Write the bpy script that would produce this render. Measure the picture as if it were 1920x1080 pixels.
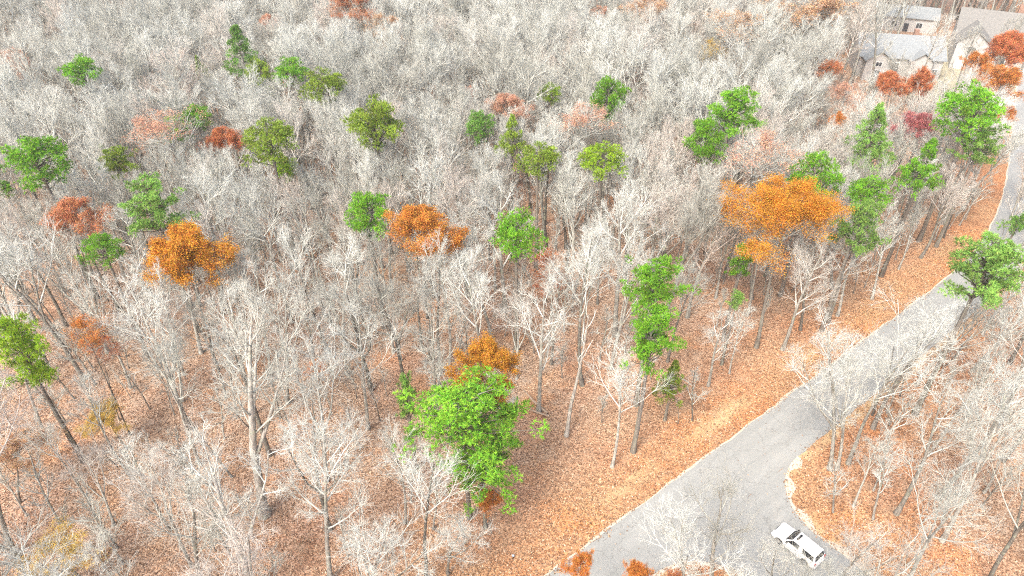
import bpy, math, random
import numpy as np
from mathutils import Vector, Matrix

for _o in list(bpy.data.objects):
    bpy.data.objects.remove(_o)
SC = bpy.context.scene
COL = SC.collection
R = math.radians

# ---------------------------------------------------------------- camera, sky, sun, exposure
cam_d = bpy.data.cameras.new('camera')
cam_d.sensor_width = 36.0
cam_d.lens = 36.0 * 1320 / 1920
cam_d.clip_start = 0.5
cam_d.clip_end = 4000
CAM = bpy.data.objects.new('camera', cam_d)
COL.objects.link(CAM)
CAM.location = (0, 0, 58)
CAM.rotation_euler = (R(90 - 37), 0, 0)
SC.camera = CAM

SUN_EL, SUN_AZ = 52.0, 215.0        # azimuth: clockwise from +Y (the way the camera looks)
w = bpy.data.worlds.new('World')
SC.world = w
w.use_nodes = True
nt = w.node_tree
sky = nt.nodes.new('ShaderNodeTexSky')
sky.sky_type = 'NISHITA'
sky.sun_disc = False
sky.sun_elevation = R(SUN_EL)
sky.sun_rotation = R(SUN_AZ)
sky.air_density = 1.0
sky.dust_density = 6.0
sky.ozone_density = 0.6
bg = nt.nodes['Background']
bg.inputs['Strength'].default_value = 0.15
nt.links.new(sky.outputs[0], bg.inputs['Color'])

sun_d = bpy.data.lights.new('sun', 'SUN')
sun_d.energy = 1.5
sun_d.angle = R(18)
sun_d.color = (1.0, 0.98, 0.95)
SUN = bpy.data.objects.new('sun', sun_d)
COL.objects.link(SUN)
SUN.location = (-60, -80, 120)
_d = Vector((math.sin(R(SUN_AZ)) * math.cos(R(SUN_EL)), math.cos(R(SUN_AZ)) * math.cos(R(SUN_EL)), math.sin(R(SUN_EL))))
SUN.rotation_euler = _d.to_track_quat('Z', 'Y').to_euler()

SC.view_settings.view_transform = 'Standard'
SC.view_settings.look = 'None'
SC.view_settings.gamma = 1.0
SC.view_settings.use_curve_mapping = False
SC.view_settings.exposure = 1.18
cy = SC.cycles
cy.max_bounces = 5
cy.volume_bounces = 1
cy.diffuse_bounces = 4
cy.glossy_bounces = 2
cy.transmission_bounces = 3
cy.transparent_max_bounces = 4
cy.use_denoising = False
cy.denoiser = 'OPENIMAGEDENOISE'
cy.denoising_input_passes = 'RGB_ALBEDO_NORMAL'
cy.filter_width = 1.1

# ---------------------------------------------------------------- tables of the coloured trees
# x, y, height, crown width, crown height, leaf colour, shape or leafiness, short phrase, label
PINES = [
  (-46.48,120.76,22.16,6.38,7.62,(0.165, 0.335, 0.06),'c','conical dark evergreen','dark conical evergreen rising highest of the cluster above the grey canopy'),
  (-68.08,109.61,20.54,6.6,5.15,(0.185, 0.41, 0.03),'r','flat topped pine near the upper left corner','flat topped bright pine standing alone near the upper left corner'),
  (-55.81,124.2,16.0,2.86,4.19,(0.29, 0.45, 0.03),'c','slim pale pine','slim pale green pine top showing left of the dark conical evergreen'),
  (-42.43,116.31,18.13,5.21,5.93,(0.28, 0.4, 0.05),'r','olive pine below the conical evergreen','olive pine just below and right of the dark conical evergreen'),
  (-35.8,112.01,19.87,6.21,4.84,(0.185, 0.41, 0.03),'r','flat green pine of the far cluster','green flat crowned pine between two olive pines in the far cluster'),
  (-28.34,102.7,21.61,7.2,5.81,(0.28, 0.4, 0.05),'r','olive pine ending the far cluster','broad olive pine at the right end of the far cluster'),
  (-47.06,99.0,17.86,5.06,3.95,(0.185, 0.41, 0.03),'r','small bright green cap','small bright green pine cap behind the red oak'),
  (-48.73,94.99,17.34,4.77,3.72,(0.185, 0.41, 0.03),'t','half hidden green pine','small green pine half hidden in bare twigs'),
  (-30.52,81.94,22.85,7.92,6.49,(0.28, 0.4, 0.05),'r','big olive pine beside the red oak','big lumpy olive pine touching the red oak on its right'),
  (-30.52,85.96,15.57,3.75,3.49,(0.29, 0.45, 0.03),'r','yellow green pine at the olive pine foot','small yellow green pine at the foot of a big olive pine'),
  (-17.67,84.96,23.68,8.39,7.41,(0.28, 0.4, 0.05),'r','large round olive pine','large round olive pine with a dark bare trunk below its crown'),
  (-52.46,84.61,17.17,4.67,3.89,(0.28, 0.4, 0.05),'t','ragged olive pine','ragged olive pine alone in bare trees left of centre'),
  (-55.59,74.51,23.4,8.23,6.42,(0.185, 0.41, 0.03),'r','wide pine at the left edge','wide bright pine at the left edge behind a pale bare tree'),
  (-39.43,67.35,21.15,6.94,5.7,(0.24, 0.42, 0.09),'t','layered pine behind the amber oak','layered green pine directly behind the amber oak on the left side'),
  (-43.74,62.61,17.6,4.92,3.84,(0.185, 0.41, 0.03),'r','low round pine left of the amber oak','low round pine to the left of the amber oak'),
  (-43.99,47.06,18.9,5.65,7.12,(0.29, 0.45, 0.03),'t','yellow green pine cut by the left edge','tall yellow green pine cut off by the left edge'),
  (-16.3,68.64,19.56,6.04,5.71,(0.185, 0.41, 0.03),'r','dense pine beside the flat orange oak','dense round pine touching the flat orange oak'),
  (0.46,63.74,20.21,6.41,6.17,(0.185, 0.41, 0.03),'r','domed pine in the middle','domed green pine in the middle with drooping lower boughs'),
  (-4.64,95.46,17.66,4.95,5.1,(0.165, 0.335, 0.06),'r','blue green pine','blue green round pine left of a narrow olive pine'),
  (0.0,91.96,18.6,4.34,5.77,(0.28, 0.4, 0.05),'c','narrow olive pine','narrow olive pine standing in front of a salmon crown'),
  (3.38,81.0,19.87,6.21,4.9,(0.28, 0.4, 0.05),'r','spreading olive pine','spreading olive pine in front of the narrow olive one'),
  (5.94,107.81,16.72,4.41,3.44,(0.29, 0.45, 0.03),'r','lime green pine top','lime green flat pine top beside a salmon crown'),
  (14.43,101.28,20.22,6.41,7.23,(0.185, 0.41, 0.03),'r','upright lone pine','upright lone bright green pine with a bare lower limb, upper middle'),
  (11.36,80.1,20.23,6.41,5.0,(0.29, 0.45, 0.03),'r','half hidden lime pine','lime tinted pine half hidden by bare branches'),
  (30.25,91.64,22.78,7.87,6.14,(0.185, 0.41, 0.03),'t','layered pine of the pair','layered pine, farther of a pair right of the middle'),
  (26.24,88.15,19.88,6.22,6.84,(0.185, 0.41, 0.03),'r','nearer pine of the pair','darker dense pine, nearer of a pair right of the middle'),
  (13.93,55.36,19.59,6.05,5.05,(0.185, 0.41, 0.03),'t','upper roadside pine','tall green pine with pointed top behind another roadside pine'),
  (12.69,48.55,19.34,5.91,6.29,(0.185, 0.41, 0.03),'t','full roadside pine','full green pine near the verge, in front of a pointed pine'),
  (16.77,53.01,9,3.22,4.97,(0.28, 0.4, 0.05),'c','small olive conifer on the verge','small olive conifer at the foot of the full roadside pine'),
  (26.27,66.25,13.92,2.81,4.03,(0.185, 0.41, 0.03),'t','thin bright pine','thin bright pine sprig in front of the large amber oak'),
  (25.09,61.81,11,2.14,2.13,(0.24, 0.42, 0.09),'t','tiny pine tuft','tiny green pine tuft low among bare twigs by the verge'),
  (36.19,75.29,21.13,6.93,7.91,(0.185, 0.41, 0.03),'r','pointed pine behind the large amber oak','tall bright pine right behind the large amber oak'),
  (42.32,73.43,19.17,5.81,4.53,(0.185, 0.41, 0.03),'r','flat pine beside the pointed one','flat headed pine beside the road, right of the pointed pine'),
  (39.16,67.9,18.73,5.56,6.38,(0.24, 0.42, 0.09),'t','thin pine over pale trunks','thin grey green pine over the pale leaning trunks by the road'),
  (48.02,87.37,22.42,6.53,8.11,(0.24, 0.42, 0.09),'c','leaning pine left of the crimson tree','broad leaning pine left of the crimson tree'),
  (51.75,79.79,20.82,5.61,6.76,(0.185, 0.41, 0.03),'c','sloping pine near the road','sloping lime tipped pine in front of the crimson tree'),
  (61.23,88.91,24,9.8,7.65,(0.185, 0.41, 0.03),'r','great pine below the houses','great spreading pine below the houses near the road'),
  (63.01,87.23,18.8,5.6,4.89,(0.24, 0.42, 0.09),'t','sparse pine beside the road bend','sparse green pine beside the road bend'),
  (44.44,53.69,22.81,7.89,6.15,(0.24, 0.42, 0.09),'t','open crowned pine over the road','open crowned pine leaning beside the grey road'),
  (-4.09,40.68,17.25,10.48,5.4,(0.2, 0.42, 0.035),'t','big foreground pine','big foreground pine with twisting grey limbs showing through'),
  (-2.53,39.6,11.61,7.73,4.02,(0.2, 0.42, 0.035),'t','lower foreground pine','lower green pine overlapping the big foreground pine'),
  (-9.9,46.77,13,2.1,5.28,(0.24, 0.42, 0.09),'t','slim mint pine','slim mint green pine beside the big foreground pine'),
  (-68.09,83.5,13.26,2.43,2.68,(0.185, 0.41, 0.03),'r','pine tip at the left edge','small pine tip poking in at the left edge'),
  (63.47,75.41,13,2.28,3.53,(0.165, 0.335, 0.06),'r','dim pine at the right edge','dim grey green pine across the road at the right edge'),
]
OAKS = [
  (-33.54,60.51,19.66,7.87,5.9,(0.58, 0.275, 0.035),1.0,'amber oak on the left','glowing amber oak in full leaf on the left side'),
  (-49.25,68.79,18.44,6.77,3.38,(0.55, 0.235, 0.11),0.7,'rust oak near the left edge','rust red oak with an arched crown near the left edge'),
  (-40.93,92.45,17.44,5.86,2.93,(0.57, 0.215, 0.09),0.7,'red oak','small red oak touching a big olive pine'),
  (-9.24,64.9,19.38,7.62,3.81,(0.6, 0.265, 0.05),1.0,'flat orange oak','flat orange oak beside a dense round pine'),
  (28.8,65.56,22,11.91,7.69,(0.58, 0.275, 0.035),1.0,'large amber oak','largest amber oak of the wood, near the road'),
  (-2.26,45.72,17.41,5.83,3.75,(0.58, 0.275, 0.035),1.0,'amber oak behind the big foreground pine','amber oak just behind the big foreground pine'),
  (62.75,113.33,17.01,5.46,3.85,(0.57, 0.215, 0.09),0.7,'orange oak before the grey roofed house','orange red oak before the white wall of the grey roofed house'),
  (68.64,115.67,16.75,5.22,5.65,(0.57, 0.215, 0.09),0.7,'taller orange oak before the house','taller orange red oak at the corner of the grey roofed house'),
  (55.87,122.68,15.77,4.33,3.22,(0.55, 0.235, 0.11),0.7,'rust oak left of the house','rust oak left of the grey roofed house'),
  (53.46,108.12,17.7,6.09,3.54,(0.58, 0.34, 0.23),0.4,'thin salmon oak below the house','thin salmon oak below the grey roofed house'),
  (90.42,127.84,19.06,7.33,5.68,(0.57, 0.215, 0.09),1.0,'red oak at the right edge','deep red oak by the right edge in front of the tan roof'),
  (83.11,123.72,16.62,5.11,4.14,(0.6, 0.25, 0.06),0.7,'slim orange oak on the drive','slim orange oak beside the pale drive'),
  (77.23,107.96,19.48,7.71,3.85,(0.6, 0.25, 0.06),0.7,'spreading orange oak','spreading thin orange oak beneath the red oak'),
  (58.67,96.47,17.66,6.05,3.69,(0.46, 0.15, 0.15),0.7,'crimson tree','crimson pink tree between two green pines'),
  (77.85,105.22,14.51,3.19,2.56,(0.6, 0.25, 0.06),0.7,'orange shrubby oak beside the great pine','orange oak tucked against the great spreading pine'),
  (0.0,100.67,17.52,5.93,3.35,(0.58, 0.34, 0.23),0.7,'salmon crown','salmon leaved tree behind the narrow olive pine'),
  (-7.28,116.09,13.4,2.18,1.9,(0.57, 0.215, 0.09),0.7,'tiny red crown','tiny red crown alone in pale grey woods'),
  (-31.39,143.54,21.36,9.42,4.71,(0.55, 0.235, 0.11),0.7,'rust crown at the top edge','rust brown crown at the top edge'),
  (-49.83,148.53,16.06,4.6,2.3,(0.58, 0.34, 0.23),0.7,'far salmon crown','far salmon crown near the top edge'),
  (-86.26,120.96,17.72,6.11,4.4,(0.58, 0.34, 0.23),0.4,'dull salmon crown at the left edge','dull salmon crown at the upper left edge'),
  (-40.44,50.92,15.78,4.35,2.17,(0.6, 0.25, 0.06),0.4,'scattered orange leaves by the left edge','bare limbed tree with scattered orange leaves, right of the pine at the left edge'),
  (-41.48,53.51,11,3.58,1.85,(0.57, 0.215, 0.09),0.4,'red leaved branches','pale tree with red leaves on low branches near the left'),
  (4.51,69.78,8,5.71,6.0,(0.55, 0.235, 0.11),0.4,'rust understorey tree','rust coloured understorey tree in the middle of the open floor'),
  (4.27,74.98,8,3.44,3.01,(0.55, 0.235, 0.11),0.4,'smaller rust understorey tree','smaller rust understorey tree under the domed pine'),
  (-40.66,48.25,6,4.53,4.5,(0.54, 0.38, 0.1),0.7,'yellow understorey tree','yellow leaved small tree in the left foreground'),
  (-46.05,43.91,7,5.67,3.46,(0.56, 0.36, 0.21),0.7,'peach leaved tree','peach leaved low tree in the lower left'),
  (-2.12,39.33,6,2.7,2.93,(0.6, 0.25, 0.06),0.7,'small orange tree under the pine','small orange tree under the foreground pines'),
  (4.95,29.39,11,2.45,1.65,(0.6, 0.25, 0.06),0.7,'orange treetop at the road edge','orange treetop poking up at the road edge below'),
  (9.04,28.36,12,2.0,1.39,(0.6, 0.25, 0.06),1.0,'orange treetop over the road','bright orange treetop over the grey road'),
  (12.23,29.63,9,1.62,1.0,(0.55, 0.235, 0.11),0.7,'rust treetop at the bottom edge','rust treetop at the bottom edge beside the side road'),
  (-21.41,55.71,6,2.66,1.98,(0.6, 0.25, 0.06),0.4,'orange sapling','orange sapling glowing between grey trunks'),
  (51.06,104.37,14.3,3.0,1.59,(0.6, 0.25, 0.06),0.7,'orange crown in grey twigs','small orange crown in grey twigs right of the pine pair'),
  (30.72,78.93,22,10.2,5.22,(0.58, 0.34, 0.23),0.22,'pinkish crown','wide pinkish crown between the pine pair and the pointed pine'),
  (-46.7,87.88,21.9,9.91,4.95,(0.58, 0.34, 0.23),0.22,'pinkish crown on the left','pinkish haze of twigs behind the ragged olive pine'),
  (9.98,91.97,20.11,8.28,4.5,(0.58, 0.34, 0.23),0.22,'pinkish crown beside the lone pine','pinkish tree left of the upright lone pine'),
  (56.64,143.28,22,15.73,7.87,(0.56, 0.36, 0.21),0.4,'peach crown at the top edge','wide peach crown at the top edge left of the houses'),
  (41.46,131.89,22,11.71,5.85,(0.56, 0.36, 0.21),0.22,'second peach crown','second thin peach crown at the top edge'),
  (-24.47,137.68,18.85,7.14,3.57,(0.56, 0.36, 0.21),0.4,'peach crown under the top edge','peach crown just under the top edge'),
  (26.16,143.54,21.36,9.42,4.71,(0.56, 0.36, 0.21),0.4,'peach crown above the lone pine','peach crown at the top edge above the upright lone pine'),
  (18.91,156.82,16.04,4.58,2.61,(0.58, 0.34, 0.23),0.4,'salmon tuft at the top edge','small salmon tuft at the top edge'),
  (36.55,130.31,17.52,5.93,6.57,(0.54, 0.38, 0.1),0.22,'yellowish thin tree','yellowish thin tree among far grey trunks'),
  (17.33,53.22,5,2.5,1.94,(0.58, 0.34, 0.23),0.4,'salmon sapling on the verge','salmon sapling beneath the small olive conifer'),
  (-38.41,33.38,6,6.7,3.35,(0.54, 0.38, 0.1),0.4,'yellow leaved tree at the lower left','yellow leaved low tree at the lower left edge'),
]
PLACED = [
  (-23.6, 40.55, 27.0, 0.42, 3.5),
  (-22.37, 33.01, 21.2, 0.36, 2.1),
  (-18.59, 44.57, 18.8, 0.3, 4.0),
  (-36.77, 55.11, 15.2, 0.22, 9),
  (36.88, 40.96, 19.2, 0.27, -1.8),
  (33.09, 41.75, 11.5, 0.3, -1.9),
  (39.78, 37.97, 21.5, 0.33, -6.8),
  (46.15, 42.98, 11.5, 0.25, -7.9),
  (42.32, 70.97, 16.8, 0.34, -1.8),
  (40.57, 69.57, 17.9, 0.22, -3.8),
  (54.86, 81.37, 10.9, 0.26, -2.4),
  (10.21, 46.57, 16.8, 0.28, 1.3),
  (5.83, 50.83, 18.5, 0.22, 1.9),
  (8.16, 58.48, 23.0, 0.27, -3.5),
  (11.76, 61.34, 20.0, 0.25, -1.7),
  (11.36, 73.66, 15.4, 0.22, -3.0),
  (22.71, 58.3, 12.4, 0.16, -3.4),
  (25.66, 60.25, 10.3, 0.17, 0.4),
  (25.86, 82.02, 14.5, 0.26, 3.4),
  (-12.11, 56.35, 19.5, 0.25, 1.5),
  (-8.68, 60.25, 18.8, 0.2, 2.0),
  (-7.42, 60.25, 20.1, 0.2, 2.0),
  (32.38, 46.23, 19.8, 0.15, -4.4),
  (33.19, 46.23, 17.4, 0.2, -2.3),
  (34.54, 46.91, 19.2, 0.15, -1.3),
  (51.42, 55.11, 15.2, 0.22, -6.6),
  (52.67, 51.96, 20.1, 0.25, -9),
  (43.81, 76.97, 19.3, 0.2, -9),
  (36.49, 67.99, 14.7, 0.15, -7.9),
  (48.31, 74.59, 14.8, 0.15, -3.9),
  (65.38, 89.71, 10.4, 0.2, -8.6),
  (-34.57, 33.5, 9, 0.33, 4.8),
  (-41.96, 42.98, 12.1, 0.3, -1.3),
  (-38.06, 44.9, 14.8, 0.2, -3.2),
  (-15.99, 34.0, 19.0, 0.25, 2.0),
  (-7.52, 34.0, 19.4, 0.3, 3.1),
  (-5.7, 34.76, 11.1, 0.2, 2.7),
  (-25.11, 55.11, 17.8, 0.24, 4.4),
  (-28.23, 53.51, 17.7, 0.22, 4.3),
  (-15.63, 51.96, 18.9, 0.2, 4.1),
  (-19.5, 60.25, 18.8, 0.22, 3.2),
  (-2.32, 65.94, 18.5, 0.2, -0.3),
  (2.96, 54.31, 18.4, 0.2, -1.3),
  (22.62, 32.91, 10.6, 0.12, -9),
  (17.17, 33.01, 16.6, 0.25, -9),
  (14.22, 29.72, 16.1, 0.25, -7.0),
  (34.35, 33.01, 18.4, 0.3, -7.5),
  (27.67, 32.52, 14.2, 0.22, -6.2),
  (41.57, 33.5, 20.7, 0.28, -8.9),
  (-26.25, 31.1, 17.9, 0.25, 9),
  (-11.77, 31.1, 17.9, 0.28, 4.4),
  (-45.19, 36.6, 22.8, 0.3, 9),
  (68.65, 76.37, 15, 0.2, 0.0),
  (74.77, 86.1, 14, 0.2, 0.0),
  (78.53, 95.11, 13, 0.2, 0.0),
  (82.48, 100.1, 12, 0.2, 0.0),
  (73.45, 88.24, 11, 0.2, 0.0),
  (89.31, 109.26, 14, 0.2, 0.0),
]
UNDER = [
 (-65.3,116.8,7.5),(-36.6,184.6,5.8),(30.8,85.9,8.6),(52.9,146.6,5.6),(-15.4,92.6,8.5),(12.9,182.8,5.7),(55.9,86.9,7.4),(64.8,152.0,5.8),
 (-38.0,99.5,6.7),(-86.5,155.1,5.5),(8.5,149.3,7.0),(-64.4,107.5,7.1),(-19.0,92.1,6.5),(4.0,164.5,9.0),(-94.9,159.9,10.5),(12.2,163.8,10.4),
 (-2.2,97.2,9.3),(-46.1,185.2,10.9),(36.8,145.2,6.1),(33.4,164.9,7.7),(25.4,171.8,7.3),(78.6,135.4,5.6),(20.6,154.6,9.5),(76.7,172.9,6.7),
 (-56.0,139.4,10.4),(-88.1,141.5,9.1),(-21.1,177.2,7.2),(-128.4,181.6,9.0),(27.2,146.3,9.3),(-67.0,145.7,6.1),(-5.9,132.6,5.3),(45.9,100.0,6.7),
 (-60.8,101.0,9.3),(-2.2,148.4,5.9),(74.2,173.6,6.4),(49.3,116.3,9.2),(-2.1,106.9,6.9),(87.7,185.5,5.8),(-17.1,125.9,6.4),(71.3,162.4,6.3),
 (-44.4,114.2,6.1),(-23.9,135.0,8.5),(73.6,117.3,8.0),(16.4,94.6,8.4),(-97.6,135.2,10.8),(-19.7,162.1,10.3),(-38.7,186.8,10.5),(-3.5,128.5,10.7),
 (-75.7,136.2,9.2),(7.2,89.6,10.5),(-105.8,144.5,10.2),(-37.8,93.1,8.8),(-1.1,136.8,9.0),(-64.1,93.1,8.8),(53.6,165.2,6.0),(53.7,121.7,6.2),
 (-86.3,171.5,5.2),(40.4,180.8,7.7),(36.4,106.1,9.6),(-43.3,103.9,9.9),(17.5,148.8,8.5),(-71.4,101.7,5.7),(34.1,133.1,7.8),(-75.2,124.2,7.5),
 (-18.2,184.8,10.5),(53.1,92.6,6.0),(26.5,98.3,7.9),(-61.3,102.7,7.9),(-80.0,113.0,6.8),(41.9,156.1,8.7),(33.7,92.2,10.4),(-31.0,102.7,7.9),
 (-56.7,105.3,6.5),(63.9,173.0,6.2),(-60.0,151.0,8.9),(66.3,97.2,9.6),(-97.4,139.0,8.3),(-37.2,98.2,7.2),(27.9,97.1,5.7),(66.9,184.5,6.9),
 (-39.4,172.1,5.4),(-78.6,167.3,5.5),(-40.1,141.3,7.6),(59.8,175.2,5.6),(68.7,128.0,9.6),(-76.4,175.9,9.3),(-30.7,181.8,8.4),(-19.9,131.5,5.7),
 (19.0,168.5,9.4),(48.2,160.6,7.5),(61.1,148.3,10.2),(61.4,104.0,8.7),(-55.8,177.7,7.5),(19.8,129.3,6.0),(-55.9,95.0,7.6),(55.2,130.1,8.8),
 (-51.0,109.8,5.0),(120.4,183.4,5.1),(0.5,107.9,8.3),(18.8,165.9,8.9),(43.4,85.9,7.0),(71.5,99.3,7.4),(11.0,110.2,9.7),(14.2,104.0,9.2),
 (-9.8,115.7,9.4),(-54.8,149.8,5.8),(-121.1,183.3,10.6),(28.6,101.9,5.9),(-47.9,103.0,9.2),(-90.4,137.1,10.2),(-76.5,179.4,5.0),(-52.5,168.8,9.2),
 (16.9,86.5,5.6),(43.1,154.2,9.4),(12.7,173.5,5.8),(-39.3,182.2,7.9),(33.6,144.4,8.0),(-46.0,169.7,10.9),(-48.6,99.2,5.3),(27.9,152.6,8.4),
 (-33.2,143.6,9.1),(26.9,101.3,9.7),(-81.7,112.1,5.8),(-91.6,152.8,6.4),(3.4,104.6,9.0),(18.7,164.4,10.3),(44.1,114.0,9.9),(-38.1,125.7,6.4),
 (-7.8,118.4,7.9),(13.7,123.1,10.8),(71.6,96.5,7.8),(-82.2,110.7,6.6),(73.0,161.2,9.7),(-79.3,107.6,5.3),(63.4,140.2,6.0),(0.5,122.7,6.6),
 (-49.1,143.1,5.9),(58.9,182.4,9.1),(52.0,157.2,9.7),(-7.4,171.8,10.6),(-99.2,168.1,10.8),(-102.2,138.3,5.6),(-45.1,105.9,10.0),(68.2,121.1,5.5),
 (8.3,121.2,9.4),(49.5,138.9,6.5),(-25.8,119.5,7.3),(37.5,143.8,8.4),(-4.9,165.7,5.8),(85.2,184.7,9.4),(19.6,170.4,8.0),(-82.3,126.3,5.4),
 (23.2,189.1,8.9),(-22.1,139.0,10.4),(57.3,146.7,7.0),(-75.0,129.5,10.3),(24.9,103.6,9.6),(52.7,140.3,7.0),(-2.5,130.2,6.4),(-92.5,143.9,6.2),
 (-119.7,160.6,7.0),(-41.0,186.8,10.4),(-25.9,135.1,6.8),(-78.4,152.5,9.4),(21.6,124.0,10.4),(67.3,92.2,6.6),(-88.0,181.7,10.7),(70.9,121.9,6.7),
 (25.9,113.6,7.1),(7.4,93.9,10.9),(4.5,187.3,8.1),(-20.5,99.9,8.7),(30.6,111.8,10.3),(-83.9,105.8,8.8),(13.1,94.6,10.8),(53.9,143.5,9.8),
 (-32.3,117.3,7.0),(-55.6,108.5,7.7),(-21.3,123.1,9.6),(-6.5,97.2,6.4),(75.5,123.5,8.5),(42.0,134.1,6.1),(-82.0,188.8,6.9),(25.1,102.0,8.7),
 (-59.9,110.2,10.9),(-4.2,111.2,10.5),(-6.2,104.9,7.2),(-4.5,139.8,8.2),(-56.0,162.2,9.1),(-3.3,126.1,8.4),(75.7,179.3,7.2),(-55.1,110.2,10.9),
 (-55.8,186.7,10.2),(-46.7,165.1,6.7),(11.6,158.2,8.3),(-44.4,162.3,8.4),(-30.1,160.0,8.7),(7.4,135.4,10.4),(-51.2,135.6,8.4),(-48.0,180.3,10.7),
 (-72.9,98.3,9.0),(-23.7,174.6,6.7),(-6.8,169.8,6.2),(81.6,117.0,6.9),(44.4,89.4,5.5),(-25.1,153.6,5.4),(-22.8,150.5,7.4),(-57.2,111.8,5.3),
 (-10.9,179.3,10.2),(71.6,172.1,5.5),(42.3,129.8,9.2),(27.9,92.2,6.3),(11.9,99.7,9.6),(-78.5,99.9,10.8),(2.8,89.1,8.1),(63.8,100.5,10.0),
 (-61.3,189.2,9.0),(-55.4,143.7,9.3),(48.4,110.3,7.2),(3.6,177.6,8.7),(-28.6,124.1,5.6),(-64.4,143.2,7.3),(67.2,103.4,9.8),(45.7,142.8,10.4),
 (-104.2,153.0,5.9),(-85.4,152.9,5.3),(-114.6,162.9,8.5),(-97.9,152.7,5.3),(-104.9,162.7,5.5),(33.4,102.8,7.5),(-11.2,119.3,5.2),(11.2,183.7,5.6),
 (29.0,175.2,8.1),(-95.6,189.2,7.4),(2.2,159.9,8.8),(68.3,170.9,6.2),(-22.1,102.5,7.5),(51.2,95.2,5.6),(-41.4,85.6,9.4),(-0.5,170.7,5.8),
 (52.6,99.4,9.7),(-49.8,155.4,10.2),(-51.1,111.4,5.5),(-31.9,131.1,5.8),(-124.3,186.9,9.7),(22.7,127.5,7.8),(69.1,139.3,6.6),(46.9,85.3,8.2),
 (1.0,136.4,10.0),(-106.6,162.8,6.8),(-119.4,175.2,10.5),(-74.7,153.6,6.8),(-74.0,151.7,7.7),(22.0,135.2,7.0),(27.9,131.1,10.6),(15.7,118.9,5.0),
 (-74.3,172.9,10.4),(-25.8,98.2,7.8),(-34.3,133.6,8.2),(-77.5,129.7,7.3),(23.8,150.5,6.7),(-95.6,137.1,5.4),(-15.4,96.7,5.2),(-61.0,144.4,8.6),
 (-89.4,146.8,5.9),(-70.9,172.6,8.0),(-71.1,155.9,8.1),(23.3,167.8,9.7),(45.8,120.4,10.3),(21.0,165.6,5.6),(-83.5,101.3,6.1),(-35.3,118.8,8.0),
 (-11.4,135.3,5.6),(-8.8,150.5,8.5),(-76.5,152.8,9.3),(-11.1,98.9,7.2),(35.1,98.5,9.9),(88.4,139.4,7.4),(-12.4,148.6,10.7),(-96.6,171.4,9.2),
 (-10.3,95.6,6.2),(58.9,137.2,9.0),(-34.8,126.2,6.7),(56.5,124.4,9.8),(-35.6,103.5,10.3),(42.3,109.3,9.8),(9.3,179.8,7.5),(-65.1,162.1,6.3),
 (19.2,93.8,10.9),(40.3,112.3,9.6),(-44.4,90.0,8.0),(-57.8,189.3,6.2),(-27.7,154.4,8.3),(4.3,185.4,10.6),(-83.8,108.5,9.1),(1.5,93.0,7.4),
 (-77.6,109.0,9.9),(-41.7,150.0,10.0),(-21.5,169.0,8.3),(35.2,114.1,10.0),(-87.8,105.9,5.8),(-58.9,141.8,10.9),(37.0,155.2,9.9),(1.2,165.5,6.7),
 (74.0,183.1,9.2),(-1.8,116.2,8.4),(-93.7,118.5,7.5),(-79.6,118.4,10.6),(8.4,153.2,10.5),(-18.2,151.3,6.3),(59.7,88.3,5.1),(0.3,119.5,7.4),
 (77.5,118.4,10.6),(62.2,115.7,5.5),(-134.4,184.8,8.0),(38.8,130.8,8.2),(-72.9,89.1,9.3),(-57.8,123.6,6.8),(65.9,153.6,9.8),(-47.1,159.0,6.4),
 (-114.6,174.7,6.7),(-12.1,132.6,10.7),(62.6,163.5,6.0),(44.1,102.4,7.2),(-14.1,165.7,9.1),(23.4,139.0,5.9),(-3.8,106.4,5.6),(-117.0,172.4,6.5),
 (43.5,158.7,9.6),(10.3,133.4,6.7),(-51.7,123.7,9.0),(-32.9,162.3,8.0),(27.2,174.9,6.6),(63.6,89.1,10.9),(47.3,143.6,8.5),(-92.8,174.6,9.4),
 (-106.9,147.7,6.3),(-50.2,100.0,7.9),(-88.3,180.1,5.3),(-2.5,141.3,10.2),(-36.0,160.5,5.8),(-71.9,159.8,9.8),(15.4,152.8,8.8),(-46.6,115.5,6.6),
 (-21.0,94.5,6.4),(36.3,183.6,10.0),(-73.3,111.4,8.7),(38.4,134.0,10.4),(60.4,97.5,5.1),(-27.5,94.0,8.8),(17.9,132.2,5.6),(11.3,98.0,10.4),
 (-43.3,170.6,10.3),(-123.8,174.9,10.1),(-73.1,152.9,6.3),(-103.0,142.1,8.2),(33.6,154.3,9.8),(-66.7,121.8,5.5),(-57.7,139.1,7.2),(30.0,185.4,7.3),
 (-81.6,142.7,8.0),(3.1,128.4,7.8),(-31.3,178.9,6.5),(46.0,97.3,6.7),(-43.4,145.2,8.4),(11.2,90.5,9.6),(-117.9,186.9,6.5),(-63.3,98.5,8.9),
 (26.7,121.4,9.3),(37.3,139.0,5.6),(-4.3,115.1,10.1),(-18.1,174.9,8.8),(61.1,185.7,6.2),(-63.1,170.7,6.6),(12.3,124.0,8.0),(-126.6,176.1,9.0),
 (-98.3,164.1,8.0),(9.9,130.7,10.1),(-41.1,105.7,6.0),(-119.8,162.7,6.8),(33.6,182.7,9.0),(18.2,155.0,7.9),(-111.9,175.6,8.2),(-33.2,139.1,6.2),
 (-70.1,136.7,10.1),(-31.9,151.8,10.0),(-37.1,114.0,10.5),(-102.2,168.8,8.6),(-50.3,122.4,9.3),(81.4,121.3,7.8),(70.5,103.6,11.0),(72.7,174.1,10.1),
 (-88.9,130.1,6.8),(-73.3,141.7,7.6),(-59.9,179.9,8.2),(-37.1,135.3,9.5),(-83.2,161.4,10.6),(-95.4,174.8,6.0),(-102.5,189.9,6.4),(79.3,137.8,5.3),
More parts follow.
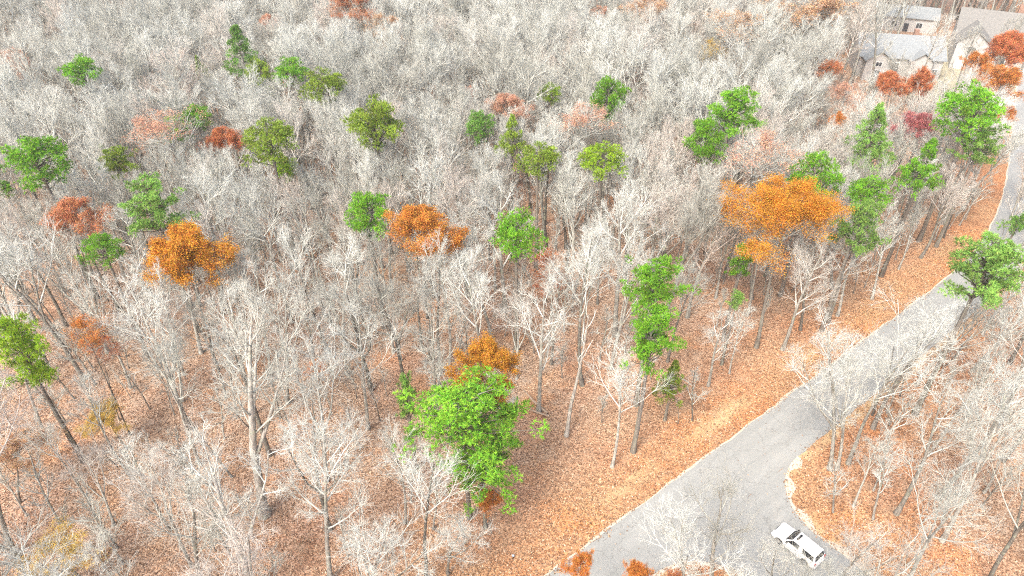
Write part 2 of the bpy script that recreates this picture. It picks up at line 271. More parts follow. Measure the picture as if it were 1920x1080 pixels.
 (30.0,153.6,10.8),(-108.2,170.1,6.7),(-78.7,91.1,6.3),(24.2,89.0,9.8),(8.1,159.0,6.1),(0.7,133.8,6.4),(38.1,113.3,9.2),(-68.3,163.0,8.1),
 (-109.2,162.9,9.2),(-104.8,172.7,10.1),(-118.1,176.4,10.8),(-24.8,164.4,7.2),(51.1,116.4,8.1),(72.6,164.9,8.6),(28.6,159.6,7.1),(-20.1,139.5,9.9),
 (-88.2,113.3,8.4),(48.8,128.9,6.6),(-4.0,122.0,9.5),(11.5,107.1,6.4),(71.6,111.0,8.7),(-5.0,152.4,9.4),(-53.9,125.7,5.6),(-59.3,128.1,8.9),
 (20.1,182.6,6.2),(67.1,117.2,10.0),(64.1,129.8,8.0),(-74.9,148.3,6.3),(-96.4,128.0,7.5),(-62.0,94.1,9.5),(27.6,169.5,6.8),(37.3,184.7,6.5),
 (-37.4,154.2,7.0),(14.4,147.2,6.1),(64.5,169.2,10.8),(32.5,115.4,10.1),(73.6,180.2,10.7),(-63.9,135.6,8.6),(-90.5,150.1,10.6),(22.5,165.2,7.6),
 (43.9,125.1,5.9),(-86.2,103.1,9.4),(-8.0,133.3,7.7),(-8.0,184.1,9.1),(4.7,161.9,10.4),(21.9,137.8,8.7),(11.3,151.3,7.6),(-70.4,163.8,9.0),
 (-61.1,104.5,7.6),(-3.6,131.5,7.4),(57.0,119.3,10.5),(46.1,131.7,6.9),(25.0,130.5,5.5),(45.3,148.1,10.5),(-5.9,159.0,7.5),(-76.3,95.8,5.2),
 (-56.3,182.9,10.7),(-65.3,156.2,8.9),(-67.6,99.7,9.2),(39.4,175.2,10.5),(63.0,126.1,5.1),(69.9,134.1,5.0),(66.1,99.0,7.5),(-44.2,156.1,9.5),
 (-63.2,138.8,5.2),(-93.5,185.9,7.8),(16.1,102.4,9.8),(-28.2,107.9,9.1),(-68.9,131.9,10.3),(61.6,150.3,6.5),(0.5,89.4,5.5),(69.3,164.9,5.5),
 (-61.1,169.6,6.1),(-80.6,135.9,8.4),(-28.2,168.0,9.7),(37.3,95.2,6.2),(21.3,122.0,8.3),(27.4,118.4,8.4),(56.0,98.2,9.4),(-27.1,175.6,6.5),
 (47.2,146.0,7.3),(-66.0,115.3,9.8),(-40.2,122.4,7.6),(89.2,187.4,9.4),(15.9,184.3,5.5),(34.6,109.6,6.5),(-14.6,149.6,5.8),(45.2,151.5,11.0),
 (55.6,137.4,6.3),(-24.7,184.4,7.0),(-89.7,177.1,8.9),(122.7,188.4,7.9),(-31.3,146.0,6.2),(-47.0,96.8,10.4),(30.8,170.7,5.7),(4.3,113.8,8.8),
 (-81.6,181.6,9.6),(-72.1,96.3,5.7),(2.4,99.6,6.3),(-57.7,114.3,5.1),(-13.4,123.3,8.3),(57.6,128.9,7.7),(-25.1,107.4,9.0),(-20.6,167.3,5.6),
 (-38.7,174.2,8.0),(-12.6,90.0,6.8),(0.8,180.4,10.7),(-64.8,148.6,7.8),(-45.8,141.8,9.6),(-30.9,161.9,7.5),(64.3,148.7,10.9),(-85.3,185.6,7.6),
 (37.0,117.1,10.4),(-71.8,162.7,10.4),(-89.2,172.8,10.6),(46.4,188.8,9.7),(-76.6,105.3,10.5),(-37.1,102.6,5.3),(53.7,133.1,10.5),(-40.0,115.3,10.7),
 (33.5,127.1,6.0),(-59.9,157.0,6.2),(65.7,147.8,8.3),(-6.5,167.8,8.8),(-57.4,118.7,9.6),(56.1,141.7,7.8),(-71.2,94.1,5.5),(-69.7,107.3,7.2),
 (-36.9,147.0,5.1),(70.4,101.4,9.5),(42.2,93.9,5.0),(14.2,162.7,9.6),(-18.4,134.5,9.2),(-90.4,171.0,9.1),(-22.8,141.9,8.6),(20.4,159.1,8.2),
 (-26.9,100.3,9.0),(56.8,117.1,10.8),(-21.0,127.2,6.5),(71.3,94.9,7.4),(-13.1,108.8,6.4),(-91.8,122.1,8.1),(-2.5,160.9,10.0),(-15.4,166.7,7.7),
 (-24.9,121.6,8.2),(-109.7,152.1,8.1),(33.4,110.8,7.6),(17.1,127.7,9.9),(39.1,90.0,10.4),(-56.5,168.0,6.7),(-80.2,100.8,6.6),(-129.7,176.5,7.8),
 (28.0,178.9,10.3),(-94.9,129.6,6.1),(-34.8,156.3,7.5),(-110.7,160.0,9.5),(-95.5,132.0,7.4),(-10.1,84.7,6.7),(57.6,101.9,7.1),(-10.1,110.7,10.9),
 (-38.4,166.2,5.7),(32.0,169.0,9.0),(59.2,161.3,9.2),(-37.5,137.5,10.0),(58.5,171.1,10.5),(-65.3,165.2,7.5),(58.0,113.5,5.9),(-69.1,153.5,8.4),
 (2.4,114.9,9.6),(-25.9,159.0,8.5),(-108.5,145.6,10.0),(37.8,105.4,7.1),(-95.2,120.9,10.0),(-71.9,168.8,6.2),(44.4,122.2,7.3),(-69.2,143.1,10.6),
 (-88.6,167.6,8.6),(-11.2,166.3,10.3),(-101.8,130.3,9.3),(-6.8,139.3,5.7),(-108.3,173.7,10.0),(-128.7,179.7,5.5),(19.0,175.7,5.2),(-83.2,119.6,7.8),
 (-88.8,183.4,7.8),(-49.6,183.8,9.9),(-103.5,170.2,5.6),(80.9,189.5,6.2),(83.9,114.5,8.7),(61.3,94.2,7.5),(97.2,179.6,8.5),(-72.7,136.5,10.7),
 (-27.9,129.7,6.0),(-53.6,188.5,10.5),(-54.0,108.1,9.7),(86.9,128.4,5.9),(-44.1,116.4,10.3),(-32.7,133.9,10.1),(-21.5,105.7,5.7),(18.1,101.0,7.2),
 (30.6,104.8,5.9),(-103.4,156.5,10.2),(21.0,114.8,7.2),(50.2,163.7,7.5),(-82.3,103.1,9.4),(-35.4,122.4,6.9),(29.8,108.7,7.7),(21.9,102.9,8.3),
 (30.9,121.3,9.5),(53.1,102.0,9.2),(-17.0,139.1,9.0),(-10.3,177.3,7.1),(-49.5,110.6,5.0),(-20.9,182.8,10.3),(24.1,115.1,5.8),(-57.1,99.0,6.3),
 (18.2,187.3,10.6),(68.6,182.3,10.0),(64.7,106.3,7.1),(5.8,111.8,9.8),(-17.5,107.1,10.1),(-72.9,122.0,7.7),(-62.5,117.5,8.8),(36.6,100.3,8.8),
 (69.5,93.2,10.2),(-112.9,176.8,8.6),(29.3,94.8,5.1),(66.5,119.9,9.0),(12.9,190.0,5.3),(22.0,158.0,8.1),(-94.1,150.7,7.2),(30.8,151.3,10.1),
 (-129.8,181.1,5.1),(41.2,143.4,10.1),(-52.8,93.1,9.6),(9.4,167.7,6.2),(71.3,175.4,6.8),(-11.5,160.8,10.9),(35.8,112.6,6.4),(22.4,119.2,7.9),
 (12.2,144.4,5.4),(-8.2,125.4,5.8),(79.5,118.3,9.6),(-15.0,176.1,9.9),(-67.3,92.7,8.7),(-14.6,135.7,7.4),(-48.1,175.1,8.4),(-64.0,114.7,7.8),
 (-26.7,104.8,10.3),(32.8,149.5,9.4),(-38.3,162.2,9.2),(80.0,122.4,10.7),(8.1,136.9,7.5),(22.8,177.1,9.1),(-57.9,180.8,7.8),(64.8,121.9,5.8),
 (-78.5,160.2,7.0),(129.0,185.6,9.0),(-28.2,84.8,6.8),(-39.9,132.5,10.2),(20.8,107.9,10.8),(-67.9,149.8,6.4),(-73.4,176.6,6.2),(73.9,115.5,10.6),
 (-107.0,181.2,7.4),(86.1,174.4,10.6),(31.5,156.1,9.4),(2.0,103.0,5.7),(-76.7,148.8,5.2),(-64.2,128.7,7.0),(-34.8,148.8,5.3),(-66.7,129.5,6.1),
 (83.4,181.0,7.5),(13.4,115.8,6.0),(23.6,111.2,6.5),(-103.9,139.4,10.7),(-60.1,114.5,9.5),(-90.2,128.4,8.7),(26.4,109.4,9.3),(-78.9,132.8,9.8),
 (-38.6,117.2,10.6),(-61.6,131.4,10.9),(49.1,113.5,9.8),(32.1,166.2,9.4),(22.5,146.8,7.5),(17.3,105.3,10.2),(28.7,127.4,10.4),(17.4,163.1,10.4),
 (-7.0,181.8,9.2),(-7.5,136.0,8.9),(-97.3,147.1,11.0),(-47.9,186.5,9.0),(51.8,128.5,6.1),(92.2,128.1,6.9),(-105.3,148.9,9.3),(-49.8,116.7,8.9),
 (11.3,127.0,8.0),(-16.3,185.8,5.4),(53.0,158.7,6.2),(53.5,178.2,7.8),(-99.4,160.0,8.8),(-14.0,144.4,6.6),(-120.5,167.5,9.0),(30.8,132.5,6.4),
 (-37.2,180.0,5.6),(-61.5,92.1,8.8),(-21.9,109.9,10.5),(-24.0,160.7,8.6),(-54.5,182.6,6.2),(-53.4,116.2,7.6),(34.6,104.2,6.8),(-134.7,186.5,8.2),
 (-75.8,171.9,7.2),(-5.8,108.0,9.5),(-35.3,146.6,10.6),(4.8,135.9,6.8),(75.5,110.9,9.5),(90.8,175.0,7.7),(-94.2,166.0,10.0),(34.3,175.6,6.8),
 (-30.5,93.0,7.1),(13.2,107.4,8.4),(14.6,183.4,9.1),(48.8,117.9,9.0),(82.9,182.6,6.6),(-58.3,105.1,10.1),(84.3,133.3,9.5),(-79.6,126.8,10.1),
 (-48.4,136.4,10.8),(-11.9,154.7,10.4),(-47.5,138.0,6.6),(-17.7,110.8,5.5),(-50.7,92.9,8.2),(-21.6,133.7,9.5),(-11.2,169.8,6.9),(-31.3,124.8,8.7),
 (-37.5,149.5,7.4),(57.8,154.0,6.4),(-52.7,128.0,7.4),(11.7,152.8,7.6),(-44.2,143.9,5.5),(-99.4,138.8,9.7),(64.1,96.4,7.5),(-96.7,162.3,7.0),
 (-122.1,173.3,10.8),(80.8,173.7,5.8),(42.3,87.0,5.8),(-22.2,97.7,10.0),(93.2,131.1,7.7),(-115.6,185.2,9.0),(78.2,182.9,6.3),(-45.0,108.5,10.8),
 (56.5,171.9,10.6),(-111.8,147.8,10.4),(-2.9,177.6,6.7),(31.0,119.6,10.3),(-73.1,116.9,8.8),(-100.5,161.5,9.8),(29.9,113.3,8.1),(-101.2,180.3,9.2),
 (-0.9,144.7,9.0),(-106.8,157.4,10.8),(-35.6,115.8,9.0),(-125.6,171.2,9.6),(38.6,164.6,6.4),(66.8,189.5,10.0),(-95.2,161.6,8.0),(-91.8,158.8,5.1),
 (-115.3,180.0,11.0),(-44.3,150.8,10.8),(-50.0,84.2,5.1),(-77.2,141.8,10.6),(9.2,144.8,7.4),(-51.1,103.4,7.1),(-3.0,188.9,5.8),(83.3,112.7,8.6),
 (54.5,147.1,6.5),(45.1,181.9,10.3),(-36.1,94.5,9.2),(33.1,106.3,6.1),(-79.2,186.8,10.6),(-42.2,114.3,8.9),(-45.3,94.2,5.0),(7.3,106.7,6.3),
 (-87.0,127.2,6.4),(7.4,181.1,5.7),(-88.5,116.9,7.9),(-114.6,166.2,6.9),(35.0,165.7,5.8),(-48.9,149.8,5.8),(-71.4,90.6,9.8),(-58.8,125.3,7.1),
 (-20.1,88.8,8.0),(22.6,93.1,5.5),(-84.3,123.7,5.4),(-33.5,184.5,8.1),(-27.7,163.2,6.3),(27.2,93.6,6.6),(-71.8,142.9,7.7),(-111.1,189.7,10.7),
 (-59.5,89.7,6.1),(40.7,101.3,8.0),(-82.6,95.9,10.8),(-36.5,105.1,10.9),(-59.6,188.7,5.2),(-79.1,109.9,8.7),(-120.1,188.0,8.8),(75.4,100.3,10.6),
 (-95.8,138.7,7.4),(-78.9,149.4,10.5),(-37.2,151.8,5.0),(31.0,98.9,5.4),(29.7,137.6,8.9),(22.1,105.0,9.5),(-84.3,146.4,6.8),(18.0,110.4,5.1),
 (55.1,188.0,5.7),(16.9,142.3,6.6),(-58.6,170.5,5.6),(-89.7,114.9,10.1),(-57.0,92.5,10.1),(-24.9,130.6,9.0),(-64.7,189.3,9.5),(-84.0,97.7,5.2),
 (-81.7,172.9,7.7),(51.5,144.5,9.6),(-67.7,86.9,8.2),(-65.3,120.9,7.0),(128.9,187.5,7.7),(16.2,150.8,7.6),(55.3,92.3,8.1),(-0.4,112.6,5.6),
 (-64.7,133.1,5.5),(-51.6,155.8,9.6),(-32.6,175.7,8.8),(35.9,161.1,9.7),(76.2,130.1,10.8),(-62.2,89.4,9.7),(-31.8,109.7,8.9),(58.1,117.9,10.0),
 (-42.4,160.1,5.6),(-81.0,132.8,6.0),(-16.7,131.0,6.8),(-30.3,87.7,6.0),(-98.7,156.3,9.1),(-111.1,162.4,8.5),(-70.8,176.8,7.1),(32.6,132.6,10.3),
 (-68.7,119.2,10.4),(9.0,147.4,6.2),(55.6,178.3,6.7),(116.2,184.4,8.8),(-66.1,186.1,6.8),(82.5,177.7,10.1),(-77.1,111.5,7.7),(-105.6,140.0,10.9),
 (-28.4,113.8,6.7),(-127.4,185.7,9.1),(18.9,120.2,9.3),(60.5,96.0,10.3),(-107.4,176.9,9.6),(29.3,179.7,10.9),(-53.9,176.9,5.9),(-6.0,179.1,9.6),
 (44.4,179.4,10.9),(-43.9,97.0,9.4),(-81.5,154.7,6.5),(57.2,100.4,6.9),(30.7,175.4,6.1),(8.3,133.9,8.0),(17.6,103.5,10.3),(43.2,97.5,7.9),
 (40.4,125.3,9.0),(-83.1,144.5,7.7),(36.2,128.1,10.1),(-58.9,184.9,6.8),(43.1,92.6,10.0),(-71.8,140.4,8.5),(69.5,111.0,8.3),(-55.6,115.1,8.9),
 (3.7,86.7,5.4),(24.6,109.9,10.0),(-71.0,105.9,9.4),(-41.2,177.0,10.0),(-11.0,127.0,9.9),(-133.0,182.7,5.1),(-117.0,166.4,8.6),(-75.8,119.7,6.9),
 (66.6,144.5,6.5),(-86.2,134.7,5.1),(-105.1,157.1,7.6),(72.2,103.9,9.1),(47.4,133.0,7.2),(-100.2,134.1,6.8),(-56.0,135.4,6.4),(-52.5,158.9,10.4),
 (-18.2,189.0,10.5),(-66.1,140.9,8.4),(28.6,89.3,9.7),(-6.5,100.5,8.3),(-113.8,171.9,7.0),(-90.0,168.1,7.7),(11.3,174.4,10.4),(-53.5,120.3,9.5),
 (4.4,145.5,8.5),(31.5,90.3,6.7),(-34.9,170.2,6.5),(50.5,117.8,8.0),(3.7,171.9,10.6),(-16.4,103.4,6.1),(74.8,150.4,5.1),(-99.4,181.1,6.9),
 (-58.8,148.8,10.6),(83.9,130.1,5.2),(-45.6,189.4,9.7),(-45.9,175.9,9.4),(-13.8,173.1,10.4),(-12.2,150.7,7.6),(-109.0,141.6,5.4),(-20.8,117.9,6.6),
 (8.1,112.4,8.3),(-41.1,161.9,5.9),(-113.4,156.7,8.2),(72.6,140.3,5.5),(-90.2,120.9,9.8),(-27.7,165.0,6.8),(92.2,187.9,10.5),(-79.7,131.0,8.3),
 (8.6,141.0,8.3),(-4.8,154.3,9.7),(68.5,151.9,10.3),(-106.7,164.6,6.4),(33.1,96.9,6.4),(84.1,186.8,7.9),(-9.1,113.8,6.6),(-88.6,163.1,9.7),
 (7.7,142.5,5.3),(-11.2,172.7,7.9),(47.1,180.9,5.3),(-78.9,170.9,6.6),(-84.6,99.3,10.5),(-49.9,96.7,9.9),(-103.6,149.2,9.7),(61.6,135.2,8.6),
 (-71.7,123.0,6.0),(-87.6,153.9,10.4),(82.6,174.0,8.3),(-64.9,174.0,9.7),(63.8,174.7,8.5),(48.6,182.1,7.0),(46.8,125.7,8.4),(-1.1,178.6,8.5),
 (-24.8,141.0,10.7),(95.4,180.7,9.5),(30.2,182.8,9.5),(-63.3,188.4,9.0),(-58.1,186.8,10.2),(69.0,103.6,10.1),(-30.0,155.0,7.0),(-16.2,115.5,6.4),
 (57.6,135.2,6.8),(-137.1,189.5,8.7),(56.6,165.8,6.4),(7.3,171.0,9.6),(12.4,114.5,7.8),(-10.9,92.5,10.3),(-14.3,127.0,7.5),(-50.3,168.1,9.1),
 (-98.7,172.4,5.8),(-50.8,146.0,5.8),(-60.0,132.5,8.0),(-32.6,93.4,6.5),(24.3,121.1,9.2),(-79.0,163.2,7.2),(-115.0,151.3,8.6),(-91.6,166.6,6.5),
 (-43.6,183.6,8.2),(-70.0,183.7,7.6),(59.2,119.8,10.0),(-110.4,157.2,11.0),(28.5,168.0,6.8),(-74.5,143.0,5.3),(-81.6,147.7,9.2),(-76.1,115.9,5.6),
 (40.7,190.0,9.6),(36.7,107.7,7.9),(-40.4,188.3,10.0),(-44.4,158.3,7.6),(44.1,129.0,5.8),(-12.3,115.8,8.5),(61.8,178.4,8.5),(-15.8,88.8,10.4),
 (-7.8,173.5,9.9),(-110.4,174.8,9.6),(37.9,158.5,5.1),(34.3,146.0,5.5),(-45.8,154.9,5.3),(51.9,150.7,6.1),(-99.1,124.8,9.4),(-48.4,91.0,7.7),
 (-110.1,182.8,6.8),(127.3,188.0,5.5),(57.5,93.2,6.4),(-46.0,127.2,6.6),(-86.6,137.9,6.0),(15.3,156.3,8.7),(-25.5,111.2,9.8),(-89.3,142.9,7.0),
 (46.3,176.7,6.3),(-33.8,150.4,5.7),(-101.4,152.3,9.2),(47.8,175.9,8.6),(26.8,160.2,6.0),(-36.8,128.5,9.3),(-89.8,135.5,9.5),(-38.4,123.3,8.6),
 (84.8,131.6,9.0),(68.8,167.9,6.8),(53.0,125.3,6.6),(-53.0,166.2,6.3),(124.4,185.4,6.5),(10.4,96.3,10.9),(-124.5,167.1,8.7),(-10.9,107.4,7.3),
 (45.7,172.4,8.1),(53.9,167.8,8.1),(-50.5,188.0,9.1),(-0.3,146.4,6.3),(71.3,126.7,10.1),(89.8,180.5,5.5),(-65.4,176.6,5.6),(49.5,92.1,7.1),
 (-56.9,103.3,8.8),(66.0,135.6,8.1),(44.7,166.4,8.7),(6.4,113.3,10.4),(-10.9,89.1,5.8),(48.7,98.1,9.3),(95.4,132.3,7.8),(-115.9,160.4,8.6),
 (-8.9,140.7,7.7),(-21.5,111.7,5.0),(-23.3,144.0,8.6),(29.4,118.8,8.9),(-61.0,184.3,7.0),(50.7,187.7,10.3),(54.7,128.5,8.5),(77.6,115.3,9.4),
 (81.0,128.1,8.2),(-40.4,95.1,9.3),(-76.3,189.1,9.4),(-20.7,185.6,6.1),(-48.3,131.7,7.8),(-112.3,180.5,8.9),(-85.6,160.8,6.3),(-11.5,104.8,8.5),
 (-41.3,156.7,6.1),(9.8,178.0,5.1),(-10.2,156.6,9.8),(-80.6,115.5,10.6),(64.4,165.8,9.8),(-17.2,121.5,10.4),(2.3,163.8,8.6),(61.7,145.3,7.3),
 (-16.9,164.1,9.1),(-104.5,143.2,8.7),(-0.6,183.5,8.2),(-18.8,164.6,8.8),(-14.5,186.2,5.6),(-43.0,105.9,8.3),(-103.1,131.0,10.9),(13.3,86.0,5.2),
 (-33.9,165.5,5.9),(21.1,149.6,7.8),(-68.8,135.3,5.5),(31.4,94.9,10.3),(-98.7,123.3,10.4),(17.4,180.0,9.4),(59.2,133.9,7.3),(-121.1,161.4,5.3),
 (14.6,95.5,6.8),(57.7,187.5,10.5),(-103.5,188.7,7.3),(-27.0,111.9,9.0),(66.6,166.4,8.3),(40.8,171.7,7.8),(-27.9,149.7,8.4),(-1.7,101.8,10.3),
 (67.9,106.6,6.3),(-33.7,183.0,10.9),(-94.4,156.1,9.9),(6.0,123.5,7.1),(-37.7,109.1,10.1),(125.8,181.0,7.9),(45.4,126.7,7.3),(5.2,132.2,8.4),
 (-98.4,126.9,8.7),(33.3,135.5,8.7),(-39.1,107.1,9.7),(19.3,144.2,9.2),(-17.8,104.1,5.4),(-76.8,161.6,9.4),(51.5,85.3,7.0),(-131.8,186.7,5.8),
 (85.6,189.0,10.4),(49.1,96.4,9.1),(-73.4,146.5,9.9),(80.3,140.4,5.2),(37.9,126.3,10.8),(56.2,173.8,9.4),(16.0,117.2,10.4),(-18.5,168.8,7.3),
 (34.2,157.3,10.2),(3.4,108.2,10.0),(-61.4,154.6,7.0),(23.2,149.1,10.1),(33.3,181.0,6.1),(-87.7,120.5,10.9),(26.0,115.6,8.4),(63.9,112.3,6.4),
 (62.7,105.4,5.7),(70.8,180.7,9.3),(50.9,185.4,8.2),(-70.6,100.4,8.5),(89.0,183.2,11.0),(-14.7,118.1,8.5),(-86.3,136.4,8.4),(-58.7,121.9,6.3),
 (-3.2,182.0,8.6),(31.1,125.8,6.7),(-23.1,86.5,10.7),(21.1,95.5,10.3),(-34.7,95.8,9.5),(-34.3,99.2,7.3),(42.6,151.7,6.0),(-28.0,92.2,7.9),
 (65.7,160.7,6.1),(-45.7,113.2,10.3),(18.9,109.1,6.3),(-37.4,187.8,10.8),(-45.2,98.5,6.4),(50.4,127.5,5.8),(25.8,122.8,7.7),(20.4,106.3,7.2),
 (50.5,179.5,6.1),(48.5,183.6,7.2),(-2.4,103.6,7.3),(-70.6,115.1,5.4),(-33.3,102.1,9.7),(-43.2,93.6,8.8),(13.3,134.9,9.0),(15.5,144.9,8.5),
 (-28.8,177.3,8.3),(35.0,100.0,6.5),(-93.7,152.3,7.7),(18.2,122.0,9.8),(30.3,134.3,8.6),(-22.8,99.8,10.1),(-84.2,159.8,10.1),(126.2,190.0,6.7),
 (-86.9,109.3,7.5),(-12.7,134.2,9.8),(60.7,139.3,5.9),(-40.6,158.2,5.7),(-52.4,95.8,5.2),(-12.2,142.0,10.6),(32.6,141.1,10.5),(-29.0,98.0,8.4),
 (-73.5,109.4,7.7),(-44.3,123.9,8.6),(19.9,100.5,5.9),(27.3,133.7,9.5),(-90.0,181.3,10.3),(-121.5,181.4,9.9),(-58.2,90.9,5.4),(-85.5,183.7,6.6),
 (25.8,152.4,6.4),(-41.2,142.2,10.5),(-49.9,105.0,8.4),(-53.5,179.4,7.5),(-111.6,184.0,7.1),(71.8,132.7,6.4),(-25.3,175.4,9.8),(68.6,162.5,6.1),
 (5.9,176.1,10.5),(-8.9,137.2,5.2),(25.0,132.1,10.5),(3.7,167.8,8.2),(89.2,129.0,10.3),(22.2,130.9,6.1),(-48.4,121.0,8.6),(-24.0,129.0,10.8),
 (-96.7,150.8,10.5),(-57.9,159.5,8.6),(31.4,164.0,5.2),(-60.2,177.9,5.6),(9.3,160.3,7.7),(87.9,122.0,7.8),(2.7,131.6,10.4),(-66.0,124.6,5.7),
 (79.4,179.6,10.4),(-129.1,186.2,9.4),(-62.4,107.6,5.4),(-59.6,134.3,9.4),(6.5,140.7,8.8),(-97.6,175.3,9.7),(-1.8,92.8,6.8),(7.5,183.0,8.3),
 (33.2,137.4,8.4),(47.2,88.7,9.8),(15.6,111.3,7.4),(-41.5,132.5,8.5),(-102.4,140.0,9.2),(-122.1,171.1,8.9),(-56.9,151.6,6.6),(19.5,131.6,5.7),
 (85.5,121.3,7.8),(54.0,110.0,10.0),(-39.6,137.2,9.8),(-51.9,99.9,9.0),(-100.0,157.5,8.7),(-25.0,114.8,10.1),(14.4,97.3,7.5),(-60.7,139.7,5.2),
 (-105.9,175.4,7.6),(11.9,84.5,6.6),(-18.3,178.8,7.2),(7.7,126.4,5.8),(6.5,85.3,9.8),(14.9,166.3,6.5),(-86.1,133.1,6.7),(-59.3,86.6,7.2),
 (-99.3,162.9,7.1),(-73.1,93.5,8.9),(-60.6,97.6,6.0),(-50.8,95.1,7.6),(-15.5,122.7,10.7),(25.2,97.4,10.2),(55.8,120.9,8.6),(-69.1,169.2,10.8),
 (65.9,133.2,7.8),(-58.4,152.5,9.4),(-19.4,104.2,5.4),(38.7,109.2,7.7),(8.9,139.3,9.5),(-18.0,115.9,9.0),(50.1,133.8,7.7),(-42.1,95.4,10.9),
 (58.9,177.9,10.5),(-33.0,106.8,5.6),(65.4,183.7,8.1),(29.0,156.8,6.0),(-95.7,125.5,6.2),(25.4,92.1,10.8),(-65.3,88.7,9.6),(-113.1,187.1,8.0),
 (32.5,128.5,9.5),(-104.8,135.2,6.7),(-97.4,159.4,8.9),(-78.8,97.4,8.3),(-108.9,175.3,5.1),(49.6,123.7,6.4),(46.6,123.5,7.4),(-74.4,158.7,10.0),
 (-111.3,172.2,6.5),(-74.0,104.8,7.1),(-51.1,137.3,9.2),(31.7,184.5,10.8),(57.5,110.6,5.7),(-71.5,181.4,7.1),(-19.0,97.5,9.3),(15.7,98.9,6.1),
 (15.5,137.6,10.0),(-44.1,139.6,5.7),(4.5,99.9,6.1),(-17.7,160.4,7.8),(-18.2,131.9,7.5),(35.7,119.7,10.4),(59.5,110.1,9.3),(38.5,172.9,10.1),
 (-2.3,120.4,7.5),(36.4,175.7,6.4),(-113.4,178.9,5.6),(-25.9,169.3,8.1),(-113.7,153.9,9.2),(-65.5,102.4,8.8),(44.7,157.6,10.6),(64.3,119.8,6.2),
 (42.4,105.0,10.5),(25.1,176.3,9.3),(13.4,105.8,8.9),(49.9,161.7,9.1),(-32.9,125.7,5.8),(-29.3,118.2,10.8),(6.8,187.0,9.3),(5.1,97.6,6.3),
 (-44.7,165.3,9.5),(-70.9,130.1,9.2),(-106.4,161.2,9.5),(-39.4,93.1,10.9),(20.3,189.8,9.8),(-78.3,102.0,6.1),(-23.6,106.5,5.5),(-95.5,142.8,9.3),
 (-5.0,156.0,5.4),(33.4,171.8,7.8),(-1.7,135.2,10.8),(57.7,125.8,10.7),(-74.8,168.5,10.7),(-41.1,179.9,9.5),(94.1,135.2,5.5),(-45.8,100.7,7.5),
 (-117.2,169.9,6.7),(-68.4,138.3,9.2),(-79.8,145.6,9.5),(-30.5,169.2,8.3),(35.2,122.4,9.1),(82.5,175.9,7.3),(12.5,138.9,5.7),(-49.0,128.5,7.5),
 (-121.8,188.7,9.2),(-96.7,167.2,7.8),(5.3,182.8,5.2),(-56.6,90.5,6.3),(-19.7,106.5,7.7),(-5.9,89.0,9.1),(46.1,153.0,5.3),(96.4,134.0,10.8),
 (69.9,146.1,7.2),(46.6,104.4,6.3),(-77.0,128.2,8.3),(-43.8,101.0,9.8),(-90.7,160.4,5.4),(-72.3,131.0,10.5),(121.4,189.7,9.3),(-79.7,157.4,5.8),
 (77.6,123.5,8.5),(0.5,103.4,10.3),(38.1,84.6,7.9),(56.0,153.8,5.6),(-91.6,173.3,5.8),(-25.2,155.6,9.5),(35.7,167.2,7.3),(-109.6,150.4,6.5),
 (-2.9,171.9,10.1),(33.1,116.8,10.0),(-89.2,153.7,10.0),(-82.8,131.0,10.4),(-75.6,140.6,8.0),(8.1,100.2,7.1),(87.4,175.6,9.0),(18.2,183.4,5.1),
 (60.0,113.8,7.5),(-105.8,166.7,5.5),(90.0,131.9,10.9),(-5.3,129.8,9.8),(-40.2,160.5,8.2),(-71.1,186.6,9.5),(-67.9,126.0,8.5),(-16.2,145.9,10.2),
 (33.7,186.4,8.4),(-12.8,140.3,6.2),(-25.7,95.8,6.0),(49.8,101.4,10.0),(-100.2,185.9,8.5),(26.6,91.2,8.1),(62.4,157.9,9.2),(87.4,118.9,8.3),
 (17.5,171.8,8.5),(-68.8,175.6,10.0),(-52.9,132.9,6.5),(-56.1,155.6,9.7),(-69.7,162.3,10.7),(3.6,93.3,9.9),(10.1,111.7,9.7),(-27.0,151.5,6.1),
 (-46.5,133.4,7.7),(-30.0,136.9,6.8),(95.8,138.5,9.9),(-55.0,97.5,6.0),(19.6,118.2,8.6),(-39.4,145.4,8.7),(21.2,117.2,5.9),(-122.0,178.2,9.1),
 (-101.1,150.2,10.1),(9.1,115.8,7.7),(-62.6,156.8,5.1),(47.7,137.5,6.7),(6.1,117.8,6.9),(60.7,105.5,5.7),(-41.3,128.2,6.6),(-28.8,142.1,9.0),
 (6.3,161.8,5.6),(66.7,104.9,9.9),(-111.0,178.7,7.8),(-19.4,108.5,6.7),(53.4,175.5,6.5),(-9.2,169.6,5.1),(7.4,104.2,8.3),(74.3,167.5,6.6),
 (-13.0,99.4,7.4),(12.3,169.9,9.3),(-63.1,167.4,6.5),(80.2,129.4,8.4),(-73.7,187.4,7.9),(-90.3,119.2,7.2),(-40.0,165.0,9.3),(-5.7,148.9,6.4),
 (-71.6,184.5,9.6),(2.9,150.8,5.3),(23.0,182.1,8.7),(62.9,141.7,8.5),(56.0,144.8,7.1),(35.2,138.1,10.2),(-11.1,144.0,9.0),(-60.3,152.6,6.0),
 (42.6,165.7,7.2),(77.5,142.6,6.9),(52.1,171.7,6.3),(-70.8,120.2,5.9),(14.9,175.3,9.5),(34.2,89.0,8.6),(-11.2,123.6,9.0),(-117.2,189.1,5.3),
 (10.4,171.0,5.2),(30.5,93.4,10.4),(46.1,141.1,7.1),(36.1,86.0,10.4),(-7.5,166.0,10.4),(-76.1,113.3,8.7),(0.8,152.9,10.5),(-103.3,133.7,8.9),
 (41.9,146.9,10.2),(-47.2,181.7,7.5),(23.8,144.6,6.2),(-60.2,94.2,9.6),(-70.8,88.8,9.8),(70.6,158.9,7.8),(-3.5,135.2,5.8),(-66.2,143.7,6.9),
